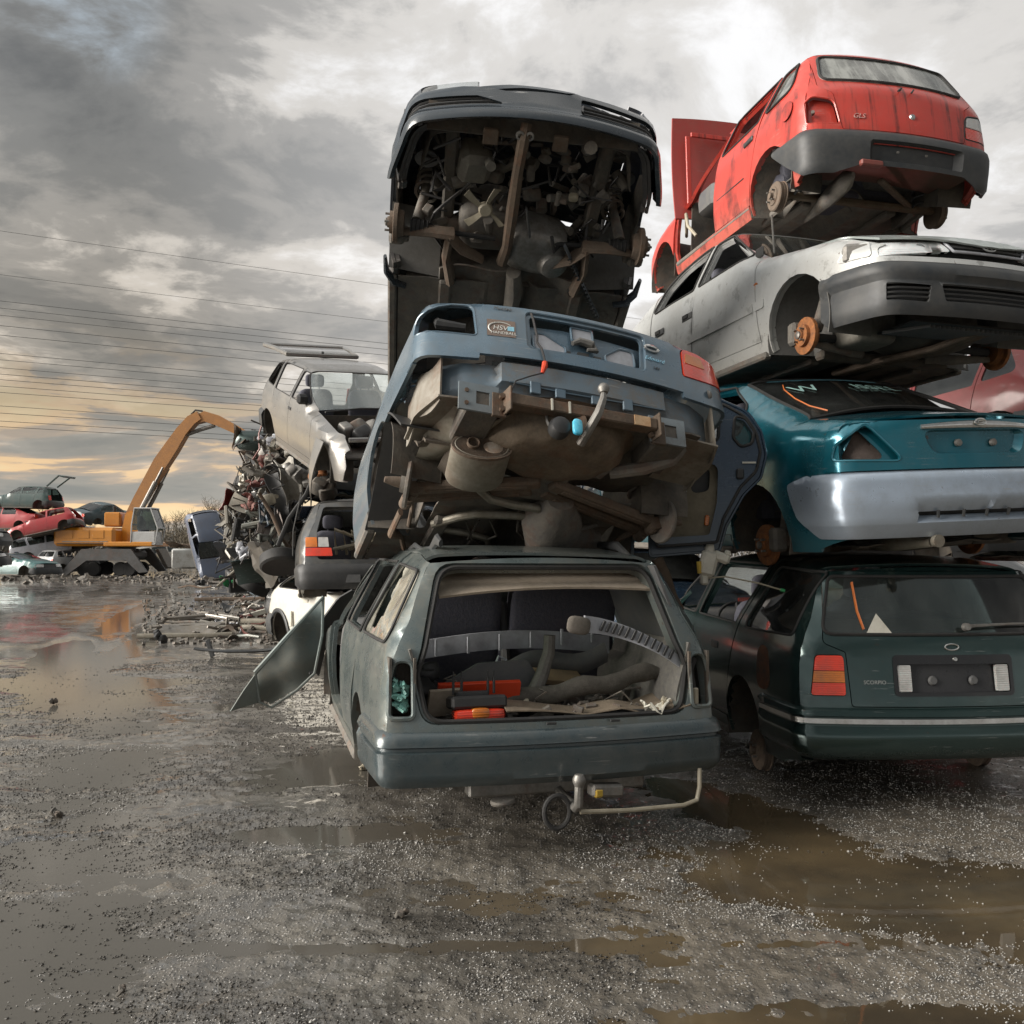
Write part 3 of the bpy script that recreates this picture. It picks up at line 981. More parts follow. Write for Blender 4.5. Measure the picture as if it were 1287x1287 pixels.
SECT = [(0.1, .90), (.22, .945), (.42, .99), (.60, 1.0), (.80, .985), (.93, .955), (1.0, .925), (1.36, .715), (1.45, .60), (1.7, .3)]


def spec_estate(hw=.845, kx=1.0, kz=1.0, wb=2.525):
    f = wb / 2.525
    X = lambda x: x * f
    return dict(sil=[(X(p[0]) if p[0] > 0 else p[0] * kx, p[1] * kz) + tuple(p[2:]) for p in SIL_ESTATE], hw=hw, wb=wb, sect=SECT,
                plan=[(-1.1, hw * .90), (-.85, hw * .965), (-.4, hw), (wb * .5, hw), (wb, hw * .985), (wb + .45, hw * .94), (wb + .75, hw * .82)],
                exr=.105, bowr=.10, side_names=['front_wing', 'front_door', 'rear_door', 'quarter_panel'], cuts=[(wb - .42, wb - .54), (X(1.02), X(1.0)), (.447, -.203)],
                windows=[([(X(1.83), .965, .03), (X(1.04), .95, .03), (X(1.04), 1.335, .03), (X(1.24), 1.325, .05)], 1, True, 'front'),
                         ([(X(.96), .95, .03), (.20, .945, .03), (.06, 1.345, .03), (X(.96), 1.35, .03)], 2, True, 'rear'),
                         ([(.08, .955, .04), (-.76, .965, .08), (-.66, 1.31, .05), (-.04, 1.335, .04)], 3, True, 'quarter')],
                belt=.93, cowl=X(1.96), zb=.2, sill_top=.30, arch=.335, archz=.29, seat_x=X(1.15), roof=(-.62, X(1.20)), screen=(X(1.215), X(1.93)), bonnet=(X(1.97), wb + .52))


def spec_sedan(hw=.85, wb=2.70):
    f = wb / 2.70; X = lambda x: x * f
    return dict(sil=[(X(p[0]) if p[0] > 0 else p[0], p[1]) + tuple(p[2:]) for p in SIL_SEDAN], hw=hw, wb=wb, sect=SECT,
                plan=[(-1.1, hw * .86), (-.85, hw * .945), (-.35, hw), (wb * .5, hw), (wb, hw * .985), (wb + .40, hw * .945), (wb + .70, hw * .84)],
                exr=.11, bowr=.13, xin=.0, side_names=['front_wing', 'front_door', 'rear_door', 'quarter_panel'], cuts=[(wb - .42, wb - .58), (X(1.16), X(1.14)), (.42, -.05)],
                windows=[([(X(2.02), .965, .03), (X(1.18), .955, .03), (X(1.18), 1.33, .03), (X(1.42), 1.322, .05)], 1, True, 'front'),
                         ([(X(1.10), .955, .03), (.22, .96, .05), (.30, 1.20, .06), (.55, 1.325, .06), (X(1.10), 1.335, .03)], 2, True, 'rear')],
                belt=.94, cowl=X(2.16), zb=.2, sill_top=.30, arch=.335, archz=.29, seat_x=X(1.25), roof=(.50, X(1.40)), screen=(X(1.415), X(2.14)), rear_screen=(-.36, .485), deck=(-.86, -.375), bonnet=(X(2.19), wb + .52))


def spec_hatch(hw=.80, wb=2.365, doors=5, kz=1.0):
    f = wb / 2.365; X = lambda x: x * f
    if doors == 5:
        nm = ['front_wing', 'front_door', 'rear_door', 'quarter_panel']; cuts = [(wb - .41, wb - .50), (X(1.0), X(.98)), (.411, -.033)]
        win = [([(X(1.70), .955, .03), (X(1.02), .945, .03), (X(1.02), 1.305, .03), (X(1.20), 1.30, .05)], 1, True, 'front'),
               ([(X(.95), .945, .03), (.24, .95, .03), (.16, 1.31, .04), (X(.95), 1.315, .03)], 2, True, 'rear'),
               ([(.15, .965, .04), (-.26, .99, .07), (-.13, 1.27, .06), (.08, 1.30, .04)], 3, True, 'quarter')]
    else:
        nm = ['front_wing', 'front_door', 'quarter_panel']; cuts = [(wb - .41, wb - .50), (X(.80), X(.78))]
        win = [([(X(1.70), .955, .03), (X(.82), .945, .03), (X(.82), 1.305, .03), (X(1.20), 1.30, .05)], 1, True, 'front'),
               ([(X(.74), .945, .03), (-.18, .97, .07), (-.06, 1.28, .06), (X(.74), 1.31, .03)], 2, True, 'quarter')]
    return dict(sil=[(X(p[0]) if p[0] > 0 else p[0], p[1] * kz) + tuple(p[2:]) for p in SIL_HATCH], hw=hw, wb=wb, sect=SECT,
                plan=[(-.75, hw * .90), (-.5, hw * .965), (-.1, hw), (wb * .5, hw), (wb, hw * .985), (wb + .42, hw * .94), (wb + .70, hw * .82)],
                exr=.105, bowr=.11, side_names=nm, cuts=cuts, windows=win, belt=.93, cowl=X(1.84), zb=.2, sill_top=.30, arch=.33, archz=.29,
                seat_x=X(1.05), roof=(-.16, X(1.20)), screen=(X(1.215), X(1.80)), bonnet=(X(1.845), wb + .50), cx=-.0)


def std_top(c, bonnet=True, screen=True, roof=True, glass=None, roofmat=None, roofdent=None):
    sp = c.sp
    if roof: c.panel('roof', 'T', c.top_outline(sp['roof'][0], sp['roof'][1], .04, .05), t=.015, dent=roofdent)
    if screen: c.panel('windscreen', 'T', c.top_outline(sp['screen'][0], sp['screen'][1], -.05, .06, .006), off=-.004, t=.005, mat=glass or M_GLASSD, step=.09)
    if bonnet: c.panel('bonnet', 'T', c.top_outline(sp['bonnet'][0], sp['bonnet'][1], -.06, .05), t=.015, dent=(lambda P: wob(P, 5, .006, 3)))


def theta(c, x, y, front=False):
    return math.atan2(y, (x - c.cxf) if front else (c.cx - x))
# ---------------------------------------------------------------- the yard: wet trodden ground with standing water
def vnoise(x, y, seed):
    """value noise on a hashed lattice, smooth, in 0..1"""
    xi = np.floor(x).astype(np.int64); yi = np.floor(y).astype(np.int64); fx = x - xi; fy = y - yi
    fx = fx * fx * (3 - 2 * fx); fy = fy * fy * (3 - 2 * fy)
    def hsh(a, b):
        n = (a * 374761393 + b * 668265263 + seed * 1442695041) & 0xffffffff
        n = ((n ^ (n >> 13)) * 1274126177) & 0xffffffff
        return ((n ^ (n >> 16)) & 0xffff) / 65535.0
    return (hsh(xi, yi) * (1 - fx) + hsh(xi + 1, yi) * fx) * (1 - fy) + (hsh(xi, yi + 1) * (1 - fx) + hsh(xi + 1, yi + 1) * fx) * fy


def fbm(x, y, s, seed, o=4, g=.5):
    r = 0; a = 1; t = 0
    for i in range(o):
        r = r + a * vnoise(x / s + 17.3 * i, y / s - 9.1 * i, seed + i); t += a; a *= g; s *= .5
    return r / t - .5


# hollows that hold water: x, y, half length, half width, turn, depth
HOLLOWS = [(1.75, 3.95, 1.35, .62, -24, .029), (2.9, 3.3, 1.0, .55, -10, .030), (1.25, 5.2, .95, .30, -62, .026), (.75, 2.85, .9, .2, 6, .018), (1.9, 2.75, 1.0, .34, 0, .022), (.4, 3.6, .9, .4, -20, .012), (-.7, 3.42, 2.2, .06, 1, .012),
           (-.95, 4.75, .6, .17, 2, .024), (-2.3, 4.2, 1.4, .9, 20, .010), (-2.6, 6.2, 2.0, 1.2, 10, .012), (-3.4, 8.6, 2.4, 1.3, 20, .014), (-2.2, 3.1, 1.2, .5, 0, .010), (-5.6, 11.5, .5, 3.4, 25, .036), (-5.2, 10.0, 1.9, .55, 5, .030),
           (-6.2, 16, .35, 5.5, 14, .030), (-8.3, 20, .5, 7, 16, .028), (-1.0, 6.3, .8, .5, 40, .016), (-11, 30, 3.5, 1.2, 4, .03), (-5.5, 26, 3, .9, -6, .026), (-14, 44, 6, 2, 2, .03), (3.4, 9, 1.2, .8, 0, .02), (-1.4, 2.6, .7, .3, 10, .016)]


def ground_h(x, y):
    x = np.asarray(x, float); y = np.asarray(y, float)
    d = np.hypot(x, y)
    h = .018 * fbm(x, y, 1.9, 3) + .034 * fbm(x * .8, y * 1.6, .42, 11, 5, .66) + .028 * fbm(x, y * 1.3, .10, 21, 4, .70) * np.clip(1.4 - d / 9, 0, 1) + .05 * fbm(x, y, 14, 31) * np.clip(d / 30, 0, 1)
    for (cx, cy, a, b, t, dp) in HOLLOWS:
        c, s = math.cos(R(t)), math.sin(R(t)); u = ((x - cx) * c + (y - cy) * s) / a; v = (-(x - cx) * s + (y - cy) * c) / b
        q = u * u + v * v
        h = h - dp * np.exp(-q * q * .8 - q * .4)
    # faint wheel ruts running away to the left
    ru = np.sin((x + .38 * y) * 3.6) * np.exp(-((x + .42 * y + 1.0) / 2.6) ** 2)
    h = h + .007 * ru
    lf = np.clip((.1 - x - .0 * y) / 1.6, 0, 1) * np.clip(1.15 - np.abs(y - 5) / 9, 0, 1); h = h - .0060 * lf * lf * (3 - 2 * lf) - .004 * np.clip((x - .4) / 1.2, 0, 1) * np.clip(1.3 - y / 6, 0, 1)
    return h + .004


WATER_Z = -.0125


def big_mesh(name, V, Q, mat, kind, label=None):
    me = bpy.data.meshes.new(name); V = np.asarray(V, np.float32); Q = np.asarray(Q, np.int32); n = Q.shape[1]
    me.vertices.add(len(V)); me.vertices.foreach_set('co', V.ravel())
    me.loops.add(Q.size); me.loops.foreach_set('vertex_index', Q.ravel())
    me.polygons.add(len(Q)); me.polygons.foreach_set('loop_start', np.arange(0, Q.size, n, dtype=np.int32))
    me.polygons.foreach_set('use_smooth', np.ones(len(Q), bool))
    me.update(calc_edges=True); me.validate()
    me.materials.append(mat)
    o = bpy.data.objects.new(name, me); COL.objects.link(o); o['kind'] = kind
    return o


def ground_mat():
    m, t, out = newmat('wet_ground')
    g = t.new('ShaderNodeNewGeometry').outputs['Position']
    n0 = t.noise(g, .35, 4, .5); n1 = t.noise(g, 1.6, 8, .65); n2 = t.noise(g, 11, 6, .7); n3 = t.noise(g, 75, 3, .6)
    vo = t.new('ShaderNodeTexVoronoi', {'Vector': g, 'Scale': 70.0, 'Randomness': 1.0}); vd = vo.outputs['Distance']; vc = vo.outputs['Color']
    rnd = t.new('ShaderNodeSeparateColor', {0: vc}).outputs[0]
    sp = t.new('ShaderNodeSeparateXYZ', {0: g})
    c = t.mix(t.mapr(n1, .35, .65), (.085, .078, .068), (.165, .150, .126))
    right = t.mapr(sp.outputs[0], -.6, 1.6, 0, 1, True)
    c = t.mix(t.math('MULTIPLY', right, t.mapr(n1, .3, .6, .2, .75)), c, (.150, .124, .092))
    c = t.mix(t.mapr(n2, .50, .66, 0, .75, True), c, (.028, .026, .023))
    # loose pale grit between the tracks
    grit = t.math('MULTIPLY', t.mapr(rnd, .60, .70, 0, 1), t.mapr(vd, .50, .30, 0, 1))
    amt = t.mapr(t.math('ADD', t.math('MULTIPLY', n1, .6), t.math('MULTIPLY', n0, .4)), .42, .60, .12, .85, True)
    c = t.mix(t.math('MULTIPLY', grit, amt), c, (.27, .26, .245))
    rg = t.math('ADD', t.mapr(n1, .34, .66, .10, .34), t.math('MULTIPLY', n2, .26))
    bp = t.new('ShaderNodeBump', {'Strength': .75, 'Distance': .016, 'Height': t.math('ADD', t.math('MULTIPLY', n2, .9), t.math('ADD', t.math('MULTIPLY', n3, .35), t.math('MULTIPLY', grit, .5)))})
    left = t.mapr(sp.outputs[0], 1.6, -1.0, .45, 1.0, True)
    wet = t.math('MULTIPLY', t.mapr(t.math('ADD', t.math('MULTIPLY', n1, .5), t.math('MULTIPLY', n2, .5)), .60, .45, 0, 1, True), left)
    principled(t, out, Base_Color=c, Roughness=rg, Normal=bp.outputs[0], Specular_IOR_Level=.8, Coat_Weight=wet, Coat_Roughness=.07, Coat_IOR=1.5)
    return m


def water_mat():
    m, t, out = newmat('muddy_water')
    g = t.new('ShaderNodeNewGeometry').outputs['Position']
    n1 = t.noise(g, 1.1, 6, .6); n2 = t.noise(g, 9, 4, .55); sp = t.new('ShaderNodeSeparateXYZ', {0: g})
    right = t.mapr(sp.outputs[0], -1.4, .9, 0, 1, True)
    c = t.mix(right, (.105, .097, .083), t.mix(t.mapr(n1, .38, .62), (.118, .088, .050), (.052, .041, .028)))
    bp = t.new('ShaderNodeBump', {'Strength': .03, 'Distance': .01, 'Height': n2})
    principled(t, out, Base_Color=c, Roughness=t.mapr(right, 0, 1, .08, .02), IOR=1.36, Normal=bp.outputs[0], Specular_IOR_Level=1.0)
    return m


def build_ground():
    rs = [.0]; r = .9
    while r < 14: rs.append(r); r *= 1.0062
    while r < 60: rs.append(r); r *= 1.035
    while r < 1900: rs.append(r); r *= 1.25
    rs[0] = .25
    th = list(np.linspace(-R(46), R(46), 560)) + list(np.linspace(R(46), 2 * math.pi - R(46), 70)[1:-1])
    rs = np.array(rs); th = np.array(th); n = len(th)
    X = rs[:, None] * np.sin(th); Y = rs[:, None] * np.cos(th); Z = ground_h(X, Y) * np.clip(1.0 - (rs[:, None] - 150) / 250, 0, 1)
    V = np.stack([X, Y, Z], 2).reshape(-1, 3)
    i, j = np.meshgrid(np.arange(len(rs) - 1), np.arange(n), indexing='ij'); j2 = (j + 1) % n
    Q = np.stack([i * n + j, (i + 1) * n + j, (i + 1) * n + j2, i * n + j2], 2).reshape(-1, 4)[:, ::-1]
    cen = len(V); V = np.concatenate([V, [[0, 0, 0]]])
    o = big_mesh('ground', V, Q, ground_mat(), 'structure')
    # standing water: level sheets filling the hollows
    wm = water_mat(); mw = MB()
    mw.grid(lambda u, v: (-26 + 36 * u, 1.2 + 52 * v, WATER_Z), 8, 8)
    w = mw.build('puddle_water', wm); w['kind'] = 'structure'


build_ground()


def scatter(name, N, keepn, seed, dens_fn, size_fn, mat, label, flat=.8):
    rs = np.random.RandomState(seed)
    d = 1.9 * np.exp(rs.rand(N) * 1.9); a = (rs.rand(N) - .5) * 1.15
    x = d * np.sin(a); y = d * np.cos(a); h = ground_h(x, y)
    keep = (rs.rand(N) < dens_fn(x, y)) & ((h > WATER_Z - .004) | (rs.rand(N) < .06))
    x, y, h = x[keep][:keepn], y[keep][:keepn], h[keep][:keepn]
    n = len(x); s = size_fn(rs, n, np.hypot(x, y))
    B = np.array([(1, 0, 0), (-.5, .87, 0), (-.5, -.87, 0), (.1, .1, .9), (0, 0, -.6)], float); T = np.array([(0, 1, 3), (1, 2, 3), (2, 0, 3), (1, 0, 4), (2, 1, 4), (0, 2, 4)])
    V = B[None] * s[:, None, None] * (.6 + .8 * rs.rand(n, 5, 1)); an = rs.rand(n) * 6.28; ca, sa = np.cos(an)[:, None], np.sin(an)[:, None]
    V = np.stack([V[..., 0] * ca - V[..., 1] * sa, V[..., 0] * sa + V[..., 1] * ca, V[..., 2] * flat], 2)
    V += np.stack([x, y, np.maximum(h, WATER_Z) + s * .25], 1)[:, None, :]
    Q = (T[None] + (np.arange(n) * 5)[:, None, None]).reshape(-1, 3)
    o = big_mesh(name, V.reshape(-1, 3), Q, mat, 'stuff'); o['label'] = label; o['category'] = name


def build_grit():
    """pale sleet and chippings, and dark crumbs of mud, lying on the wet ground"""
    scatter('grit', 260000, 40000, 12, lambda x, y: np.clip((fbm(x, y, .75, 51, 4, .65) + .035 + .06 * np.clip(x, -1.5, 2)) * 6.5 - .10, 0.004, 1) ** 1.6,
            lambda rs, n, d: .0012 + .0030 * rs.rand(n) ** 4 + .00042 * d + .006 * (rs.rand(n) > .992), rough_mat('pale_grit', (.46, .45, .43), (.22, .21, .19), 30, .5, bump=0), 'pale sleet and stone chippings scattered over the wet ground')
    scatter('mud_crumbs', 260000, 42000, 13, lambda x, y: np.clip((fbm(x, y * 2.2, .9, 61, 5, .65) + .02 - .07 * np.clip(x, -2.0, .9)) * 5.5 - .05, 0.01, 1) ** 1.5,
            lambda rs, n, d: .0009 + .0060 * rs.rand(n) ** 5 + .00055 * d, rough_mat('mud_crumb', (.030, .027, .023), (.06, .053, .045), 30, .45, bump=0), 'dark crumbs of mud and rubber trodden over the wet ground', .55)


build_grit()
# ---------------------------------------------------------------- the grey-green estate on the ground, tailgate gone
P_GREEN = paint('grey_green_paint', (.118, .152, .155), .45, .22, .4, (.21, .19, .15), spots=.15)
P_BLUE = paint('grey_blue_paint', (.100, .165, .222), .28, .24, .25, (.20, .18, .15), spots=.1)
P_NAVY = paint('navy_paint', (.020, .028, .042), .25, .26, .2)
P_RED = paint('faded_red_paint', (.54, .052, .036), .16, .34, 0, (.34, .15, .11), .85, (.085, .022, .018), coat=.45)
P_SILVER = paint('pale_silver_paint', (.60, .61, .60), .26, .30, .3, (.34, .32, .27), spots=.4)
P_TEAL = paint('teal_paint', (.006, .150, .205), .24, .14, .55, (.09, .12, .12), coat=1.0, scr=.35)
P_DGREEN = paint('dark_green_paint', (.024, .056, .053), .14, .14, .6, (.075, .085, .075), coat=1.0)
P_BEIGE = paint('silver_beige_paint', (.29, .285, .275), .30, .26, .6, (.22, .18, .13))
P_DGREY = paint('dark_grey_paint', (.075, .078, .08), .34, .3, .3, (.2, .175, .13))
P_WHITE = paint('white_paint', (.70, .68, .62), .3, .3, 0, (.34, .29, .21))
P_MAROON = paint('maroon_paint', (.20, .018, .018), .25, .4, .1)
P_DKBLUE = paint('dark_blue_paint', (.022, .048, .085), .2, .22, .35, (.10, .11, .11), coat=.9)


def rowoff(c, rows, extra=None):
    """surface offset of a bumper by height, for its grooves and steps"""
    zs = [r[0] for r in rows]; os_ = [r[1] for r in rows]
    return lambda a, b: np.interp(b, zs, os_) + (extra(a, b) if extra else 0)


def hl(th, z):
    """a horizontal crease across a wrap-round panel"""
    return [(-th, z - .004), (th, z - .004), (th, z + .004), (-th, z + .004)]


def build_estate():
    sp = spec_estate(.87); sp['k'] = .065; sp['bowr'] = .07; sp['zdrop'] = .45; sp['exr'] = .08; sp['rear_zb'] = .36
    sp['plan'][0] = (-1.1, .82); sp['plan'][1] = (-.85, .855)
    sp['sil'] = [(-.95, .24, .05), (-1.0, .42, .06), (-.985, .62, .1), (-.94, .93, .15), (-.73, 1.395, .09), (-.3, 1.44, .6), (.7, 1.445, .6)] + sp['sil'][7:]
    c = Car('estate_car', sp, 'grey green estate car on the ground, tailgate missing, boot full of junk', 'car', (-.03, 5.31, .03), (0.4, .1, 105.6), P_GREEN, step=.05)
    c.sides(miss={('front_door', 'left')}, glass=M_GLASSR, noglass={('rear', 'left'), ('rear', 'right'), ('front', 'right'), ('quarter', 'left')}, dents=(3, .010, 4))
    # torn film of broken glass left in the side window
    q = fillet(sp['windows'][2][0], 5, .03)
    rs = np.random.RandomState(4)
    hole = [(-.06 - .02 * rs.rand(), 1.0), (-.02, 1.10), (.0, 1.2), (-.06, 1.29), (-.15, 1.31), (-.24, 1.285), (-.22, 1.2), (-.30, 1.16), (-.30, 1.08), (-.24, 1.02), (-.17, .99)]
    hole = [(x + .02 * rs.randn() * .5, z + .012 * rs.randn()) for x, z in resample(hole, .04)]
    torn = glass('shattered_film', (.62, .72, .62), .9, (.52, .50, .42))
    c.panel('broken_side_window', 'L', shrink(q, -.004), [hole], off=-.012, t=.005, mat=torn, dent=lambda P: wob(P, 8, .006, 14))
    c.sill()
    c.panel('roof', 'T', c.top_outline(sp['roof'][0], sp['roof'][1], .05, .05), t=.015, dent=lambda P: wob(P, 2, .010, 2.5))
    c.panel('windscreen', 'T', c.top_outline(*sp['screen'], -.05, .06, .006), off=-.004, t=.005, mat=M_GLASSR, step=.1)
    c.panel('bonnet', 'T', c.top_outline(*sp['bonnet'], -.06, .05), t=.015)
    # tail: frame of the tailgate opening with the two lamp openings
    ap = [(-.63, .625, .09), (.63, .625, .09), (.675, .84, .06), (.63, .97, .12), (.535, 1.325, .11), (-.535, 1.325, .11), (-.63, .97, .12), (-.675, .84, .06)]
    lampR = [(-.70, .635, .03), (-.70, .895, .05), (-.785, .90, .06), (-.81, .80, .05), (-.815, .635, .03)]
    lampL = [(-y, z, r) for y, z, r in lampR]
    back = c.back_outline(.55, 1.345, crown=.03)
    rim = [(y * 1.05, z + (.022 if z > 1.1 else -.02), r) for y, z, r in ap]
    fl = lambda a, b: np.where(inp(a, b, rim), -.022, 0.0)
    c.panel('tailgate_frame', 'B', back, [ap, lampL, lampR], t=.05, off=fl, lines=[rim, shrink(fillet(rim, 5), .007)], step=.04)
    c.seal('tailgate_seal', 'B', [(y * 1.012, z + (.006 if z > 1.1 else -.006), r) for y, z, r in ap], .013, -.014)
    for lp, sg in ((lampL, 1), (lampR, -1)):
        c.seal('lamp_flange', 'B', [(y + (.004 if abs(y) > .7 else -.004) * sg * 0, z, r) for y, z, r in lp], .012, .0, mat=P_GREEN)
        m = MB(); y0 = sg * .755
        m.box((-.78, y0, .77), (.02, .11, .28)); m.box((-.84, y0 + sg * .05, .77), (.12, .012, .28)); m.box((-.86, y0 - sg * .060, .77), (.12, .012, .28))
        m.box((-.86, y0, .632), (.12, .10, .012))
        m.build('lamp_well', M_UNDER2, c.root)
    m = MB(); rs = np.random.RandomState(9)
    for k in range(26):
        m.box((-.89 + .02 * rs.rand(), .73 + .06 * rs.rand(), .65 + .16 * rs.rand()), (.012, .02 + .02 * rs.rand(), .02 + .03 * rs.rand()), rs.rand(3) * 90)
    m.build('glass_crumbs', M_SHARD, c.root)
    m = MB(); m.tube([(-.87, -.72, .64), (-.88, -.73, .72), (-.86, -.71, .80), (-.85, -.74, .87)], [.016, .02, .03, .03], 8); m.build('wiring_grommet', M_RUBBER, c.root)
    m = MB(); m.box((-.895, -.735, .68), (.03, .03, .09), (0, 0, 8), .006); m.build('lamp_holder', M_CREAM, c.root)
    # bumper
    off = rowoff(c, [(.325, .0), (.335, .02), (.36, .034), (.39, .036), (.395, .028), (.40, .036), (.485, .040), (.49, .018), (.505, .018), (.51, .036), (.545, .034), (.57, .014), (.595, -.04)])
    c.rear_bumper(.325, .595, off, mat=paint('bumper_green', (.046, .068, .076), .28, .24, .25, (.17, .16, .14), low=.15), step=.04, lines=[hl(1.2, .488), hl(1.2, .508), hl(1.2, .395)], dent=lambda P: wob(P, 6, .004, 6))
    for sg in (-1, 1):
        m = MB(); m.box((-1.0, sg * .16 - .1, .60), (.012, .05, .012), bev=.003); m.build('bumper_clip', M_BLACK, c.root)
    # roof rails: broken stubs
    for sg in (1, -1):
        m = MB(); y = c.seam_y(-.4) * .93 * sg; zt = float(c.pt('T', -.5, abs(y))[0, 2])
        if sg > 0:
            m.tube([(.25, y, zt + .02), (.05, y, zt + .045), (-.12, y * .97, zt + .01), (-.30, y * .95, zt + .02), (-.46, y * .94, zt + .07), (-.52, y * .93, zt + .05)], [.012, .016, .017, .02, .034, .02], 8, flat=.6)
        else:
            m.tube([(.6, y, zt + .05), (.1, y, zt + .06), (-.35, y, zt + .045), (-.55, y, zt - .03)], [.016, .018, .026, .02], 8, flat=.6)
        m.build('roof_rail', M_BUMPER, c.root)
    # inside
    c.floor(); c.liners()
    c.cabin(seats=False)
    make_seat(c.root, (1.15, .36, .36), M_FABRIC); make_seat(c.root, (1.15, -.36, .36), M_FABRIC)
    m = MB(); m.grid(lambda u, v: (-.93 + .98 * u, (v * 2 - 1) * .66, .585 + .006 * math.sin(u * 19) * math.sin(v * 23)), 16, 16, .012); m.build('boot_floor', M_CARPET, c.root)
    for (y, w) in ((.335, .60), (-.345, .66)):
        m = MB(); cushion(m, (.10, y, .90), (.12, w, .66), .22, (0, -14, 0), 20, 14); m.build('seat_back', M_FABRIC, c.root)
    m = MB(); m.tube([(.0, .0, .60), (.12, .0, 1.10)], .028, 8); m.build('seat_hinge_post', M_DTRIM, c.root)
    for sg in (1, -1):
        m = MB()
        m.grid(lambda u, v: (-.90 + .95 * u, sg * (.64 + .10 * max(0, v - .3) - .06 * math.exp(-((u - .95) / .4) ** 2) * (v < .6)), .59 + .36 * v), 14, 8, .012)
        m.build('boot_side_trim', M_CARPET, c.root)
        m = MB(); m.grid(lambda u, v: (-.80 + .8 * u, sg * (.735 - .17 * v - .03 * u * 0), .94 + .40 * v), 3, 8, .014)
        if sg < 0: m.build('pillar_trim', M_DTRIM, c.root)
    m = MB(); m.grid(lambda u, v: (-.66 + 1.6 * u, (v * 2 - 1) * .55, 1.352 - .03 * (v * 2 - 1) ** 2), 8, 8, .01); m.build('headlining', M_HEADL, c.root)
    # grey sill trim across the front of the boot
    m = MB(); m.grid(lambda u, v: (-.12 - .05 * u, (.60 - 1.16 * u), .80 + .10 * v + .05 * math.sin(u * 3.1) + .02 * u), 20, 3, .02)
    for k in range(6): m.box((-.155 - .03 * k / 6, .45 - .18 * k, .875 + .012 * k), (.02, .012, .09))
    m.build('load_sill_trim', M_TRIM, c.root)
    # under the tail: towbar
    m = MB(); m.tube([(-.62, -.03, .27), (-.96, -.03, .235), (-1.09, -.03, .225), (-1.13, -.03, .25), (-1.135, -.03, .335)], .021, 10); m.lathe([(.006, -.03), (.02, -.028), (.03, -.008), (.03, .008), (.02, .026), (.004, .03)], (-1.135, -.03, .362), (0, 0, 1), 16)
    m.box((-.80, -.03, .27), (.10, .9, .07), bev=.01)
    m.build('tow_ball', M_STEEL, c.root)
    m = MB(); m.tube([(-1.06 + .0 * math.sin(a), .05 + .062 * math.cos(a), .205 + .075 * math.sin(a)) for a in np.linspace(0, 6.283, 20, endpoint=False)], .012, 8, closed=True); m.build('safety_ring', M_RUBBER, c.root)
    m = MB(); m.box((-.98, -.22, .27), (.07, .17, .06), (4, 0, 6), .012); m.build('tow_socket', M_STEEL, c.root)
    m = MB(); m.box((-1.0, -.17, .265), (.05, .05, .045), (0, 0, 12), .01); m.build('socket_cap', M_YELLOW, c.root)
    m = MB(); m.tube([(-1.07, -.06, .20), (-1.05, -.3, .185), (-1.0, -.62, .175), (-.98, -.70, .19), (-.97, -.72, .25), (-.96, -.725, .34)], .011, 8); m.build('hanging_cable', M_CREAM, c.root)
    m = MB(); m.lathe([(.001, 0), (.05, .0), (.055, .01), (.05, .02), (.001, .025)], (-.95, .28, .25), (0, 0, -1), 14, 1, 1.4); m.build('floor_plug', M_UNDER, c.root)
    # rust patch / yellow chalk on the sill
    return c


CAR_A = build_estate()
def pose(p, rot, dx=0.0):
    """location of the rear axle when p is the point dx ahead of it"""
    v = np.array(p) - rotm(rot) @ np.array([dx, 0, 0])
    return tuple(float(a) for a in v)


def bolt_plate(m, c, sz, rot=None, holes=True):
    m.box(c, sz, rot, .004)


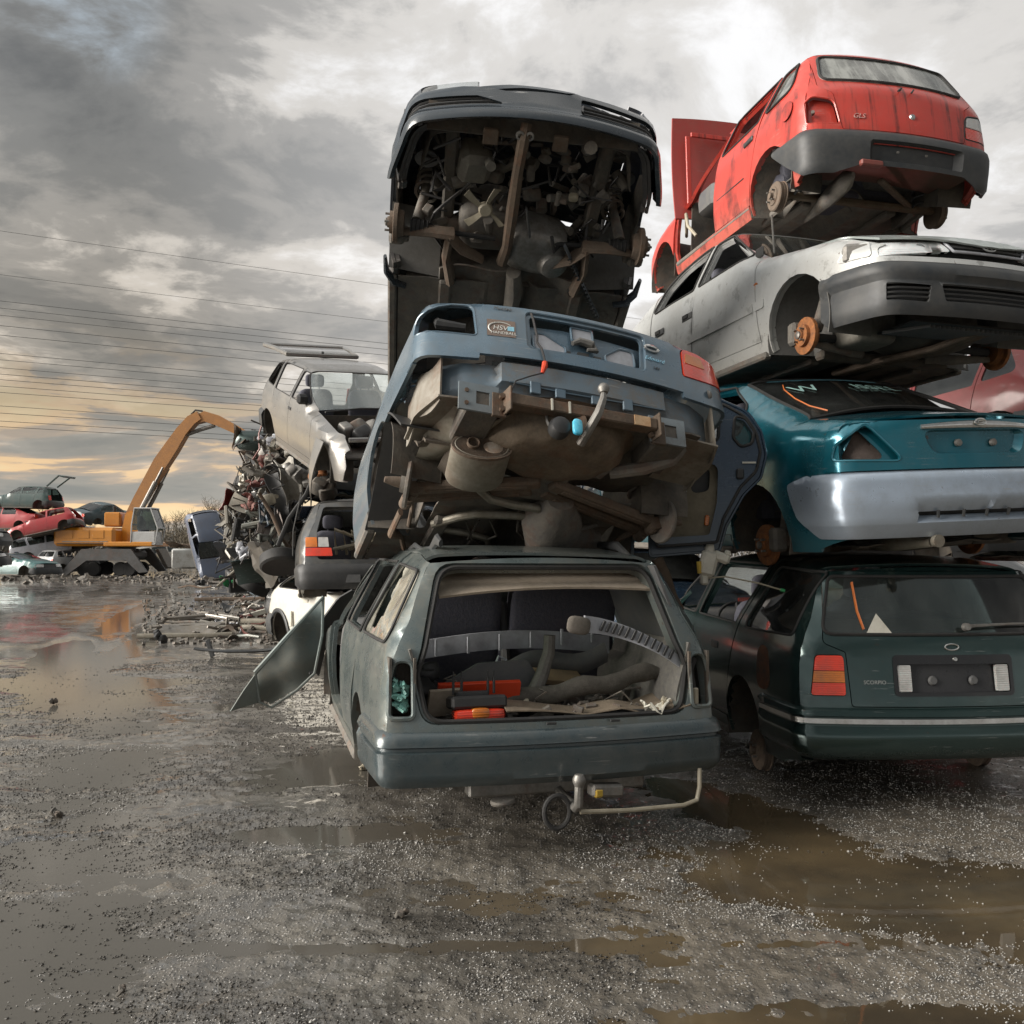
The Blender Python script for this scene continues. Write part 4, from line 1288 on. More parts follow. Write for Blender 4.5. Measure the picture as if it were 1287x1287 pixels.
# ---------------------------------------------------------------- the blue saloon lying nose down on the estate, bumper gone
def build_saloon():
    sp = spec_sedan(.88, 2.70); sp['exr'] = .18; sp['k'] = .075; sp['bowr'] = .11; sp['plan'][0] = (-1.1, .80); sp['plan'][1] = (-.85, .855); sp['rear_zb'] = .55; sp['arch'] = .345
    rot = (7.74, 22.8, 109.7)
    c = Car('saloon_car', sp, 'rear part of a grey blue saloon tipped on the estate roof, towbar and underside showing', 'car', (0.079, 5.133, 1.435), rot, P_BLUE, step=.05)
    sp['cuts'][1] = (.86, .66); sp['windows'] = [([(.70, .955, .03), (.22, .96, .05), (.30, 1.20, .06), (.52, 1.31, .04), (.66, 1.325, .03)], 2, True, 'rear')]
    c.sides(miss={'front_wing', 'front_door'}, shell=False, glass=M_GLASSD, dents=(5, .005, 4))
    for ax in 'LR': c.panel('sill', ax, [(.375, .19, .01), (.84, .19, .03), (.83, .295), (.375, .295)], off=.002, t=.03, mat=paint('sill_paint', (.20, .21, .21), .4, .4, .2))
    c.panel('roof', 'T', c.top_outline(.50, .76, .04, .03), t=.015, dent=lambda P: wob(P, 4, .02, 7))
    c.panel('rear_screen', 'T', c.top_outline(*sp['rear_screen'], -.05, .04, .006), off=-.004, t=.005, mat=M_GLASSD, step=.09)
    c.panel('boot_lid_top', 'T', c.top_outline(-.80, sp['deck'][1], .06, -.03), t=.015)
    ph = [(-.31, .675, .03), (.29, .675, .03), (.29, .885, .03), (-.335, .885, .03)]
    lid = [(-.565, .588, .02), (.565, .588, .02), (.565, .80, .0), (.53, .93, .05), (-.53, .93, .05), (-.565, .80, .0)]
    rim = [(-.335, .655, .04), (.315, .655, .04), (.315, .908, .04), (-.36, .908, .04)]
    fo = lambda a, b: np.where(inp(a, b, rim), -.012, 0.0)
    lidp = c.panel('boot_lid', 'B', lid, [ph], off=fo, lines=[rim, shrink(fillet(rim, 5), .006)], t=.014)
    c.seal('plate_recess_edge', 'B', rim, .006, -.006, mat=P_BLUE)
    pk = [[(-.29, .685, .03), (-.12, .685, .03), (-.12, .73, .02), (-.21, .80, .03), (-.29, .80, .03)], [(.10, .685, .03), (.27, .685, .03), (.27, .80, .03), (.21, .80, .03), (.10, .73, .03)], [(-.06, .79, .01), (.06, .79, .01), (.06, .88, .01), (-.06, .88, .01)]]
    c.panel('inner_lid', 'B', [(-.42, .61), (.42, .61), (.42, .845), (.1, .865), (-.42, .84)], off=-.055, t=.01); c.panel('lid_void_shade', 'B', [(-.42, .80), (.42, .80), (.42, .93), (-.42, .93)], off=-.14, t=.01, mat=M_BLACK)  # black sheet gives the hollow above the inner lid its shade by colour
    for p in pk:
        c.panel('inner_lid_pocket', 'B', p, off=-.035, t=.01, mat=M_TRIM); c.seal('pocket_edge', 'B', p, .007, -.034, mat=P_BLUE)
    m = MB(); P = c.pt('B', [.06, .02, -.05, -.07, -.02], [.765, .79, .78, .745, .74], -.03); m.tube([tuple(p) for p in P], [.012, .02, .024, .016, .01], 8); m.build('boot_lock', M_STEEL, c.root)
    m = MB()
    for (a, b, w, h) in ((.09, .70, .04, .035), (.0, .705, .06, .04), (-.08, .70, .04, .035)):
        P = c.pt('B', a, b, -.045)[0]; m.box(tuple(P), (.012, w, h), (0, 12, 0))
    m.build('lock_slot', M_BLACK, c.root)
    m = MB(); q = [(.285, .885), (.275, .84), (.27, .79), (.262, .73), (.265, .69), (.245, .655), (.235, .60), (.232, .57)]
    P = c.pt('B', [a for a, b in q], [b for a, b in q], .012); m.tube([tuple(p) for p in P], .006, 6)
    w = m.build('number_plate_cable', M_WIRE, c.root)
    m = MB(); m.tube([tuple(P[-1]), tuple(P[-1] + np.array([0, 0, -.02])), tuple(P[-1] + np.array([.01, .01, -.06]))], [.013, .016, .009], 8); m.build('bulb_holder', M_ORANGEPL, w)
    m = MB(); e = P[-1] + np.array([.01, .01, -.06]); m.tube([e, e + np.array([0, .06, -.03]), e + np.array([.02, .13, -.06]), e + np.array([.03, .16, -.14])], .004, 6); m.build('loose_cable', M_WIRE, c.root)
    # lamp corners
    th = lambda x, y: math.atan2(y, c.cx - x)
    for sg in (1, -1):
        t0, t1 = th(-.965, .575), th(-.72, .86)
        out = [(sg * a, b) + r for a, b, r in ((t0, .556, (.01,)), (t1 + .02, .556, (.01,)), (t1 + .02, .80, (.0,)), (t1, .945, (.02,)), (t0 + .0, .945, (.02,)))]
        lt = [(t0 + .02, .70, .02), (t1 - .035, .715, .05), (t1 - .05, .83, .06), (t0 + .15, .905, .05), (t0 + .05, .905, .05)]
        lt = [(sg * a, b, r) for a, b, r in lt]
        c.panel('lamp_corner_panel', 'C', out, [lt], t=.02)
        if sg < 0:
            la = lambda a, b: np.full(len(a), .004) + .006 * np.sin(b * 420) * 0
            c.panel('tail_lamp', 'C', shrink(fillet(lt, 5), .004), off=.006, t=.02, mat=M_LRED)
            c.panel('lamp_segment', 'C', [(sg * (t0 + .05), .80, .01), (sg * (t0 + .17), .80, .01), (sg * (t0 + .16), .87, .01), (sg * (t0 + .07), .87, .01)], off=.009, t=.008, mat=M_LAMB)
            P = c.pt('C', sg * (t0 + .16), .63, .004)[0]; m = MB(); m.lathe([(.001, .008), (.016, .008), (.022, .0), (.03, -.004)], P, (-.7, sg * .6, 0), 14); m.build('rubber_plug', M_STEEL, c.root)
        else:
            m = MB()
            P = c.pt('C', [sg * (t0 + .02), sg * (t1 - .02)], [.80, .80], -.10)
            m.grid(lambda u, v: tuple(P[0] * (1 - u) + P[1] * u + np.array([.05, -.02, (v - .5) * .30])), 4, 4, .008); m.build('lamp_well', M_UNDER2, c.root)
            m = MB(); P = c.pt('C', [sg * (t0 + .10), sg * (t0 + .22)], [.79, .80], -.06)
            m.tube([tuple(P[0]), tuple(P[1]), tuple(P[1] + np.array([.05, 0, .06]))], [.02, .03, .02], 8); m.build('lamp_loom', M_BLACK, c.root)
            c.seal('lamp_opening_edge', 'C', lt, .007, -.004, mat=P_BLUE)
    # bare tail panel, bumper brackets, towbar
    off = lambda a, b: -.06 + .035 * (b > .455) * (np.abs(a) < .44) - .05 * np.clip((np.abs(a) - .62) / .15, 0, 1)
    c.panel('tail_panel', 'B', [(-.76, .33, .04), (.76, .33, .04), (.77, .565, .02), (-.77, .565, .02)], off=off, t=.012, mat=paint('grimy_blue_paint', (.115, .17, .215), .62, .5, .1, (.19, .15, .11)), step=.035,
            lines=[[(-.44, .455), (.44, .455), (.44, .57), (-.44, .57)]])
    m = MB()
    for y in (-.22, -.05, .14, .27): m.box((-1.0 + .06, y, .435), (.016, .055, .07), bev=.004)
    m.tube([(-.935, -.42, .45), (-.94, -.2, .445), (-.94, .1, .44), (-.935, .40, .45)], .005, 5)
    m.build('floor_flange', P_BLUE, c.root)
    for y in (.56, -.42):
        m = MB(); x = -.955
        # bracket plate with a square hole and bolt holes, built as a frame
        m.box((x, y - .075, .31), (.012, .045, .15)); m.box((x, y + .055, .31), (.012, .085, .15)); m.box((x, y - .02, .365), (.012, .065, .04)); m.box((x, y - .02, .255), (.012, .065, .04))
        b = m.build('bumper_bracket', paint('bracket_paint', (.20, .25, .28), .5, .5, .1), c.root)
        for dz in (-.04, .03):
            m = MB(); m.cyl((x - .012, y + .06, .31 + dz), (x - .004, y + .06, .31 + dz), .011, n=8); m.build('bolt', M_RUST, b)
        m = MB(); m.box((x + .15, y - .02, .31), (.3, .17, .15), bev=.01); m.build('crash_box', M_UNDER2, c.root)
    m = MB(); m.box((-.985, .04, .305), (.062, .76, .062), (0, 0, 0), .006); m.build('towbar_beam', M_RUST, c.root)
    for y in (.43, -.34):
        m = MB(); m.box((-.985, y, .30), (.09, .012, .13), (0, 0, 12), .003); m.box((-.955, y + (.03 if y > 0 else -.03), .29), (.02, .07, .13), bev=.003)
        m.cyl((-.985, y + .02, .33), (-.965, y + .02, .33), .014, n=8); m.cyl((-.985, y + .02, .26), (-.965, y + .02, .26), .014, n=8); m.build('towbar_plate', M_RUST, c.root)
    m = MB(); m.box((-1.018, .215, .305), (.006, .010, .064)); m.build('paint_mark', M_WHITE, c.root)
    m = MB(); m.box((-1.018, .125, .305), (.006, .010, .064)); m.build('paint_mark', M_WHITE, c.root)
    m = MB(); m.box((-1.019, -.255, .303), (.006, .085, .055)); m.build('rating_plate', rough_mat('rating_plate', (.60, .42, .25), (.45, .25, .12), 20, .5), c.root)
    m = MB(); m.tube([(-.93, .04, .17), (-1.0, .03, .20), (-1.07, .0, .27), (-1.085, -.02, .34), (-1.085, -.025, .38)], [.022, .023, .022, .018, .013], 10)
    m.lathe([(.005, -.03), (.02, -.024), (.029, -.006), (.027, .01), (.018, .023), (.002, .028)], (-1.086, -.025, .40), (0, 0, 1), 16); m.build('tow_ball', M_STEEL, c.root)
    m = MB(); m.tube([(-.97, .085, .33), (-1.0, .06, .26), (-.98, .03, .18)], [.03, .026, .02], 6, flat=.4); m.build('tow_bracket', M_RUST, c.root)
    m = MB(); m.lathe([(.05, -.03), (.055, .0), (.046, .03), (.03, .04), (.001, .04)], (-.99, .17, .20), (-1, 0, 0), 16); m.build('tow_socket', M_BLACK, c.root)
    m = MB(); cushion(m, (-1.03, .095, .195), (.03, .05, .085), .6); m.build('socket_cover', rough_mat('cyan_plastic', (.03, .46, .72), (.25, .70, .85), 14, .3), c.root)
    m = MB(); m.tube([(-.95, .22, .30), (-.97, .225, .24), (-.97, .20, .18)], .007, 6); m.build('brake_cable_stub', M_STEEL, c.root)
    # quarter ends behind the bumper
    for sg in (1, -1):
        m = MB()
        m.grid(lambda u, v: (-.88 + .46 * u, sg * (.73 + .06 * min(1, u * 2.2)), .56 - .25 * v - .02 * math.sin(u * 9)), 12, 6, .01)
        m.grid(lambda u, v: (-.90 + .44 * u, sg * (.74 - .25 * v + .07 * min(1, u * 2.2)), .32 + .02 * v), 8, 4, .01)
        m.build('quarter_extension', rough_mat('grey_primer_grime', (.27, .25, .215), (.15, .125, .095), 6, .8, rust=.3, bump=.4), c.root)
    # underside
    c.floor(x0=-.30, x1=.80); c.liners(ends=(0,), depth=.30, mat=M_UNDER2)
    m = MB(); m.grid(lambda u, v: (-.94 + .75 * u, (v * 2 - 1) * .62, .33 + .04 * u + .01 * math.sin(v * 30)), 14, 24, .01); m.build('boot_floor', M_UNDER2, c.root)
    m = MB()
    def well(u, v):
        a = 2 * math.pi * u; r = (1 - (1 - v) ** 2.2) ** .5 if v < 1 else 1
        prof = [(.0, .185), (.20, .18), (.26, .19), (.31, .235), (.335, .30), (.38, .345), (.40, .35)]
        rr = np.interp(v, np.linspace(0, 1, 7), [p[0] for p in prof]); zz = np.interp(v, np.linspace(0, 1, 7), [p[1] for p in prof])
        zz += .006 * math.cos(a * 10) * (.3 < v < .8)
        return (-.70 + rr * math.cos(a) * .80, .09 + rr * math.sin(a) * 1.15, zz)
    m.grid(well, 48, 16); m.build('spare_wheel_well', rough_mat('brown_underseal', (.085, .066, .047), (.20, .155, .11), 9, .8, bump=1.0, rust=.3), c.root)
    # silencer with heat shield, exhaust pipes
    m = MB()
    e = [(.001, 0), (.115, .0), (.125, .006), (.138, .0), (.142, -.012), (.142, -.25), (.13, -.28), (.06, -.295), (.001, -.30)]
    m.lathe(e, (-.73, .475, .19), (-1, .12, .16), 28, .56, 1.05); sil = m.build('silencer', M_GALV, c.root)
    m = MB(); m.lathe([(.030, -.06), (.033, .012), (.028, .014), (.024, .0), (.022, -.05), (.001, -.055)], (-.735, .52, .195), (-1, .12, .16), 16); m.build('silencer_inlet', M_RUST, sil)
    m = MB(); m.lathe([(.05, .002), (.042, .008), (.001, .010)], (-.735, .42, .185), (-1, .12, .16), 20, .8, 1.1); m.build('silencer_end_plate', rough_mat('bright_patch', (.62, .58, .52), (.45, .27, .16), 12, .4, .5), sil)
    m = MB(); m.lathe([(.146, .004), (.146, -.014), (.138, -.014), (.138, .004)], (-.73, .475, .19), (-1, .12, .16), 28, .56, 1.04); m.build('silencer_seam', M_BRUST, sil)
    m = MB(); m.tube([(-.76, .47, .265), (-.80, .45, .28), (-.80, .42, .285), (-.76, .41, .27)], .008, 6); m.build('silencer_hanger', M_RUST, c.root)
    m = MB()
    def hs(u, v):
        return (-.86 + .52 * v + .03 * math.sin(u * 7), .72 - .46 * u, .335 - .06 * math.sin(math.pi * u) + .03 * math.sin(u * 9 + v * 5) - .05 * v * (u > .5))
    m.grid(hs, 18, 12, .006); m.build('heat_shield', M_GALV, c.root)
    m = MB(); m.tube([(-.43, .45, .18), (-.37, .42, .18), (-.25, .29, .165), (-.23, .15, .16), (-.22, .02, .165), (-.19, -.05, .175), (-.13, -.06, .185), (-.08, -.03, .185), (-.06, .13, .18), (-.02, .30, .18), (.04, .38, .18), (.18, .50, .18)], .024, 10); m.build('exhaust_pipe', M_GALV, c.root)
    m = MB(); m.tube([(.25, .50, .19), (.26, .27, .19), (.30, .14, .19), (.42, .10, .20)], .02, 10); m.build('front_pipe', M_GALV, c.root)
    # rear axle: lateral links, hubs, springs
    for sg in (1, -1):
        for (xa, xb, za, h) in ((-.20, -.47, .18, .055), (-.05, -.34, .20, .05)):
            m = MB(); P0 = Vector((xa, sg * .70, za)); P1 = Vector((xb, .08 * sg if sg > 0 else .02, za + .02))
            d = (P1 - P0); L = d.length; an = math.degrees(math.atan2(d.y, d.x))
            m.box((P0 + P1) / 2, (L, .075, h), (0, 0, an), .012); m.box((P0 + P1) / 2 + Vector((0, 0, -h * .5)), (L * .8, .03, .012), (0, 0, an), .004)
            m.cyl(P0 + Vector((-.05, 0, -.01)), P0 + Vector((.05, 0, -.01)), .036, n=14); m.cyl(P0 + Vector((-.02, 0, -.034)), P0 + Vector((.02, 0, -.034)), .02, n=10)
            m.build('lateral_link', M_BRUST, c.root)
        m = MB(); m.lathe([(.001, .03), (.05, .03), (.055, .006), (.125, .004), (.13, -.01), (.125, -.02), (.05, -.022), (.001, -.03)], (-.24, sg * .745, .19), (.15, sg, .1), 26); m.build('brake_backplate', M_UNDER, c.root)
        m = MB(); m.tube([(-.24, sg * .74, .19), (-.24, sg * .80, .192), (-.24, sg * .86, .195)], [.034, .028, .016], 12); m.build('stub_axle', M_BRUST, c.root)
        m = MB(); m.tube([(-.24, sg * .66, .20), (-.22, sg * .63, .40), (-.2, sg * .60, .62)], [.03, .034, .05], 12); coil(m, (-.22, sg * .63, .36), (-.2, sg * .60, .62), .075, .011, 5); m.build('suspension_strut', M_UNDER, c.root)
        m = MB(); m.tube([(-.20, sg * .70, .20), (.10, sg * .64, .22), (.42, sg * .60, .21)], .02, 8, flat=.6); m.build('trailing_arm', M_BRUST, c.root)
    m = MB(); m.grid(lambda u, v: (-.60 + .34 * u, .73 - .20 * v, .24 + .17 * u + .02 * math.sin(u * 10)), 8, 5, .012); m.grid(lambda u, v: (-.66 + .5 * u, .60 - .05 * v, .27 - .04 * v), 8, 3, .02); m.build('inner_wing_brace', rough_mat('grey_brown_metal', (.15, .125, .10), (.08, .065, .05), 8, .8, bump=.4), c.root)
    m = MB(); m.grid(lambda u, v: (-.62 + 1.0 * u, .86 - .26 * v + .02 * math.sin(u * 6), .30 + .30 * math.sin(math.pi * min(1, u * 1.02)) * (1 - .2 * v) - .12 * (u > .8) * (u - .8) * 5), 20, 6, .01); m.build('hanging_arch_liner', M_BLACK, c.root)
    m = MB(); m.tube([(-.30, -.10, .19), (-.10, -.12, .17), (.10, -.20, .17), (.2, -.46, .2)], [.06, .14, .15, .10], 14, flat=1.25); m.build('fuel_tank', M_UNDER, c.root)
    m = MB()
    for k in range(3): m.tube([(-.16 + .12 * k, .02, .21), (-.13 + .12 * k, -.12, .015 + .05), (-.06 + .12 * k, -.42, .2)], .012, 6, flat=.3)
    m.build('tank_strap', M_UNDER2, c.root)
    m = MB(); m.tube([(-.64, -.24, .21), (-.72, -.40, .22), (-.80, -.52, .25), (-.84, -.56, .31)], .035, 10); m.build('filler_pipe', M_UNDER, c.root)
    m = MB(); m.box((-.66, -.08, .21), (.12, .30, .03), (0, 0, 10), .008); m.box((-.40, .04, .22), (.30, .22, .05), bev=.012); m.build('axle_crossmember', M_UNDER, c.root)
    rs = np.random.RandomState(3); m = MB()
    for k in range(7):
        x0 = -.1 + .35 * rs.rand(); y0 = -.6 + 1.2 * rs.rand(); m.tube([(x0, y0, .20), (x0 + .2, y0 + .1 * rs.randn(), .17), (x0 + .45, y0 + .15 * rs.randn(), .2)], .007, 5)
    o = m.build('brake_pipes', M_UNDER2, c.root); o['kind'] = 'stuff'
    m = MB(); m.tube([(.12, .70, .20), (.30, .72, .14), (.40, .64, .19), (.50, .60, .16)], .03, 8, flat=.5); m.build('bent_arm', M_RUST, c.root)
    # badge, script, sticker
    def onB(y, z, off=.004):
        P = c.pt('B', y, z)[0]; N = c.h.grad(P[None])[0]; return P + N * off, N
    P, N = onB(-.385, .825); Mx = frame_at(P, N)
    m = MB(); ring = [Mx @ Vector((.040 * math.cos(a), .018 * math.sin(a), .002)) for a in np.linspace(0, 6.283, 28, endpoint=False)]; m.tube(ring, .0075, 6, closed=True); m.build('oval_badge', M_CHROME, c.root)
    P, N = onB(-.395, .755); text_mesh('Edouard', .035, rough_mat('pale_blue_script', (.25, .55, .75), (.4, .7, .85), 20, .3), c.root, frame_at(P, N), .001, 'script_lettering', .35)
    P, N = onB(-.40, .695); text_mesh('16V', .026, M_BLACK, c.root, frame_at(P, N), .001, 'lettering')
    P, N = onB(.43, .90); text_mesh('Mondeo', .028, M_DTRIM, c.root, frame_at(P, N), .001, 'lettering', .3)
    P, N = onB(.44, .765, .002); Mx = frame_at(P, N); m = MB(); m.add([Mx @ Vector(v) for v in ((-.072, -.055, 0), (.072, -.055, 0), (.072, .055, 0), (-.072, .055, 0))], [(0, 1, 2, 3)])
    stk = m.build('sticker', rough_mat('sticker_brown', (.17, .13, .11), (.23, .16, .12), 20, .5), c.root)
    wl = rough_mat('sticker_white', (.74, .74, .70), (.55, .54, .50), 30, .5)
    def off(x, y): return Mx @ Matrix.Translation((x, y, .0015))
    text_mesh('HSV', .042, wl, stk, off(-.006, .0), .0005, 'lettering', .15); text_mesh('HANDBALL', .0255, wl, stk, off(.012, -.033), .0005, 'lettering')
    m = MB(); m.add([off(.047, 0) @ Vector(v) for v in ((-.016, -.014, 0), (.018, -.014, 0), (.018, .016, 0), (-.016, .016, 0))], [(0, 1, 2, 3)]); m.build('sticker_patch', rough_mat('sticker_blue', (.22, .50, .64), (.35, .6, .7), 30, .5), stk)
    m = MB(); m.tube([Mx @ Vector((-.0 + .064 * math.cos(a), -.004 + .042 * math.sin(a), .001)) for a in np.linspace(.75, 3.9, 20)], [.0015 + .0035 * math.sin(math.pi * i / 19) for i in range(20)], 5); m.build('sticker_arc', wl, stk)
    return c


CAR_B = build_saloon()


# ---------------------------------------------------------------- the dark car above it, nose towards us, underside showing
def build_nose_up():
    sp = spec_sedan(.872, 2.60); sp['bowf'] = .17; sp['sil'] = [((p[0] + .13 if p[0] > 3.1 else p[0]),) + tuple(p[1:]) for p in sp['sil']]
    rot = (-4.4, -29.0, -82.5)
    c = Car('dark_saloon', sp, 'dark grey blue saloon on top, nose up, engine bay showing from below', 'car', pose((.042, 5.739, 3.289), rot, 2.60), rot, P_NAVY, step=.06)
    wb = 2.60
    c.sides(glass=M_GLASSD, shell=True); c.sill(); std_top(c, bonnet=False)
    c.panel('rear_screen', 'T', c.top_outline(*sp['rear_screen'], -.05, .04, .006), off=-.004, t=.005, mat=M_GLASSD, step=.1)
    c.panel('boot_lid', 'T', c.top_outline(*sp['deck'], .06, -.03), t=.015); c.rear_bumper(.3, .9, .0, mat=P_NAVY, step=.1)
    # bonnet a little open
    bo = c.panel('bonnet', 'T', c.top_outline(sp['bonnet'][0], wb + .50, -.06, .13), off=lambda a, b: .006 + np.clip((a - 2.3) / .8, 0, 1) * .05, t=.018)
    th = lambda x, y: math.atan2(y, x - c.cxf)
    MB_ = paint('dark_bumper_paint', (.022, .031, .040), .14, .2, .1, (.13, .125, .115), low=.05)
    gr = [[(-1.0, .285, .02), (-.24, .285, .05), (-.24, .30, .03), (-.40, .36, .03), (-1.0, .375, .04)], [(.30, .275, .02), (1.02, .285, .04), (1.0, .375, .04), (.30, .405, .02)]]
    of = lambda a, b: np.interp(b, [.14, .16, .20, .235, .26, .40, .46, .50], [-.06, .015, .035, .03, .012, .02, .02, -.02])
    out = [(-1.22, .17, .05), (-.9, .165, .1), (.9, .165, .1), (1.22, .17, .05), (1.25, .42, .04), (1.15, .475, .03), (.30, .475, .02), (.22, .42, .03), (-.22, .40, .08), (-.5, .46, .06), (-1.15, .475, .03), (-1.25, .42, .04)]
    c.front_bumper(0, 0, of, mat=MB_, holes=gr, out=out, lines=[hl(1.15, .24)], step=.045, t=.025)
    for g in gr:
        c.panel('grille_backing', 'G', g, off=-.05, t=.01, mat=M_BLACK)
        a0 = min(p[0] for p in g); a1 = max(p[0] for p in g)
        for z in (.305, .335, .365):
            aa = np.linspace(a0 + .03, a1 - .03, 14); P = c.pt('G', aa, np.full(14, z), -.005); m = MB(); m.tube([tuple(p) for p in P], .008, 6); m.build('grille_bar', M_BLACK, c.root)
        for q in np.linspace(a0 + .12, a1 - .1, 6):
            P = c.pt('G', [q, q], [.285, .37], -.012); m = MB(); m.tube([tuple(p) for p in P], .005, 5); m.build('grille_bar', M_BLACK, c.root)
    # lamp on one side only, the other an empty socket; nose panel between
    lm = [(-1.05, .50, .02), (-.42, .52, .02), (-.42, .60, .03), (-1.02, .62, .04)]
    c.panel('headlamp', 'G', lm, off=-.005, t=.03, mat=M_LAMPGL); c.panel('lamp_reflector', 'G', shrink(fillet(lm, 4), .008), off=-.07, t=.01, mat=M_REFL)
    c.panel('slam_panel', 'G', [(-1.1, .27), (1.1, .27), (1.1, .68), (-1.1, .68)], off=-.16, t=.02, mat=M_UNDER2)
    m = MB()
    for q in np.linspace(-.1, .9, 8):
        P = c.pt('G', q, .56, -.13)[0]; m.box(tuple(P), (.05, .07, .09), (0, 10 * q, 30 * q), .01)
    o = m.build('headlamp_brackets', M_BLACK, c.root); o['kind'] = 'stuff'
    c.panel('nose_strip', 'G', [(-.42, .40, .02), (-.1, .455, .03), (.2, .46, .02), (.30, .49, .02), (-.2, .50, .02), (-.42, .46, .02)], off=.01, t=.02, mat=MB_)
    # undertray edge and engine bay
    X = lambda x: x + wb
    c.floor(mat=M_UNDER, x1=wb - .42); c.liners(ends=(0,), depth=.3)
    m = MB(); m.tube([(X(.80), -.05, .24), (X(.74), -.06, .19), (X(.52), -.07, .17), (X(.25), -.07, .16), (X(-.05), -.07, .165), (X(-.20), -.09, .18)], [.04, .046, .042, .05, .042, .05], 8, flat=.8)
    o = m.build('engine_rail', M_RUST, c.root)
    for y in (-.085, -.03):
        m = MB(); m.lathe([(.026, -.006), (.026, .006), (.014, .008), (.012, -.006)], (X(.765), y, .175), (.3, 0, -1), 14); m.build('rail_bush', M_STEEL, o)
    m = MB(); m.grid(lambda u, v: (X(.70 + .10 * v), -.62 + 1.24 * u, .24 + .12 * v), 12, 3, .02); m.build('front_crossmember', M_UNDER2, c.root)
    for y in (-.25, .16): 
        m = MB(); m.box((X(.70), y, .23), (.10, .09, .03), bev=.006); m.build('mount_bracket', M_BRUST, c.root)
    for sg in (-1, 1):
        m = MB(); m.box((X(.25), sg * .47, .40), (.95, .08, .13), (0, 3, 0), .015); m.build('chassis_leg', M_UNDER2, c.root)
        m = MB()
        for k in range(9):
            t = k / 8; P = [(X(-.02), sg * .72, .17), (X(-.01), sg * .55, .18), (X(-.02), sg * .40, .19)]
        m.tube([(X(-.02), sg * .74, .17), (X(.01), sg * .58, .165), (X(-.01), sg * .42, .18)], [.03, .05, .055], 8, flat=.55)
        m.tube([(X(-.01), sg * .46, .18), (X(-.12), sg * .36, .175), (X(-.20), sg * .22, .18)], [.06, .055, .04], 8, flat=.5)
        m.tube([(X(.0), sg * .44, .18), (X(-.20), sg * .46, .18), (X(-.40), sg * .42, .18)], [.06, .06, .075], 8, flat=.5)
        a = m.build('control_arm', M_BRUST, c.root)
        m = MB(); m.lathe([(.035, -.03), (.04, 0), (.035, .03), (.012, .03), (.012, -.03)], (X(-.40), sg * .42, .18), (0, 0, 1), 16); m.build('bush', M_RUBBER, a)
        hub(c.root, (X(.02), sg * .80, .20), sg, 'disc', M_BRUST, .12)
        m = MB(); m.tube([(X(.0), sg * .70, .20), (X(.0), sg * .62, .20), (X(-.01), sg * .56, .20)], [.05, .048, .036], 12); m.tube([(X(-.01), sg * .56, .2), (X(-.05), sg * .15, .22)], .016, 8)
        for k in range(5): m.lathe([(.04, -.006), (.055, 0), (.04, .006)], (X(0), sg * (.69 - .025 * k), .20), (0, 1, 0), 14)
        m.build('drive_shaft', M_RUBBER, c.root)
        m = MB(); m.tube([(X(.02), sg * .66, .24), (X(.05), sg * .62, .50), (X(.05), sg * .60, .75)], [.035, .03, .06], 12); coil(m, (X(.05), sg * .62, .45), (X(.05), sg * .60, .75), .07, .011, 5); m.build('suspension_strut', M_UNDER, c.root)
        # plastic arch liner rear half, grey
        m = MB(); m.grid(lambda u, v: (X(-.12 - .26 * u - .03 * v), sg * (.84 - .34 * v), .22 + .34 * (1 - u) ** .8 - .02 * v), 10, 8, .008); m.build('arch_liner', rough_mat('grey_liner', (.135, .132, .125), (.09, .085, .075), 6, .7), c.root)
        m = MB(); m.tube([(X(-.26), sg * .86, .19), (X(-.38), sg * .85, .18), (X(-.47), sg * .80, .18), (X(-.50), sg * .72, .18)], [.02, .035, .04, .03], 8, flat=.6); m.build('mud_flap', MB_, c.root)
        m = MB(); m.grid(lambda u, v: (X(.38 - .7 * u), sg * (.80 - .02 * v), .45 + .40 * v), 8, 5, .01); m.build('inner_wing', M_UNDER2, c.root)
        m = MB(); m.lathe([(.001, -.02), (.05, -.02), (.075, .0), (.075, .01)], (X(.36), sg * .62, .42), (-1 * .2, 0, -1), 18); m.build('lamp_back', M_DTRIM, c.root)
    m = MB(); m.box((X(.42), -.33, .36), (.22, .20, .22), (10, 5, 8), .04); m.cyl((X(.50), -.24, .26), (X(.53), -.23, .18), .03, n=12); m.build('washer_reservoir', rough_mat('dirty_reservoir', (.20, .19, .16), (.11, .1, .085), 6, .6), c.root)
    # radiator fan, one blade missing
    m = MB(); fc = Vector((X(.20), -.235, .20)); m.lathe([(.001, .03), (.035, .03), (.045, .02), (.045, -.01)], fc, (.25, 0, -1), 16)
    for a in (15, 130, 215, 305):
        V = []; F = []
        for i in range(6):
            r = .04 + .13 * i / 5; w = .035 + .035 * i / 5
            for s_ in (-1, 1):
                an = R(a) + s_ * w / r * .55 * .6 + .12 * i / 5
                V.append(fc + Vector((r * math.cos(an), r * math.sin(an), .008 * s_ - .005)))
        for i in range(5): F.append((2 * i, 2 * i + 1, 2 * i + 3, 2 * i + 2))
        m.add(*thicken(np.array([tuple(v) for v in V]), F, .005))
    m.build('fan', M_CREAM, c.root)
    m = MB(); m.tube([(X(.0), .30, .16), (X(-.25), .44, .15), (X(-.62), .64, .17)], .03, 4, flat=.35)
    sb = m.build('slotted_bar', rough_mat('slate_steel', (.19, .21, .235), (.12, .13, .14), 8, .55, .3), c.root)
    m = MB()
    for k in range(16):
        t = k / 15; m.box((X(-.08 - .50 * t), .345 + .27 * t, .128), (.012, .03, .006), (0, 0, -30))
    o = m.build('bar_slots', M_BLACK, sb); o['kind'] = 'stuff'
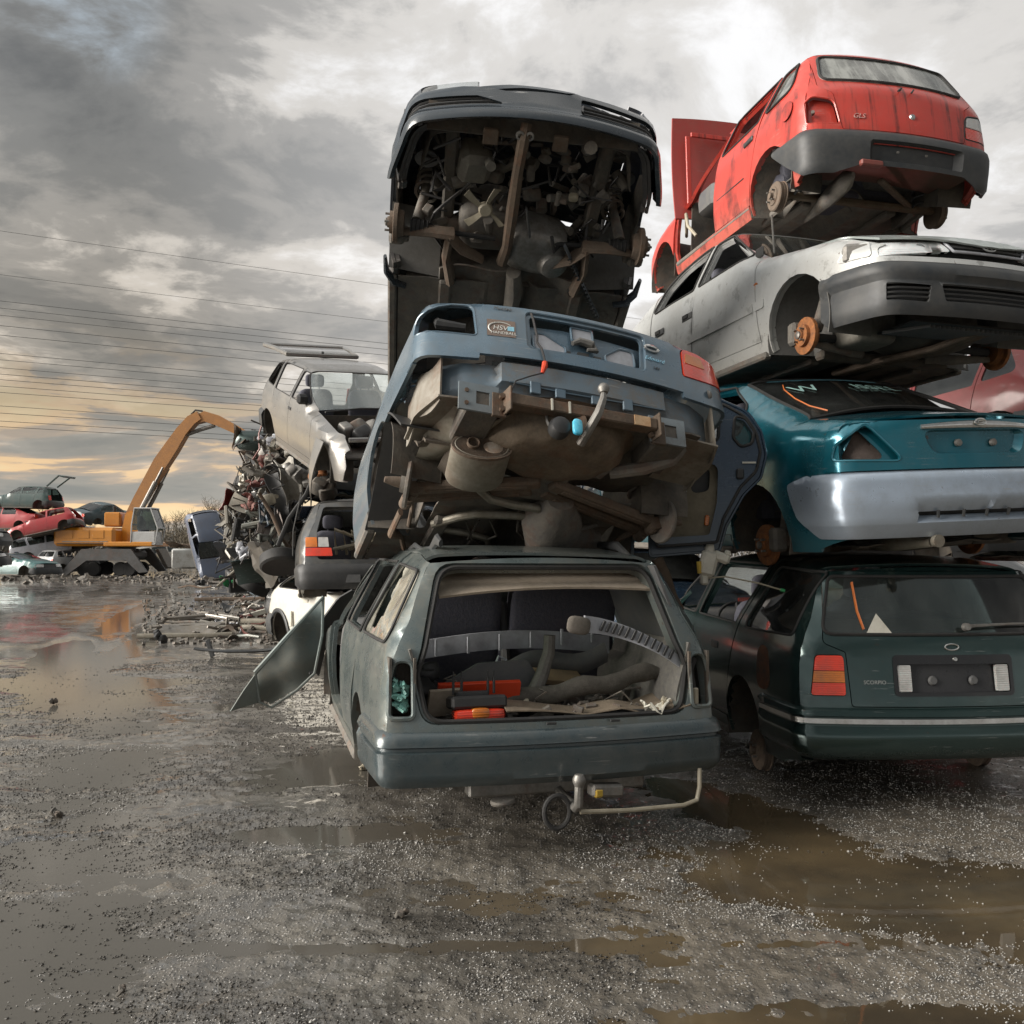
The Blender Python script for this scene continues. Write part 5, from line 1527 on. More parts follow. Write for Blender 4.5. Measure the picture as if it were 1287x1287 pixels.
    m = MB(); m.tube([(X(.22), .02, .22), (X(.0), .07, .22), (X(-.12), .05, .24)], [.014, .02, .018], 6, flat=.5); m.build('bonnet_stay', M_DTRIM, c.root)
    # gearbox and engine lumps
    m = MB(); cushion(m, (X(-.15), .12, .33), (.36, .42, .30), .55, (0, 0, 10)); m.lathe([(.10, -.1), (.12, 0), (.09, .08), (.05, .1), (.001, .1)], (X(-.20), .24, .24), (.1, .3, -1), 18); m.build('gearbox', M_ALU, c.root)
    m = MB(); cushion(m, (X(-.05), -.22, .42), (.34, .36, .34), .4); m.lathe([(.07, -.04), (.075, 0), (.07, .05), (.001, .05)], (X(-.10), -.42, .36), (0, -1, 0), 18); m.build('engine_block', M_UNDER, c.root)
    m = MB(); m.grid(lambda u, v: (X(-.32 - .3 * v), -.5 + 1.0 * u, .20 + .03 * math.sin(u * 12) + .05 * math.sin(u * 3.1)), 16, 5, .015); m.build('subframe', M_UNDER, c.root)
    m = MB(); m.tube([(X(-.30), .0, .20), (X(-.45), .02, .19), (X(-.75), .02, .2)], [.07, .09, .07], 12, flat=.7); m.build('catalyst_shield', M_UNDER, c.root)
    rs = np.random.RandomState(21); m = MB()
    for k in range(54):
        x0 = X(-.25 + .85 * rs.rand()); y0 = -.55 + 1.1 * rs.rand(); z0 = .28 + .3 * rs.rand()
        p = [np.array([x0, y0, z0])]
        for q in range(4): p.append(p[-1] + rs.randn(3) * np.array([.08, .09, .06]))
        m.tube([tuple(v) for v in p], .005 + .008 * rs.rand(), 6)
    o = m.build('hoses_and_cables', M_WIRE, c.root); o['kind'] = 'stuff'
    m = MB()
    for k in range(95):
        q = np.array([X(-.3 + .9 * rs.rand()), -.6 + 1.2 * rs.rand(), .27 + .25 * rs.rand()]); w = .02 + .06 * rs.rand(3)
        if k % 3 == 0: cushion(m, q, w * 1.6, .55, tuple(rs.rand(3) * 90), 10, 6)
        elif k % 3 == 1: m.tube([q, q + rs.randn(3) * .07], .012 + .03 * rs.rand(), 10)
        else: m.box(q, w, rs.rand(3) * 90, .006)
    o = m.build('engine_ancillaries', M_UNDER, c.root); o['kind'] = 'stuff'
    m = MB(); cushion(m, (X(.33), .30, .23), (.05, .06, .05), .6); m.build('sensor', M_CREAM, c.root)
    m = MB(); m.grid(lambda u, v: (X(-.45), (v * 2 - 1) * .72, .22 + .5 * u), 4, 6, .012); m.build('bulkhead', M_UNDER2, c.root)
    return c


CAR_C = build_nose_up()
# ---------------------------------------------------------------- right stack, top: red hatchback
def onhull(c, ax, a, b, off=.003):
    P = c.pt(ax, a, b)[0]; N = c.h.grad(P[None])[0]; return P + N * off, N


def build_red():
    sp = spec_hatch(.80, 2.365); sp['exr'] = .13; sp['cx'] = .05
    sp['cuts'] = [(2.10, 1.86), (1.03, 1.0), (.411, -.033)]
    c = Car('red_hatchback', sp, 'faded red hatchback on top of the right stack, bonnet standing up and black rear bumper', 'car', (2.777, 7.257, 3.959), (1.56, -.86, 101.3), P_RED, step=.055)
    c.sides(miss={('front_door', 'left')}, glass=M_GLASSR, noglass={('rear', 'left'), ('front', 'right')}, dents=(7, .007, 4))
    c.sill(); std_top(c, bonnet=False, screen=False)
    m = MB(); P, N = onhull(c, 'L', .37, .835, .004); m.box(tuple(P), (.16, .02, .045), (0, 3, 0), .008); m.build('door_handle', M_BLACK, c.root)
    c.panel('waist_trim', 'L', [(.42, .545, .0), (.96, .545, .0), (.96, .553), (.42, .553)], off=.004, t=.006, mat=M_BLACK)
    m = MB(); P, N = onhull(c, 'L', -.27, .80, .004); m.lathe([(.075, .0), (.075, .004), (.001, .006)], P, N, 24, 1.0, 1.0); m.build('fuel_flap', P_RED, c.root)
    # tailgate
    zt = 1.30; seam = c.seam_B
    full = c.back_outline(.52, 1.29, crown=.04)
    win = [(-.60, .985, .06), (.60, .985, .06), (.53, 1.255, .06), (-.53, 1.255, .06)]
    lt = [[(sg * .515, .60, .02), (sg * .545, .80, .07), (sg * .70, .825, .05), (sg * .745, .78, .04), (sg * .745, .60, .02)] for sg in (1, -1)]
    gate = [(-.50, .56, .02), (.50, .56, .02), (.52, .70), (.545, .85, .04), (.64, .92, .03), (.58, 1.285, .05), (-.58, 1.285, .05), (-.64, .92, .03), (-.545, .85, .04), (-.52, .70)]
    c.panel('tailgate', 'B', gate, [win], t=.02, dent=lambda P: wob(P, 3, .003, 5))
    rimo = shrink(fillet(gate, 5), -.006)
    c.panel('tail_frame', 'B', full, [rimo] if False else [shrink(fillet(gate, 5), -.005)] + lt, t=.02)
    c.panel('rear_window', 'B', shrink(fillet(win, 5), -.012), off=.002, t=.005, mat=M_GLASSR)
    c.seal('rear_window_seal', 'B', win, .012, .003)
    for sg, lp in zip((1, -1), lt):
        c.panel('lamp_recess', 'B', shrink(fillet(lp, 5), -.01), off=lambda a, b: -.06 + .03 * (b - .7), t=.01, mat=P_RED)
        c.seal('lamp_opening_edge', 'B', lp, .008, -.006, mat=P_RED if sg > 0 else M_BLACK)
        if sg < 0:
            c.panel('tail_lamp', 'B', [(-.53, .61), (-.74, .61), (-.74, .70), (-.535, .70)], off=.0, t=.03, mat=M_LRED)
            c.panel('reversing_lamp', 'B', [(-.545, .71), (-.74, .71), (-.735, .79, .02), (-.69, .81, .03), (-.56, .79, .03)], off=.0, t=.03, mat=M_LCLR)
        else:
            m = MB(); P, N = onhull(c, 'B', .70, .70, -.04); m.cyl(P, P + N * .03, .014, n=10); m.build('lamp_stud', M_STEEL, c.root)
    m = MB(); P, N = onhull(c, 'B', -.05, .70, .002); m.lathe([(.001, .008), (.018, .008), (.024, .0), (.026, -.004)], P, N, 16); m.build('tailgate_lock', M_CHROME, c.root)
    for y, a in ((.03, -.03), (-.07, -.02)):
        m = MB(); P, N = onhull(c, 'B', y, .905, .002); m.tube([P, P + N * .025, P + N * .03 + np.array([0, -a, -.03])], .007, 6); m.build('wiper_stub', M_BLACK, c.root)
    P, N = onhull(c, 'B', .375, .665); text_mesh('GLS', .055, rough_mat('worn_badge', (.55, .36, .33), (.42, .2, .18), 20, .5), c.root, frame_at(P, N), .002, 'lettering', .3)
    # bumper with plate recess
    rec = [(-.60, .325, .02), (.42, .325, .02), (.42, .475, .02), (-.60, .475, .02)]
    inn = [(-.57, .335, .02), (.39, .335, .02), (.39, .455, .02), (-.57, .455, .02)]
    off = rowoff(c, [(.20, -.02), (.24, .02), (.40, .035), (.52, .035), (.53, .018), (.535, .018), (.545, .03), (.56, .02), (.575, -.02)],
                 lambda a, b: -.055 * inp(a, b, rec))
    out = [(-.98, .215, .06), (-.80, .215, .07), (-.62, .29, .06), (.50, .29, .06), (.72, .225, .08), (.95, .22, .06), (1.16, .36, .05), (1.36, .50, .04), (1.36, .575, .02), (-1.36, .575, .02), (-1.36, .50, .04), (-1.20, .36, .05)]
    c.panel('rear_bumper', 'C', out, off=off, t=.02, mat=M_BUMPER, lines=[rec, inn, hl(1.3, .53)], step=.045)
    m = MB()
    for y in (.12, -.22): P, N = onhull(c, 'C', y, .41, 0.0); m.cyl(P, P + N * .012, .009, n=8)
    o = m.build('plate_screws', M_STEEL, c.root); o['kind'] = 'stuff'
    c.panel('plate_lamp_strip', 'C', [(-.56, .458), (.38, .458), (.38, .474), (-.56, .474)], off=.0, t=.01, mat=P_RED)
    m = MB(); m.box((-.645, .30, .30), (.05, .18, .045), bev=.01); m.build('fog_lamp', rough_mat('dirty_red_lens', (.26, .07, .055), (.16, .06, .05), 9, .4), c.root)
    # interior and underside
    c.floor(z=.29, x0=.12); c.liners(depth=.30, mat=M_UNDER2); c.cabin(seatmat=M_FABRIC, side_trim=False)
    m = MB(); m.grid(lambda u, v: (-.58 + .40 * u, (v * 2 - 1) * .58, .33 + .05 * math.sin(v * 3.1)), 8, 14, .01); m.build('boot_floor', paint('red_underside', (.16, .05, .035), .8, .6, 0, (.10, .08, .06)), c.root)
    m = MB(); m.box((0, 0, .27), (.07, 1.36, .05), bev=.012); m.build('axle_beam', rough_mat('axle_brown', (.16, .12, .08), (.09, .07, .05), 8, .8, rust=.3), c.root)
    for sg in (1, -1):
        hub(c.root, (0, sg * .72, .25), sg, 'drum', M_BRUST, .115)
        m = MB(); coil(m, (-.06, sg * .52, .27), (-.06, sg * .52, .56), .062, .012, 5); m.build('coil_spring', M_BLACK, c.root)
        m = MB(); m.tube([(0, sg * .58, .25), (.30, sg * .60, .22), (.52, sg * .56, .22)], .03, 6, flat=.6); m.build('trailing_arm', M_UNDER, c.root)
    m = MB(); m.box((-.17, -.25, .28), (.05, .86, .035), (0, 0, 38), .01); m.build('panhard_rod', M_BRUST, c.root)
    m = MB(); m.tube([(-.55, .38, .25), (-.45, .38, .24), (-.2, .36, .22), (.3, .3, .2)], [.02, .08, .08, .02], 12, flat=.7); m.build('silencer', M_UNDER, c.root)
    m = MB(); m.tube([(2.1, .62, .62), (1.9, .70, .60), (1.72, .78, .70), (1.62, .80, .55), (1.5, .76, .42)], .016, 8); m.build('heater_hose', M_CREAM, c.root)
    # bonnet hinged up past the vertical, inner side towards us
    m = MB(); m.grid(lambda u, v: (1.86 + .16 * v + .05 * math.sin(v * 3.1), -.40 + 1.24 * u, .72 + 1.08 * v - .03 * (u * 2 - 1) ** 2), 10, 12, .02); b = m.build('bonnet', paint('dull_red_paint', (.40, .055, .045), .35, .5, 0, (.28, .14, .11)), c.root)
    m = MB()
    for y in (-.26, .70): m.box((1.885, y, 1.2), (.02, .05, .75), (0, 8, 0), .006)
    m.box((1.93, .22, 1.59), (.02, .9, .05), (0, 8, 0), .006); m.build('bonnet_frame', P_RED, b)
    return c


CAR_D = build_red()


# ---------------------------------------------------------------- under it: pale saloon, nose towards the right
def build_pale():
    sp = spec_sedan(.835, 2.50); sp['bowf'] = .12; sp['exf'] = .11; sp['sil'] = [((p[0] + .08 if p[0] > 3.0 else p[0]),) + tuple(p[1:]) for p in sp['sil']]
    rot = (-1.0, -.55, -74.8); wb = 2.50
    c = Car('silver_saloon', sp, 'mottled silver saloon with grey bumpers, wedged below the red hatchback', 'car', pose((2.59, 6.002, 2.561), rot, wb), rot, P_SILVER, step=.055)
    c.sides(miss=set(), glass=M_GLASSD, noglass={('front', 'right'), ('rear', 'right'), ('front', 'left')}, dents=(9, .008, 3.5)); c.sill()
    std_top(c, bonnet=False, glass=M_GLASSD)
    c.panel('bonnet', 'T', c.top_outline(sp['bonnet'][0], wb + .60, -.06, .14), off=lambda a, b: .0 + np.clip((a - 2.3) / .8, 0, 1) * .03, t=.012, mat=paint('greenish_silver_paint', (.42, .47, .46), .3, .32, .3, (.25, .24, .2)))
    c.panel('rear_screen', 'T', c.top_outline(*sp['rear_screen'], -.05, .04, .006), off=-.004, t=.005, mat=M_GLASSD, step=.09)
    c.panel('boot_lid', 'T', c.top_outline(*sp['deck'], .06, -.03), t=.015); c.rear_bumper(.25, .6, .03, mat=M_BUMPER, step=.08); c.panel('boot_panel', 'B', c.back_outline(.58, .95), t=.02, step=.08)
    th = lambda x, y: math.atan2(y, x - c.cxf)
    # front: image left is the car's right (negative angle)
    hlp = [(-.86, .555, .02), (-.36, .60, .01), (-.45, .672, .02), (-.90, .655, .04)]
    ind = [(-1.16, .575, .02), (-.89, .565, .02), (-.93, .672, .03), (-1.05, .665, .04)]
    for sg in (1, -1):
        a = [(sg * -p[0], p[1], p[2]) for p in hlp] if sg > 0 else hlp
        c.panel('headlamp', 'G', a, off=-.004, t=.02, mat=lens('headlamp_lens', (.72, .74, .75), .12)); c.panel('lamp_reflector', 'G', shrink(fillet(a, 4), .006), off=-.035, t=.01, mat=M_LCLR)
        m = MB(); q = .60 * -sg if sg < 0 else -.60; P = c.pt('G', sg * .60, .615, -.045)[0]; m.lathe([(.001, .0), (.018, .0), (.03, .012), (.031, .016)], P, (1, sg * .5, 0), 16); m.build('bulb_shade', M_CHROME, c.root)
        b = [(-p[0] * sg, p[1], p[2]) for p in ind]
        if sg < 0:
            c.seal('lamp_opening_edge', 'G', b, .007, -.004, mat=P_SILVER)
            m = MB(); P = c.pt('G', [-1.10, -.95], [.62, .62], -.05)
            m.box(tuple((P[0] + P[1]) / 2), (.08, .16, .12), (0, 0, -30), .02); m.cyl(tuple(P[0]), tuple(P[0] + np.array([.04, -.03, .02])), .03, n=12); m.build('lamp_mount', M_ALU, c.root)
    for (z0, z1, o, mt, nm) in ((.535, .60, .004, P_SILVER, 'lamp_sill'),):
        c.panel(nm, 'G', [(-1.15, .545, .01), (1.15, .545, .01), (1.15, .575), (.86, .55), (.36, .590), (-.36, .590), (-.86, .55), (-1.15, .575)] if False else [(-1.2, .52, .01), (1.2, .52, .01), (1.2, .553), (-1.2, .553)], off=o, t=.02, mat=mt)
    gr = [(-.335, .60, .02), (.335, .60, .02), (.42, .672, .02), (-.42, .672, .02)]
    c.panel('grille_backing', 'G', [(-.44, .585), (.44, .585), (.44, .68), (-.44, .68)], off=-.05, t=.01, mat=M_BLACK)
    for z in (.61, .636, .662):
        aa = np.linspace(-.37, .37, 16); P = c.pt('G', aa, np.full(16, z), -.008); m = MB(); m.tube([tuple(p) for p in P], .0075, 6, flat=.6); m.build('grille_bar', M_DTRIM, c.root)
    c.seal('grille_surround', 'G', gr, .008, .0, mat=M_TRIM)
    P, N = onhull(c, 'G', .0, .637, .012); Mx = frame_at(P, N); m = MB()
    m.tube([Mx @ Vector((.046 * math.cos(a), .026 * math.sin(a), 0)) for a in np.linspace(0, 6.283, 26, endpoint=False)], .005, 6, closed=True)
    m.tube([Mx @ Vector(v) for v in ((-.020, -.020, 0), (-.010, .018, .002))], .0055, 6); m.tube([Mx @ Vector(v) for v in ((.010, -.018, .002), (.020, .020, 0))], .0055, 6); m.tube([Mx @ Vector(v) for v in ((-.014, -.004, .002), (.014, .005, .002))], .005, 6)
    m.build('grille_badge', M_CHROME, c.root)
    g2 = [[(-.80, .285, .01), (-.55, .275, .01), (-.53, .375, .01), (-.80, .385, .01)], [(-.43, .285, .02), (.43, .285, .02), (.46, .385, .01), (-.46, .385, .01)], [(.80, .285, .01), (.55, .275, .01), (.53, .375, .01), (.80, .385, .01)]]
    of = rowoff(c, [(.20, -.02), (.225, .0), (.26, .01), (.395, .012), (.40, -.002), (.41, -.002), (.42, .018), (.48, .026), (.49, .008), (.50, .008), (.51, .016), (.525, -.02)])
    c.front_bumper(.205, .545, of, mat=M_BUMPER, holes=g2, lines=[hl(1.2, .405), hl(1.2, .51)], th=1.32, step=.045)
    for g in g2:
        c.panel('grille_backing', 'G', shrink(g, -.02), off=-.05, t=.01, mat=M_BLACK)
        a0 = min(p[0] for p in g); a1 = max(p[0] for p in g)
        for z in np.linspace(.305, .385, 4):
            aa = np.linspace(a0, a1, 10); P = c.pt('G', aa, np.full(10, z), .0); m = MB(); m.tube([tuple(p) for p in P], .007, 5); m.build('grille_bar', M_BLACK, c.root)
    m = MB(); P, N = onhull(c, 'R', wb - .47, .69, .003); N = N * np.array([1, -1, 1]); m.lathe([(.001, .016), (.018, .015), (.024, .008), (.026, .0)], P, N, 16, 1.0, 1.3); m.build('side_indicator', M_LAMB, c.root)
    for x in (wb - 1.52, .45):
        m = MB(); P, N = onhull(c, 'R', x, .745, .003); m.box(tuple(P), (.17, .012, .055), (0, 0, 0), .006); h = m.build('door_handle', M_DTRIM, c.root)
        m = MB(); m.box(tuple(P + np.array([-.02, -.008, .005])), (.09, .012, .03)); m.build('handle_grip', M_BLACK, h)
    c.panel('rub_strip', 'R', [(wb - 1.50, .515, .01), (wb - .50, .515, .01), (wb - .50, .575, .01), (wb - 1.50, .575, .01)], off=.012, t=.016, mat=P_SILVER)
    c.panel('rub_strip', 'R', [(wb - .47, .515, .01), (wb - .36, .515, .01), (wb - .35, .575, .01), (wb - .47, .575, .01)], off=.012, t=.016, mat=P_SILVER)
    m = MB(); m.tube([(wb - .50, -.66, .95), (wb - .50, -.68, 1.22)], .007, 6); m.build('radio_aerial', M_STEEL, c.root)
    m = MB(); P, N = onhull(c, 'R', wb - .63, .97, .02); m.box(tuple(P), (.10, .02, .08), (0, 0, 0), .02); m.build('mirror_base', M_BLACK, c.root)
    c.liners(mat=rough_mat('grey_liner', (.135, .132, .125), (.09, .085, .075), 6, .7), depth=.36); c.floor(mat=M_UNDER2); c.cabin()
    for sg in (1, -1):
        hub(c.root, (wb, sg * .745, .24), sg, 'disc', M_ORUST, .12); hub(c.root, (0, sg * .72, .24), sg, 'drum', M_BRUST, .11)
        m = MB(); m.tube([(wb, sg * .66, .28), (wb + .03, sg * .60, .50), (wb + .03, sg * .56, .80)], [.035, .04, .06], 12); m.build('suspension_strut', M_UNDER, c.root)
        m = MB(); m.tube([(wb, sg * .68, .19), (wb - .02, sg * .40, .17), (wb - .1, sg * .25, .19)], [.02, .035, .04], 8, flat=.5); m.build('control_arm', M_UNDER, c.root)
        m = MB(); m.tube([(wb, sg * .66, .235), (wb, sg * .30, .24)], [.03, .02], 10); m.build('drive_shaft', M_RUBBER, c.root)
    m = MB(); cushion(m, (wb + .10, -.38, .30), (.30, .30, .26), .3); m.build('washer_reservoir', M_CREAM if False else rough_mat('dirty_reservoir', (.20, .19, .16), (.11, .1, .085), 6, .6), c.root)
    m = MB()
    for k in range(22): m.box((wb + .45 - .01 * k * 0, -.34 + .035 * k, .205), (.28, .018, .02), (0, 0, 35))
    o = m.build('undertray_louvres', M_DTRIM, c.root); o['kind'] = 'stuff'
    m = MB(); m.grid(lambda u, v: (wb + .60 - .34 * v, -.40 + .82 * u, .225 - .0 * v), 8, 4, .012); m.build('undertray', M_BLACK, c.root)
    for q in range(3):
        m = MB(); m.tube([(wb + .52, .14 + .04 * q, .22), (wb + .25, .02 + .04 * q, .16), (wb - .1, -.10 + .05 * q, .15), (wb - .6, -.12 + .03 * q, .16)], .022, 8); m.build('exhaust_pipe', M_BRUST, c.root)
    m = MB(); cushion(m, (wb + .05, .10, .33), (.5, .6, .3), .5); m.build('engine_sump', M_UNDER2, c.root)
    m = MB(); m.box((wb - .22, 0, .18), (.10, 1.0, .06), bev=.015); m.build('subframe', M_UNDER2, c.root)
    return c


CAR_E = build_pale()


# ---------------------------------------------------------------- teal saloon with the silver bumper
def build_teal():
    sp = spec_sedan(.87, 2.70); sp['exr'] = .17; sp['bowr'] = .16; sp['windows'][1] = ([(1.10, .955, .03), (.20, .96, .08), (.28, 1.16, .10), (.60, 1.325, .12), (1.10, 1.335, .03)], 2, True, 'rear')
    c = Car('teal_saloon', sp, 'glossy teal saloon with dull silver rear bumper in the right stack', 'car', (2.386, 6.045, 1.276), (-2.54, -1.39, 105.8), P_TEAL, step=.05)
    c.sides(glass=M_GLASSD, noglass={('rear', 'left')}, dents=(2, .007, 3.5)); c.sill(); std_top(c)
    c.panel('boot_lid_top', 'T', c.top_outline(-.80, sp['deck'][1], .09, -.03), t=.015)
    rs_ = sp['rear_screen']; P_FR = rough_mat('black_glass_frit', (.012, .012, .013), None, 5, .12, bump=0)
    c.panel('rear_window', 'T', c.top_outline(*rs_, -.05, .04, .006), off=-.004, t=.005, mat=M_GLASSD, step=.08)
    ro = [(x, y) for x, y in c.top_outline(*rs_, -.05, .04, .006)]
    c.seal('rear_window_seal', 'T', ro, .012, .0)
    mid = [(-.30, .50), (-.10, .56), (.15, .50), (.40, .42)]
    P = c.pt('T', [-.25, -.12, .05, .25, .36], [.48, .52, .51, .46, .40], -.012); m = MB(); m.tube([tuple(p) for p in P], .014, 6, flat=.3); m.build('orange_strip', M_ORANGEPL if False else rough_mat('orange_tape', (.60, .16, .03), (.4, .11, .03), 9, .5), c.root)
    # white lettering on the rear window
    tl = rough_mat('sticker_teal_white', (.50, .78, .74), (.35, .6, .56), 12, .5)
    for tx, y, sz in (('W', .33, .20), ('ISSEL', -.22, .17)):
        P0, N = onhull(c, 'T', .20, y, .004); text_mesh(tx, sz, tl, c.root, frame_at(P0, N, (1, 0, .3)), .0005, 'lettering', .0)
    # lid with plate recess and chrome bar
    pr = [(-.30, .735, .08), (.30, .735, .08), (.355, .87, .05), (-.355, .87, .05)]; pri = [(-.265, .75, .07), (.265, .75, .07), (.32, .865, .03), (-.32, .865, .03)]
    lid = [(-.43, .655, .01), (.43, .655, .01), (.66, .93, .03), (-.66, .93, .03)]
    c.panel('boot_lid', 'B', lid, off=lambda a, b: np.where(inp(a, b, pr), -.035, 0.) , lines=[pr, pri], t=.014, step=.045)
    m = MB(); yy = np.linspace(-.36, .36, 20); P = c.pt('B', yy, .885 + .012 * np.cos(yy * 4), .008); m.tube([tuple(p) for p in P], [.012 + .010 * math.cos((i / 19 - .5) * 3.0) for i in range(20)], 10, flat=.6); cb = m.build('chrome_bar', M_CHROME, c.root)
    P, N = onhull(c, 'B', 0, .903, .028); Mx = frame_at(P, N); m = MB(); m.tube([Mx @ Vector((.036 * math.cos(a), .018 * math.sin(a), 0)) for a in np.linspace(0, 6.283, 24, endpoint=False)], .006, 6, closed=True)
    m.tube([Mx @ Vector((.018 * math.cos(a), .008 * math.sin(a), .001)) for a in np.linspace(0, 6.283, 16, endpoint=False)], .004, 6, closed=True); m.build('oval_badge', M_CHROME, cb)
    for y in (.12, -.12):
        m = MB(); P, N = onhull(c, 'B', y, .80, -.03); m.lathe([(.012, .02), (.02, .016), (.022, .0), (.001, .0)], P, N, 14); m.build('plate_screw', M_STEEL, c.root)
    # corners with the lamp openings
    t_in = [math.atan2(y, c.cx - x) for x, y in ((-.965, .43), (-.92, .66))]
    for sg in (1, -1):
        t1 = math.atan2(.83, c.cx + .72)
        out = [(t_in[0] + .004, .655), (t1 + .02, .655), (t1, .93, .02), (t_in[1] + .02, .93, .02)]
        lp = [(t_in[0] + .06, .70, .03), (t1 + .005 - .03, .715, .06), (t1 - .05, .80, .05), (t_in[1] + .06, .915, .05), (t_in[1] + .02, .885, .04)]
        c.panel('lamp_corner_panel', 'C', [(sg * a[0],) + tuple(a[1:]) for a in out], [[(sg * a, b, r) for a, b, r in lp]], t=.02)
        c.seal('lamp_opening_edge', 'C', [(sg * a, b, r) for a, b, r in lp], .009, -.005, mat=P_TEAL)
        inner = [(t_in[0] + .16, .715, .03), (t1 - .06, .725, .03), (t1 - .10, .79, .03), (t_in[1] + .11, .89, .03), (t_in[1] + .09, .87, .03)]
        c.panel('lamp_recess', 'C', [(sg * a, b, r) for a, b, r in shrink(fillet(lp, 5), -.02)] if False else [(sg * a, b) for a, b in shrink(fillet(lp, 5), -.02)], [[(sg * a, b, r) for a, b, r in inner]], off=-.05, t=.01)
        c.panel('lamp_aperture', 'C', [(sg * a, b) for a, b in shrink(fillet(inner, 5), -.02)], off=-.10, t=.01, mat=rough_mat('brown_soundproofing', (.16, .125, .11), (.09, .07, .06), 9, .9, bump=.6))
    MS = paint('dull_silver_bumper', (.45, .53, .63), .26, .26, .55, (.22, .22, .21), scr=.8)
    off = rowoff(c, [(.27, -.03), (.30, .0), (.345, .012), (.355, .022), (.50, .034), (.60, .028), (.64, .01), (.66, -.03)], lambda a, b: -.03 * ((b > .385) & (b < .425) & (np.abs(a) < .48)) - .02 * np.clip(np.abs(a) - 1.0, 0, 1))
    slot = [(-.47, .388, .016), (.47, .388, .016), (.50, .42, .014), (-.50, .42, .014)]
    out = [(-1.05, .28, .05), (1.05, .28, .05), (1.22, .40, .05), (1.30, .60, .03), (1.1, .655, .01), (-1.1, .655, .01), (-1.30, .60, .03), (-1.22, .40, .05)]
    c.panel('rear_bumper', 'C', out, [slot], off=off, t=.02, mat=MS, step=.045, lines=[hl(1.12, .355)])
    c.panel('slot_backing', 'C', shrink(slot, -.02), off=-.05, t=.01, mat=M_BLACK)
    for a in (-.36, -.18, 0, .18, .36):
        P = c.pt('C', [a, a], [.385, .425], .015); m = MB(); m.tube([tuple(p) for p in P], .009, 6); m.build('slot_rib', M_BUMPER, c.root)
    m = MB(); m.tube([(-.90, .30, .25), (-.6, .3, .24), (-.2, .28, .22)], [.03, .05, .03], 12, flat=.7); m.lathe([(.02, 0), (.035, 0), (.036, .03), (.02, .03)], (-.93, .30, .255), (-1, 0, 0), 14); m.build('silencer', M_GALV, c.root)
    c.floor(mat=M_UNDER2); c.liners(mat=M_UNDER2); c.cabin()
    for sg in (1, -1):
        hub(c.root, (0, sg * .79, .235), sg, 'disc', M_ORUST, .13)
        m = MB(); m.tube([(.02, sg * .72, .22), (-.05, sg * .3, .20), (-.02, 0, .22)], [.025, .03, .03], 8, flat=.6); m.build('lateral_link', M_BRUST, c.root)
        m = MB(); m.tube([(0, sg * .66, .25), (0, sg * .58, .6)], [.035, .06], 12); m.build('suspension_strut', M_UNDER, c.root)
    m = MB(); m.tube([(-.35, .40, .22), (-.32, .0, .20), (-.30, -.5, .22)], .03, 8); m.build('rear_crossmember', M_UNDER, c.root)
    return c


CAR_F = build_teal()


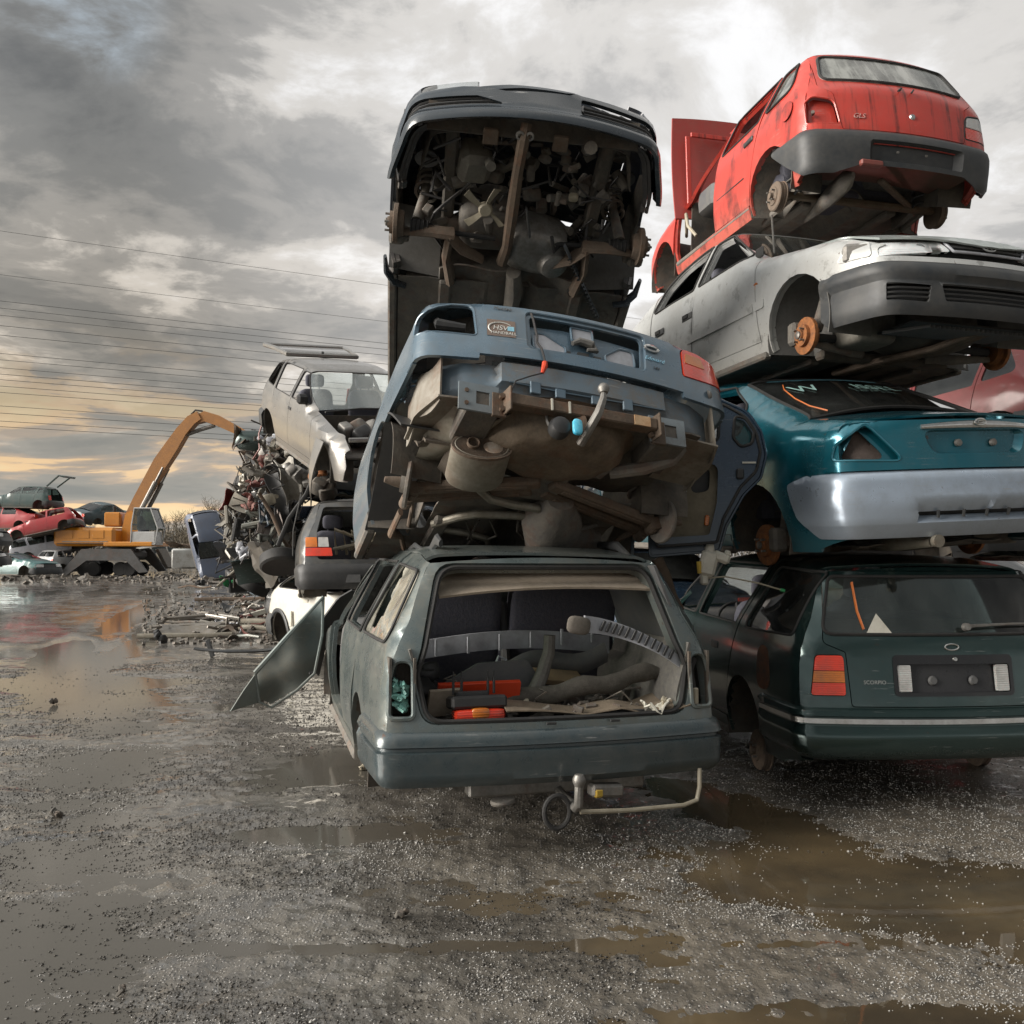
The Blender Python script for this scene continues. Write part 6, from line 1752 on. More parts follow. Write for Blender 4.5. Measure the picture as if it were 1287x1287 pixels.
# ---------------------------------------------------------------- dark green estate on the ground to the right
def build_green():
    sp = spec_estate(.885, 1.0, 1.0, 2.77); sp['exr'] = .13; sp['k'] = .075; sp['xseamB'] = .0
    sp['windows'][2] = ([(.03, .935, .05), (-.72, .955, .05), (-.70, 1.32, .04), (-.10, 1.335, .07)], 3, True, 'quarter')
    c = Car('green_estate', sp, 'glossy dark green estate on the ground at the right, with complete tail and lamps', 'car', (2.37, 6.108, .0), (.1, -.5, 95.1), P_DGREEN, step=.05)
    c.sides(glass=M_GLASSD, noglass={('rear', 'left'), ('front', 'left')}, dents=(4, .005, 4)); c.sill(); std_top(c, glass=M_CLEAR)
    full = c.back_outline(.555, 1.315, crown=.035)
    win = [(-.70, .975, .05), (.70, .975, .05), (.60, 1.295, .05), (-.60, 1.295, .05)]
    gate = [(-.57, .585, .02), (.57, .585, .02), (.585, .88, .02), (.70, .93, .03), (.625, 1.325, .05), (-.625, 1.325, .05), (-.70, .93, .03), (-.585, .88, .02)]
    lt = [[(sg * .60, .64, .02), (sg * .60, .865, .03), (sg * .755, .865, .03), (sg * .79, .64, .02)] for sg in (1, -1)]
    pr = [(-.365, .64, .03), (.335, .64, .03), (.335, .865, .03), (-.365, .865, .03)]
    c.panel('tail_frame', 'B', full, [shrink(fillet(gate, 5), -.005)] + lt, t=.02)
    c.panel('tailgate', 'B', gate, [win, pr], t=.02)
    c.panel('rear_window', 'B', shrink(fillet(win, 5), -.010), off=.003, t=.005, mat=glass('green_estate_glass', (.72, .82, .79), .10, (.2, .21, .2)), step=.08)
    c.seal('rear_window_seal', 'B', win, .010, .004)
    for sg, lp in zip((1, -1), lt):
        lp2 = fillet(lp, 5)
        for (z0, z1, mt, nm) in ((.642, .71, M_LRED, 'lower_lens'), (.713, .775, M_LAMB, 'amber_lens'), (.778, .863, M_LRED, 'upper_lens')):
            seg = clip(clip(shrink(lp2, .004), (-9, z0), (9, z0)), (9, z1), (-9, z1)); c.panel(nm, 'B', seg, off=.012, t=.03, mat=mt)
    c.panel('plate_surround', 'B', pr, [[(-.345, .66, .02), (.315, .66, .02), (.315, .815, .02), (-.345, .815, .02)]], off=.006, t=.02, mat=rough_mat('glossy_black', (.012, .012, .014), (.02, .02, .02), 5, .15, bump=.03))
    c.panel('plate_recess', 'B', [(-.36, .65), (.33, .65), (.33, .83), (-.36, .83)], off=-.03, t=.01, mat=rough_mat('satin_black', (.020, .020, .022), (.04, .04, .042), 4, .3, bump=.05))
    for y0, y1 in ((.235, .31), (-.34, -.265)):
        c.panel('reversing_lamp', 'B', [(y0, .665, .008), (y1, .665, .008), (y1, .81, .008), (y0, .81, .008)], off=.0, t=.02, mat=M_LCLR)
    for y in (.105, -.135):
        m = MB(); P, N = onhull(c, 'B', y, .725, -.022); m.lathe([(.012, .012), (.02, .012), (.026, .004), (.028, 0), (.001, 0)], P, N, 16); m.build('plate_screw', M_DTRIM, c.root)
    m = MB(); P, N = onhull(c, 'B', -.02, .842, .006); m.lathe([(.001, .008), (.011, .007), (.013, 0)], P, N, 12); m.build('tailgate_lock', M_CHROME, c.root)
    P, N = onhull(c, 'B', -.01, .908, .003); Mx = frame_at(P, N); m = MB(); m.tube([Mx @ Vector((.040 * math.cos(a), .017 * math.sin(a), 0)) for a in np.linspace(0, 6.283, 26, endpoint=False)], .0045, 6, closed=True); m.build('oval_badge', M_CHROME, c.root)
    P, N = onhull(c, 'B', .44, .715, .002); text_mesh('SCORPIO', .030, rough_mat('grey_letters', (.36, .37, .36), (.25, .26, .25), 20, .3), c.root, frame_at(P, N), .001, 'lettering')
    P = c.pt('B', [.47, .485, .48], [1.0, 1.1, 1.26], .010); m = MB(); m.tube([tuple(p) for p in P], .011, 6, flat=.25); m.build('orange_strip', rough_mat('orange_tape', (.60, .16, .03), (.4, .11, .03), 9, .5), c.root)
    P, N = onhull(c, 'B', .385, 1.025, .008); Mx = frame_at(P, N); m = MB(); m.add([Mx @ Vector(v) for v in ((-.075, -.055, 0), (.075, -.055, 0), (.0, .07, 0))], [(0, 1, 2)]); m.build('triangle_sticker', M_WHITE, c.root)
    m = MB(); P = c.pt('B', [-.10, -.16, -.4, -.60], [1.005, 1.012, 1.02, 1.018], .03); m.tube([tuple(p) for p in P], [.014, .010, .007, .004], 6); m.lathe([(.001, .03), (.02, .028), (.024, .0)], P[0] - np.array([.0, 0, 0]), (-1, 0, .2), 12); m.build('rear_wiper', M_STEEL, c.root)
    off = rowoff(c, [(.29, -.03), (.305, .01), (.345, .034), (.47, .04), (.475, .02), (.485, .02), (.49, .02), (.53, .02), (.535, .04), (.57, .03), (.585, -.03)])
    c.rear_bumper(.29, .588, off, mat=P_DGREEN, th=1.30, lines=[hl(1.2, .48), hl(1.2, .532)], step=.045)
    c.panel('bumper_chrome', 'C', [(-1.28, .495, .005), (1.28, .495, .005), (1.28, .522, .005), (-1.28, .522, .005)], off=.036, t=.02, mat=M_CHROME, step=.04)
    m = MB(); P, N = onhull(c, 'L', .56, .765, .003); m.box(tuple(P), (.16, .012, .05), bev=.006); m.build('door_handle', M_BLACK, c.root)
    c.panel('scraped_patch', 'L', [(-.52, .60, .1), (-.30, .60, .1), (-.28, .86, .1), (-.45, .86, .1)], off=.002, t=.004, mat=rough_mat('rust_scrape', (.035, .03, .026), (.20, .075, .03), 9, .6, bump=.4))
    c.floor(mat=M_UNDER2); c.liners(mat=M_UNDER2); c.cabin(rear_x=.45)
    m = MB(); m.grid(lambda u, v: (-.90 + 1.0 * u, (v * 2 - 1) * .68, .58), 6, 6, .012); m.build('boot_floor', M_CARPET, c.root)
    m = MB(); m.grid(lambda u, v: (-.78 + .80 * u, (v * 2 - 1) * .66, .985), 6, 6, .012); m.build('load_cover', M_DTRIM, c.root)
    for sg in (1, -1): hub(c.root, (0, sg * .76, .14), sg, 'drum', M_BRUST, .13)
    return c


CAR_G = build_green()
# ---------------------------------------------------------------- the other wrecks
def simple_car(name, kind, label, cat, loc, rot, mat, miss=(), crush=0.0, bonnet=True, gate=True, lamps=True, group=None, step=.12, glass=True, kz=1.0, dx=0.0, wheels=False, bmat=None, seats=False, noglass=None, seed=1, front=True, sglass=None):
    sp = {'estate': lambda: spec_estate(.84), 'sedan': lambda: spec_sedan(.84, 2.6), 'hatch': lambda: spec_hatch(.82, 2.45), 'hatch3': lambda: spec_hatch(.82, 2.45, 3)}[kind]()
    if kz != 1.0:      # roof pressed down: heights above the waist are squeezed
        f = lambda z: z if z < .9 else .9 + (z - .9) * kz
        sp['sil'] = [(p[0], f(p[1])) + tuple(p[2:]) for p in sp['sil']]; sp['windows'] = [([(q[0], f(q[1])) + tuple(q[2:]) for q in w[0]],) + tuple(w[1:]) for w in sp['windows']]
        sp['sect'] = [(f(a), b) for a, b in SECT]
    c = Car(name, sp, label, cat, pose(loc, rot, dx), rot, mat, group, step=step)
    dents = (seed, crush, 3.0) if crush else None
    c.sides(miss=miss, glass=M_GLASSD, noglass=noglass or (() if glass else ('front', 'rear', 'quarter')), shell=bool(miss), dents=dents, trim=step < .1)
    dn = (lambda P: wob(P, seed + 5, crush * 1.6, 2.6)) if crush else None
    c.sill(); std_top(c, bonnet=bonnet, screen=glass, roofdent=dn, glass=sglass)
    if kind == 'sedan':
        c.panel('rear_window', 'T', c.top_outline(*sp['rear_screen'], -.05, .04, .006), off=-.004, t=.006, mat=M_GLASSD, step=.15)
        c.panel('boot_lid', 'T', c.top_outline(*sp['deck'], .06, -.03), t=.015, dent=dn); c.panel('boot_panel', 'B', c.back_outline(.55, .95), t=.02, dent=dn)
        zl = (.70, .88)
    else:
        full = c.back_outline(.55, 1.29 if kz == 1 else .9 + .40 * kz, crown=.03)
        zt = 1.25 if kz == 1 else .9 + .36 * kz
        win = [(-.58, 1.0, .05), (.58, 1.0, .05), (.50, zt, .05), (-.50, zt, .05)]
        if gate == 'open':
            hole = [(-.55, .60, .05), (.55, .60, .05), (.60, .95, .05), (.52, zt + .0, .05), (-.52, zt + .0, .05), (-.60, .95, .05)]
            c.panel('tail_frame', 'B', full, [hole], t=.03)
        elif gate:
            c.panel('tailgate', 'B', full, [win], t=.02, dent=dn); c.panel('rear_window', 'B', shrink(fillet(win, 5), -.01), off=-.004, t=.006, mat=M_GLASSD, step=.15)
        else:
            c.panel('tail_frame', 'B', full, [[(-.60, .62, .06), (.60, .62, .06), (.60, .95), (.52, zt, .06), (-.52, zt, .06), (-.60, .95)]], t=.03)
        zl = (.62, .86)
    if lamps:
        for sg in (1, -1):
            yo = c.seam_B(.75) - .01
            c.panel('tail_lamp', 'B', [(sg * (yo - .17), zl[0], .01), (sg * yo, zl[0], .01), (sg * yo, zl[1], .02), (sg * (yo - .17), zl[1], .02)], off=.008, t=.02, mat=M_LRED, step=.1)
    bm = bmat or M_BUMPER
    c.rear_bumper(.28, .58, rowoff(c, [(.28, .0), (.33, .04), (.52, .045), (.58, -.01)]), mat=bm, step=step)
    if front:
        c.front_bumper(.22, .52, rowoff(c, [(.22, .0), (.27, .04), (.46, .045), (.52, -.01)]), mat=bm, step=step)
        c.panel('grille', 'G', [(-.45, .52), (.45, .52), (.45, .66), (-.45, .66)], off=-.01, t=.02, mat=M_BLACK)
        for sg in (1, -1): c.panel('headlamp', 'G', [(sg * .50, .54, .02), (sg * 1.0, .54, .02), (sg * .98, .67, .02), (sg * .50, .66, .02)], off=.002, t=.03, mat=M_LAMPGL if step < .1 else M_LCLR)
    c.liners(mat=M_UNDER2); c.floor(mat=M_UNDER2)
    m = MB(); m.grid(lambda u, v: (sp['cowl'] - .02, (v * 2 - 1) * .68, .25 + .6 * u), 3, 4, .01); m.build('bulkhead', M_UNDER2, c.root)
    if seats: c.cabin()
    else:
        for sg in (1, -1): make_seat(c.root, (1.1, sg * .36, .33), M_FABRIC)
    if wheels:
        for x in (0, sp['wb']):
            for sg in (1, -1): wheel(c.root, (x, sg * .74, .29), sg)
    return c


def wheel(root, c, sg, r=.29):
    c = Vector(c); ax = (0, sg, 0)
    m = MB(); m.lathe([(r * .66, -.09), (r * .9, -.095), (r, -.07), (r, .07), (r * .9, .095), (r * .66, .09)], c, ax, 24); w = m.build('wheel', M_RUBBER, root)
    m = MB(); m.lathe([(r * .66, .085), (r * .6, .05), (r * .5, .02), (r * .2, .03), (.001, .04)], c, ax, 20); m.build('rim', M_STEEL, w)


# left group: hatchback on top of the dark one, on the crushed white one
def build_left_group():
    sp = spec_hatch(.84, 2.47)
    c = simple_car('beige_hatchback', 'hatch', 'silver beige hatchback on top of the left heap, bonnet gone and tailgate raised', 'car', (-2.86, 13.659, 2.929), (3.6, 17.1, -59.7), P_BEIGE, bonnet=False, gate='open', step=.07, noglass=('rear', 'front', 'quarter'), crush=.006, seed=4, front=False, sglass=M_CLEAR)
    wb = c.wb
    # raised tailgate: glass in a frame, hinged at the roof
    m = MB()
    def gp(u, v): return (-.12 - .92 * v, (u * 2 - 1) * (.53 + .09 * v), 1.395 + .03 * v + .02 * math.sin(3.1 * v))
    m.tube([gp(0, 0), gp(.5, 0), gp(1, 0), gp(1, .5), gp(1, 1), gp(.5, 1), gp(0, 1), gp(0, .5)], .035, 6, closed=True); t = m.build('tailgate', P_BEIGE, c.root)
    m = MB(); m.grid(lambda u, v: gp(.04 + .92 * u, .05 + .58 * v), 6, 6, .005); m.build('rear_window', M_GLASS, t)
    m = MB(); m.grid(lambda u, v: gp(.02 + .96 * u, .62 + .36 * v), 6, 6, .03); m.build('tailgate_skin', P_BEIGE, t)
    m = MB(); m.tube([gp(.5, .02), np.array(gp(.5, .02)) + np.array([.02, 0, .05])], .02, 6); m.build('wiper_boss', M_BLACK, t)
    m = MB(); P, N = onhull(c, 'R', 1.62, .98, .06); m.box(tuple(P), (.10, .14, .13), None, .03); m.build('door_mirror', M_BLACK, c.root)
    m = MB(); P, N = onhull(c, 'R', 1.08, .80, .004); m.box(tuple(P), (.13, .015, .04), None, .006); m.build('door_handle', M_BLACK, c.root)
    # open engine bay, torn wing
    m = MB(); rs = np.random.RandomState(5)
    m.grid(lambda u, v: (wb - .45 + .9 * u, (v * 2 - 1) * .62, .50 + .02 * math.sin(9 * u)), 6, 6, .02)
    m.build('engine_bay_floor', M_UNDER2, c.root)
    for k in range(9):
        m = MB(); cushion(m, (wb - .35 + .7 * rs.rand(), -.5 + 1.0 * rs.rand(), .58 + .12 * rs.rand()), tuple(.12 + .2 * rs.rand(3)), .4, tuple(rs.rand(3) * 40)); m.build('engine_part', [M_UNDER, M_ALU, M_BLACK][k % 3], c.root)
    m = MB()
    for k in range(12):
        p = [np.array([wb - .4 + .8 * rs.rand(), -.55 + 1.1 * rs.rand(), .68])]
        for q in range(3): p.append(p[-1] + rs.randn(3) * np.array([.13, .13, .04]))
        m.tube([tuple(v) for v in p], .014, 6)
    o = m.build('hoses', M_WIRE, c.root); o['kind'] = 'stuff'
    m = MB(); m.tube([(wb + .42, -.60, .72), (wb + .50, 0, .75), (wb + .42, .60, .72)], .03, 8); m.build('slam_panel', P_BEIGE, c.root)
    m = MB(); m.grid(lambda u, v: (wb - .06 + .30 * u - .05 * v, -.84 - .06 * math.sin(3 * v) - .10 * v * u, .66 - .80 * v), 6, 12, .012); m.build('torn_wing_edge', P_BEIGE, c.root)
    m = MB(); m.tube([(wb - .2, -.70, .95), (wb - .33, -.2, .98), (wb - .40, .3, .97)], .012, 6); m.build('wiper_arm', M_BLACK, c.root)

    j = simple_car('dark_hatchback', 'hatch3', 'dark grey hatchback showing its red and amber tail lamp, on the crushed white hatchback', 'car', (-1.78, 11.15, .69), (0, 2, 104), P_DGREY, gate=False, lamps=False, step=.07, crush=.008, seed=8, bmat=M_BLACK, noglass=('front', 'quarter'))
    for sg in (1, -1):
        yo = j.seam_B(.75) - .005
        for (z0, z1, a, b, mt, nm) in ((.66, .755, .0, .30, M_LRED, 'red_lens'), (.765, .875, .0, .13, M_LAMB, 'amber_lens'), (.765, .875, .14, .26, M_LCLR, 'clear_lens')):
            j.panel(nm, 'B', [(sg * (yo - b), z0, .005), (sg * (yo - a), z0, .005), (sg * (yo - a), z1, .01), (sg * (yo - b * .95), z1, .01)], off=.01, t=.02, mat=mt, step=.08)
    m = MB(); P = j.pt('C', .30, .40, .046)[0]; m.box(tuple(P), (.03, .20, .09), (0, 0, -20)); m.build('towing_eye_hole', M_BLACK, j.root)
    m = MB(); rs = np.random.RandomState(2)
    for k in range(8): m.tube([(-.5 + .1 * k, -.5 + .12 * k, .70 + .05 * rs.rand()), (-.4, -.3 + .1 * k, .9 + .1 * rs.rand()), (-.2 + .05 * k, .4 - .1 * k, .75)], .02, 6)
    o = m.build('loose_trim', M_CREAM, j.root); o['kind'] = 'stuff'
    m = MB(); m.tube([(-.35, .78, .40 + 1.0), (.2, .86, 1.0), (.5, .86, .7)], .02, 4, flat=.4); m.build('torn_door_seal', M_RUBBER, j.root)

    k = simple_car('white_hatchback', 'hatch3', 'crushed white hatchback at the foot of the left heap', 'car', (-2.45, 12.75, .0), (0, 0, -55), P_WHITE, glass=False, crush=.01, seed=6, step=.08, kz=.5)
    m = MB(); P, N = onhull(k, 'R', .92, .80, .004); m.box(tuple(P), (.13, .02, .04), None, .006); m.build('door_handle', M_WHITE, k.root)
    m = MB(); P = k.pt('R', [.345 * math.cos(a) for a in np.linspace(3.1, .05, 12)], [.30 + .335 * math.sin(a) for a in np.linspace(3.1, .05, 12)], .012); m.tube([tuple(p) for p in P], .03, 6, flat=.5); m.build('arch_trim', M_BUMPER, k.root)
    m = MB(); m.box((.48, -.84, .55), (.07, .02, .20), None, .005); m.build('filler_flap', M_WHITE, k.root)


build_left_group()

# far wrecks across the yard and the ones half hidden behind the stacks
GB = 'stacked wrecks across the yard'
def far(name, kind, label, u, v, d, rot, mat, **k):
    p = px(u, v, d); c = simple_car(name, kind, label, 'car', tuple(p), rot, mat, group=GB, dx=1.25, **k)
    return c


a = far('dark_green_hatchback', 'hatch', 'dark green hatchback on top of the red cars, tailgate raised', 31, 643, 50, (0, -1, 176), paint('dull_green_paint', (.045, .085, .08), .3, .35), step=.16, seed=2, gate='open')
m = MB(); m.tube([(-.25, -.5, 1.38), (-.95, -.58, 1.95), (-1.2, -.55, 1.90), (-1.2, .55, 1.90), (-.95, .58, 1.95), (-.25, .5, 1.38)], .05, 5); m.grid(lambda u, v: (-.9 - .35 * u, (v * 2 - 1) * .56, 1.93 - .02 * u), 2, 4, .04); m.build('tailgate', paint('dull_green_paint', (0, 0, 0)), a.root)
far('red_saloon', 'sedan', 'red saloon under the dark green hatchback, at the left edge', 10, 669, 50, (0, 0, 172), paint('bright_red_paint', (.42, .03, .035), .2, .35), step=.16, seed=3, crush=.01)
far('red_coupe', 'hatch3', 'red hatchback tipped nose down over the pale estate', 59, 676, 49, (6, 13, 186), paint('bright_red_paint', (0, 0, 0)), step=.16, seed=4, bonnet=False, gate=False, glass=False)
far('pale_estate', 'estate', 'pale grey estate under the tipped red hatchback', 73, 701, 50, (4, -11, 12), paint('lilac_silver_paint', (.44, .45, .49), .3, .4, .2), step=.16, seed=5)
far('silver_hatchback', 'hatch', 'crumpled silver hatchback on the ground left of the excavator', 92, 722, 50, (0, 0, 62), paint('dull_silver_paint', (.44, .45, .45), .4, .45, .2), crush=.03, seed=6, step=.16, glass=False)
far('white_saloon', 'sedan', 'low white wreck behind the silver hatchback', 55, 721, 55, (0, 0, 8), P_WHITE, crush=.03, seed=7, step=.2, kz=.3)
far('teal_wreck', 'sedan', 'teal and white car nose at the left of the yard', 22, 727, 42, (0, 0, -22), paint('pale_teal_paint', (.03, .15, .15), .3, .3), crush=.01, seed=8, step=.16, kz=.5)
far('dark_teal_saloon', 'sedan', 'dark teal saloon tilted on the heap behind the excavator', 133, 660, 56, (10, -4, 62), paint('dark_teal_paint', (.03, .07, .085), .25, .3), seed=9, step=.16)
far('grey_wreck', 'hatch', 'silver grey wreck under the dark teal saloon', 117, 684, 57, (0, 3, 20), paint('dull_silver_paint', (0, 0, 0)), crush=.02, seed=10, step=.2, kz=.4)
far('grey_wreck', 'sedan', 'dark grey wreck lying flat behind the excavator body', 150, 708, 60, (0, 0, 170), P_DGREY, crush=.03, seed=11, step=.2, kz=.3)
far('white_estate', 'estate', 'white estate behind the excavator cab', 212, 712, 58, (0, -6, 40), P_WHITE, seed=12, step=.2)
far('blue_hatchback', 'hatch3', 'grey blue hatchback standing nose down against the right heap', 262, 694, 44, (22, 63, -40), paint('slate_blue_paint', (.10, .125, .18), .3, .38, .1), seed=13, step=.14, noglass=('front', 'quarter'))
far('black_wreck', 'estate', 'black wreck cut by the left edge of the picture', -66, 728, 32, (0, -8, 20), M_BLACK, seed=14, step=.2, crush=.02)
far('black_wreck', 'sedan', 'black wreck on top of another at the left edge', -72, 686, 32, (0, 6, 10), M_BLACK, seed=15, step=.2, crush=.02, kz=.6)
# behind the two big stacks
GH = 'wrecks half hidden behind the big stacks'
def hid(name, kind, label, loc, rot, mat, **k): return simple_car(name, kind, label, 'car', loc, rot, mat, group=GH, **k)
hid('maroon_hatchback', 'hatch', 'maroon car behind the silver saloon at the right edge', (5.7, 9.7, 2.25), (0, 5, 118), P_MAROON, seed=20, step=.12)
hid('red_white_car', 'hatch', 'red and white car behind the green estate', (4.9, 11.2, .0), (0, 0, 88), paint('bright_red_paint', (0, 0, 0)), seed=21, step=.12)
hid('dark_blue_saloon', 'sedan', 'dark blue car between the two stacks behind the loose door', (1.75, 10.6, 0.05), (0, 0, 98), P_DKBLUE, seed=22, step=.12)
hid('dark_blue_saloon', 'sedan', 'dark blue car lying on another between the two stacks', (1.9, 10.9, 1.35), (0, 2, 100), P_DKBLUE, seed=23, step=.14, crush=.02)
hid('black_saloon', 'sedan', 'dark wreck behind the teal saloon', (3.7, 11.3, 1.35), (0, 0, 95), M_BLACK, seed=24, step=.14, kz=.7)
hid('black_hatchback', 'hatch', 'dark wreck under the blue saloon behind the grey green estate', (.1, 11.0, .0), (0, 0, 100), M_BLACK, seed=25, step=.14)
hid('black_hatchback', 'hatch', 'dark wreck pressed down behind the blue saloon', (.0, 11.2, 1.35), (0, 0, 95), P_DGREY, seed=26, step=.14, kz=.5, crush=.02)
hid('black_estate', 'estate', 'dark wreck at the right edge between the teal saloon and the green estate', (5.4, 10.2, 1.15), (0, 0, 100), M_BLACK, seed=27, step=.14)
hid('dark_red_wreck', 'sedan', 'dark red wreck under the maroon car at the right edge', (6.4, 12.2, .0), (0, 0, 95), P_MAROON, seed=28, step=.14)
# ---------------------------------------------------------------- excavator
def build_excavator():
    D = 50.0; o = px(150, 690, D); o.z = 0
    r = empty('excavator', o); tag(r, 'orange material handler with long jointed boom and white cab, standing on outriggers across the yard', 'excavator')
    OR = paint('excavator_orange', (.62, .235, .012), .16, .4, 0, (.22, .13, .06)); GY = rough_mat('chassis_grey', (.10, .10, .10), (.06, .055, .05), 3, .6, rust=.2); CW = paint('cab_grey', (.52, .52, .51), .25, .4)
    DK = rough_mat('boom_brown_orange', (.44, .20, .06), (.31, .15, .06), 3, .5)
    s = D / FPX      # metres per photo pixel at the machine
    X = lambda u: (u - 150) * s
    Z = lambda v: CAMZ + (690 - v) * s
    m = MB(); m.box((X(146), 0, Z(697)), (62 * s, 2.0, 10 * s), bev=.12)
    for sg in (-1, 1): m.box((X(148), sg * 1.05, Z(695)), (40 * s, .5, 8 * s), bev=.08)
    m.build('undercarriage', GY, r)
    pl = [(119, 690), (179, 690), (199, 718), (189, 719), (173, 704), (125, 704), (101, 722), (91, 722)]
    for sg in (-1, 1):
        m = MB(); m.add(*thicken(np.array([(X(u), sg * 1.35, Z(v)) for u, v in pl]), [tuple(range(8))], .18)); m.build('outrigger', GY, r)
    for u in (116, 127, 160, 171):
        for sg in (-1, 1): wheel(r, (X(u), sg * .85, .38), sg, .38)
    m = MB(); m.cyl((X(150), 0, Z(694)), (X(150), 0, Z(686)), .85, n=24); m.build('slew_ring', GY, r)
    m = MB(); m.box((X(118), 0, Z(675)), (76 * s, 2.5, 23 * s), bev=.16); m.box((X(173), -.1, Z(684)), (60 * s, 2.4, 6 * s), bev=.05); b = m.build('upper_body', OR, r)
    m = MB(); m.box((X(120), -1.262, Z(681)), (56 * s, .02, 1.0 * s)); m.build('side_stripe', M_STEEL, b)
    m = MB(); m.box((X(122), -1.26, Z(683.2)), (72 * s, .02, .8 * s)); m.build('panel_gap', M_BLACK, b)
    for u in (98, 118, 136):
        m = MB(); m.box((X(u), -1.262, Z(672)), (14 * s, .02, 10 * s), bev=.008); m.build('access_door', OR, b)
    m = MB(); m.box((X(144), .2, Z(653)), (20 * s, 1.2, 18 * s), bev=.06); m.build('engine_hood', OR, r)
    m = MB(); m.tube([(X(138), .5, Z(645)), (X(138), .5, Z(636))], .09, 10); m.build('exhaust_stack', M_BLACK, r)
    m = MB(); m.add(*thicken(np.array([(X(152), -.35, Z(686)), (X(176), -.35, Z(686)), (X(180), -.35, Z(656)), (X(168), -.35, Z(642)), (X(160), -.35, Z(646))], float), [(0, 1, 2, 3, 4)], .08))
    m.add(*thicken(np.array([(X(152), .35, Z(686)), (X(176), .35, Z(686)), (X(180), .35, Z(656)), (X(168), .35, Z(642)), (X(160), .35, Z(646))], float), [(0, 1, 2, 3, 4)], .08)); m.build('boom_bracket', OR, r)
    # cab
    cy = -.75
    def prof(y): return [(X(176), y, Z(684)), (X(206), y, Z(684)), (X(209), y, Z(664)), (X(200), y, Z(640)), (X(180), y, Z(640)), (X(177), y, Z(660))]
    V = np.array(prof(cy - .5) + prof(cy + .5)); 
    m = MB(); n = 6
    for y in (cy - .5, cy + .5): m.tube(prof(y), .05, 6, closed=True)
    for k in range(n):
        a, b2 = prof(cy - .5)[k], prof(cy + .5)[k]; m.tube([a, b2], .05, 6)
    m.box((X(191), cy, Z(640)), (22 * s, 1.1, .08), bev=.03); m.box((X(191), cy, Z(676)), (30 * s, 1.02, 15 * s), bev=.05); cab = m.build('cab', CW, r)
    for y in (cy - .5, cy + .5):
        m = MB(); p = prof(y); q = [(X(178), y, Z(667)), (X(207), y, Z(667)), p[3], p[4]]; m.add(*thicken(np.array(q), [(0, 1, 2, 3)], .01)); m.build('cab_window', M_GLASSD, cab)
    m = MB(); p0, p1 = prof(cy - .5), prof(cy + .5); m.add(*thicken(np.array([p0[2], p1[2], p1[3], p0[3]]), [(0, 1, 2, 3)], .01)); m.build('windscreen', M_GLASSD, cab)
    m = MB(); cushion(m, (X(187), cy, Z(668)), (.5, .5, .3), .4); cushion(m, (X(183), cy, Z(658)), (.2, .5, .8), .4); m.build('driver_seat', M_FABRIC, cab)
    # boom: box girder, swollen in the middle, then the stick dropping to the right
    def girder(mb, pts, hs, w):
        V = []; F = []
        for i, (u, v) in enumerate(pts):
            a = np.array(pts[max(0, i - 1)], float); b3 = np.array(pts[min(len(pts) - 1, i + 1)], float); t = b3 - a; t /= np.linalg.norm(t); nrm = np.array([-t[1], t[0]])
            for sgn in (1, -1):
                q = np.array([u, v]) + nrm * hs[i] / 2 * sgn
                for y in (-w / 2, w / 2): V.append((X(q[0]), y, Z(q[1])))
        for i in range(len(pts) - 1):
            k = i * 4; l = k + 4
            F += [(k, k + 1, l + 1, l), (k + 3, k + 2, l + 2, l + 3), (k + 2, k, l, l + 2), (k + 1, k + 3, l + 3, l + 1)]
        F += [(0, 2, 3, 1), (len(pts) * 4 - 4, len(pts) * 4 - 3, len(pts) * 4 - 1, len(pts) * 4 - 2)]
        mb.add(V, F)
    m = MB(); girder(m, [(166, 648), (176, 628), (188, 606), (202, 582), (214, 564), (228, 542), (240, 528), (250, 522)], [13, 14, 15, 18, 17, 14, 13, 11], .62); bm = m.build('boom', DK, r)
    for y in (-.42, .42):
        m = MB(); m.tube([(X(180), y, Z(642)), (X(198), y, Z(606))], .13, 10); m.tube([(X(198), y, Z(606)), (X(207), y, Z(588))], .07, 8); m.build('lift_cylinder', M_STEEL, r)
    m = MB(); girder(m, [(244, 528), (256, 523), (272, 528), (300, 542), (330, 558), (348, 568)], [9, 13, 13, 10, 8, 6], .5); m.build('stick', DK, r)
    m = MB(); m.tube([(X(216), 0, Z(552)), (X(248), 0, Z(540)), (X(268), 0, Z(534))], .11, 8); m.build('stick_cylinder', M_STEEL, r)
    m = MB(); m.tube([(X(240), -.1, Z(530)), (X(239), -.1, Z(520)), (X(244), -.1, Z(515)), (X(252), -.1, Z(516)), (X(259), -.1, Z(523))], .055, 6); m.build('hydraulic_hose', M_BLACK, r)
    m = MB(); m.tube([(X(348), 0, Z(568)), (X(348), 0, Z(580))], .12, 8)
    for k in range(4):
        a = k * math.pi / 2; m.tube([(X(348), 0, Z(580)), (X(348) + .5 * math.cos(a), .5 * math.sin(a), Z(590)), (X(348) + .45 * math.cos(a), .45 * math.sin(a), Z(606)), (X(348) + .08 * math.cos(a), .08 * math.sin(a), Z(612))], [.14, .16, .13, .04], 6, flat=.7)
    m.build('grapple', GY, r)


build_excavator()

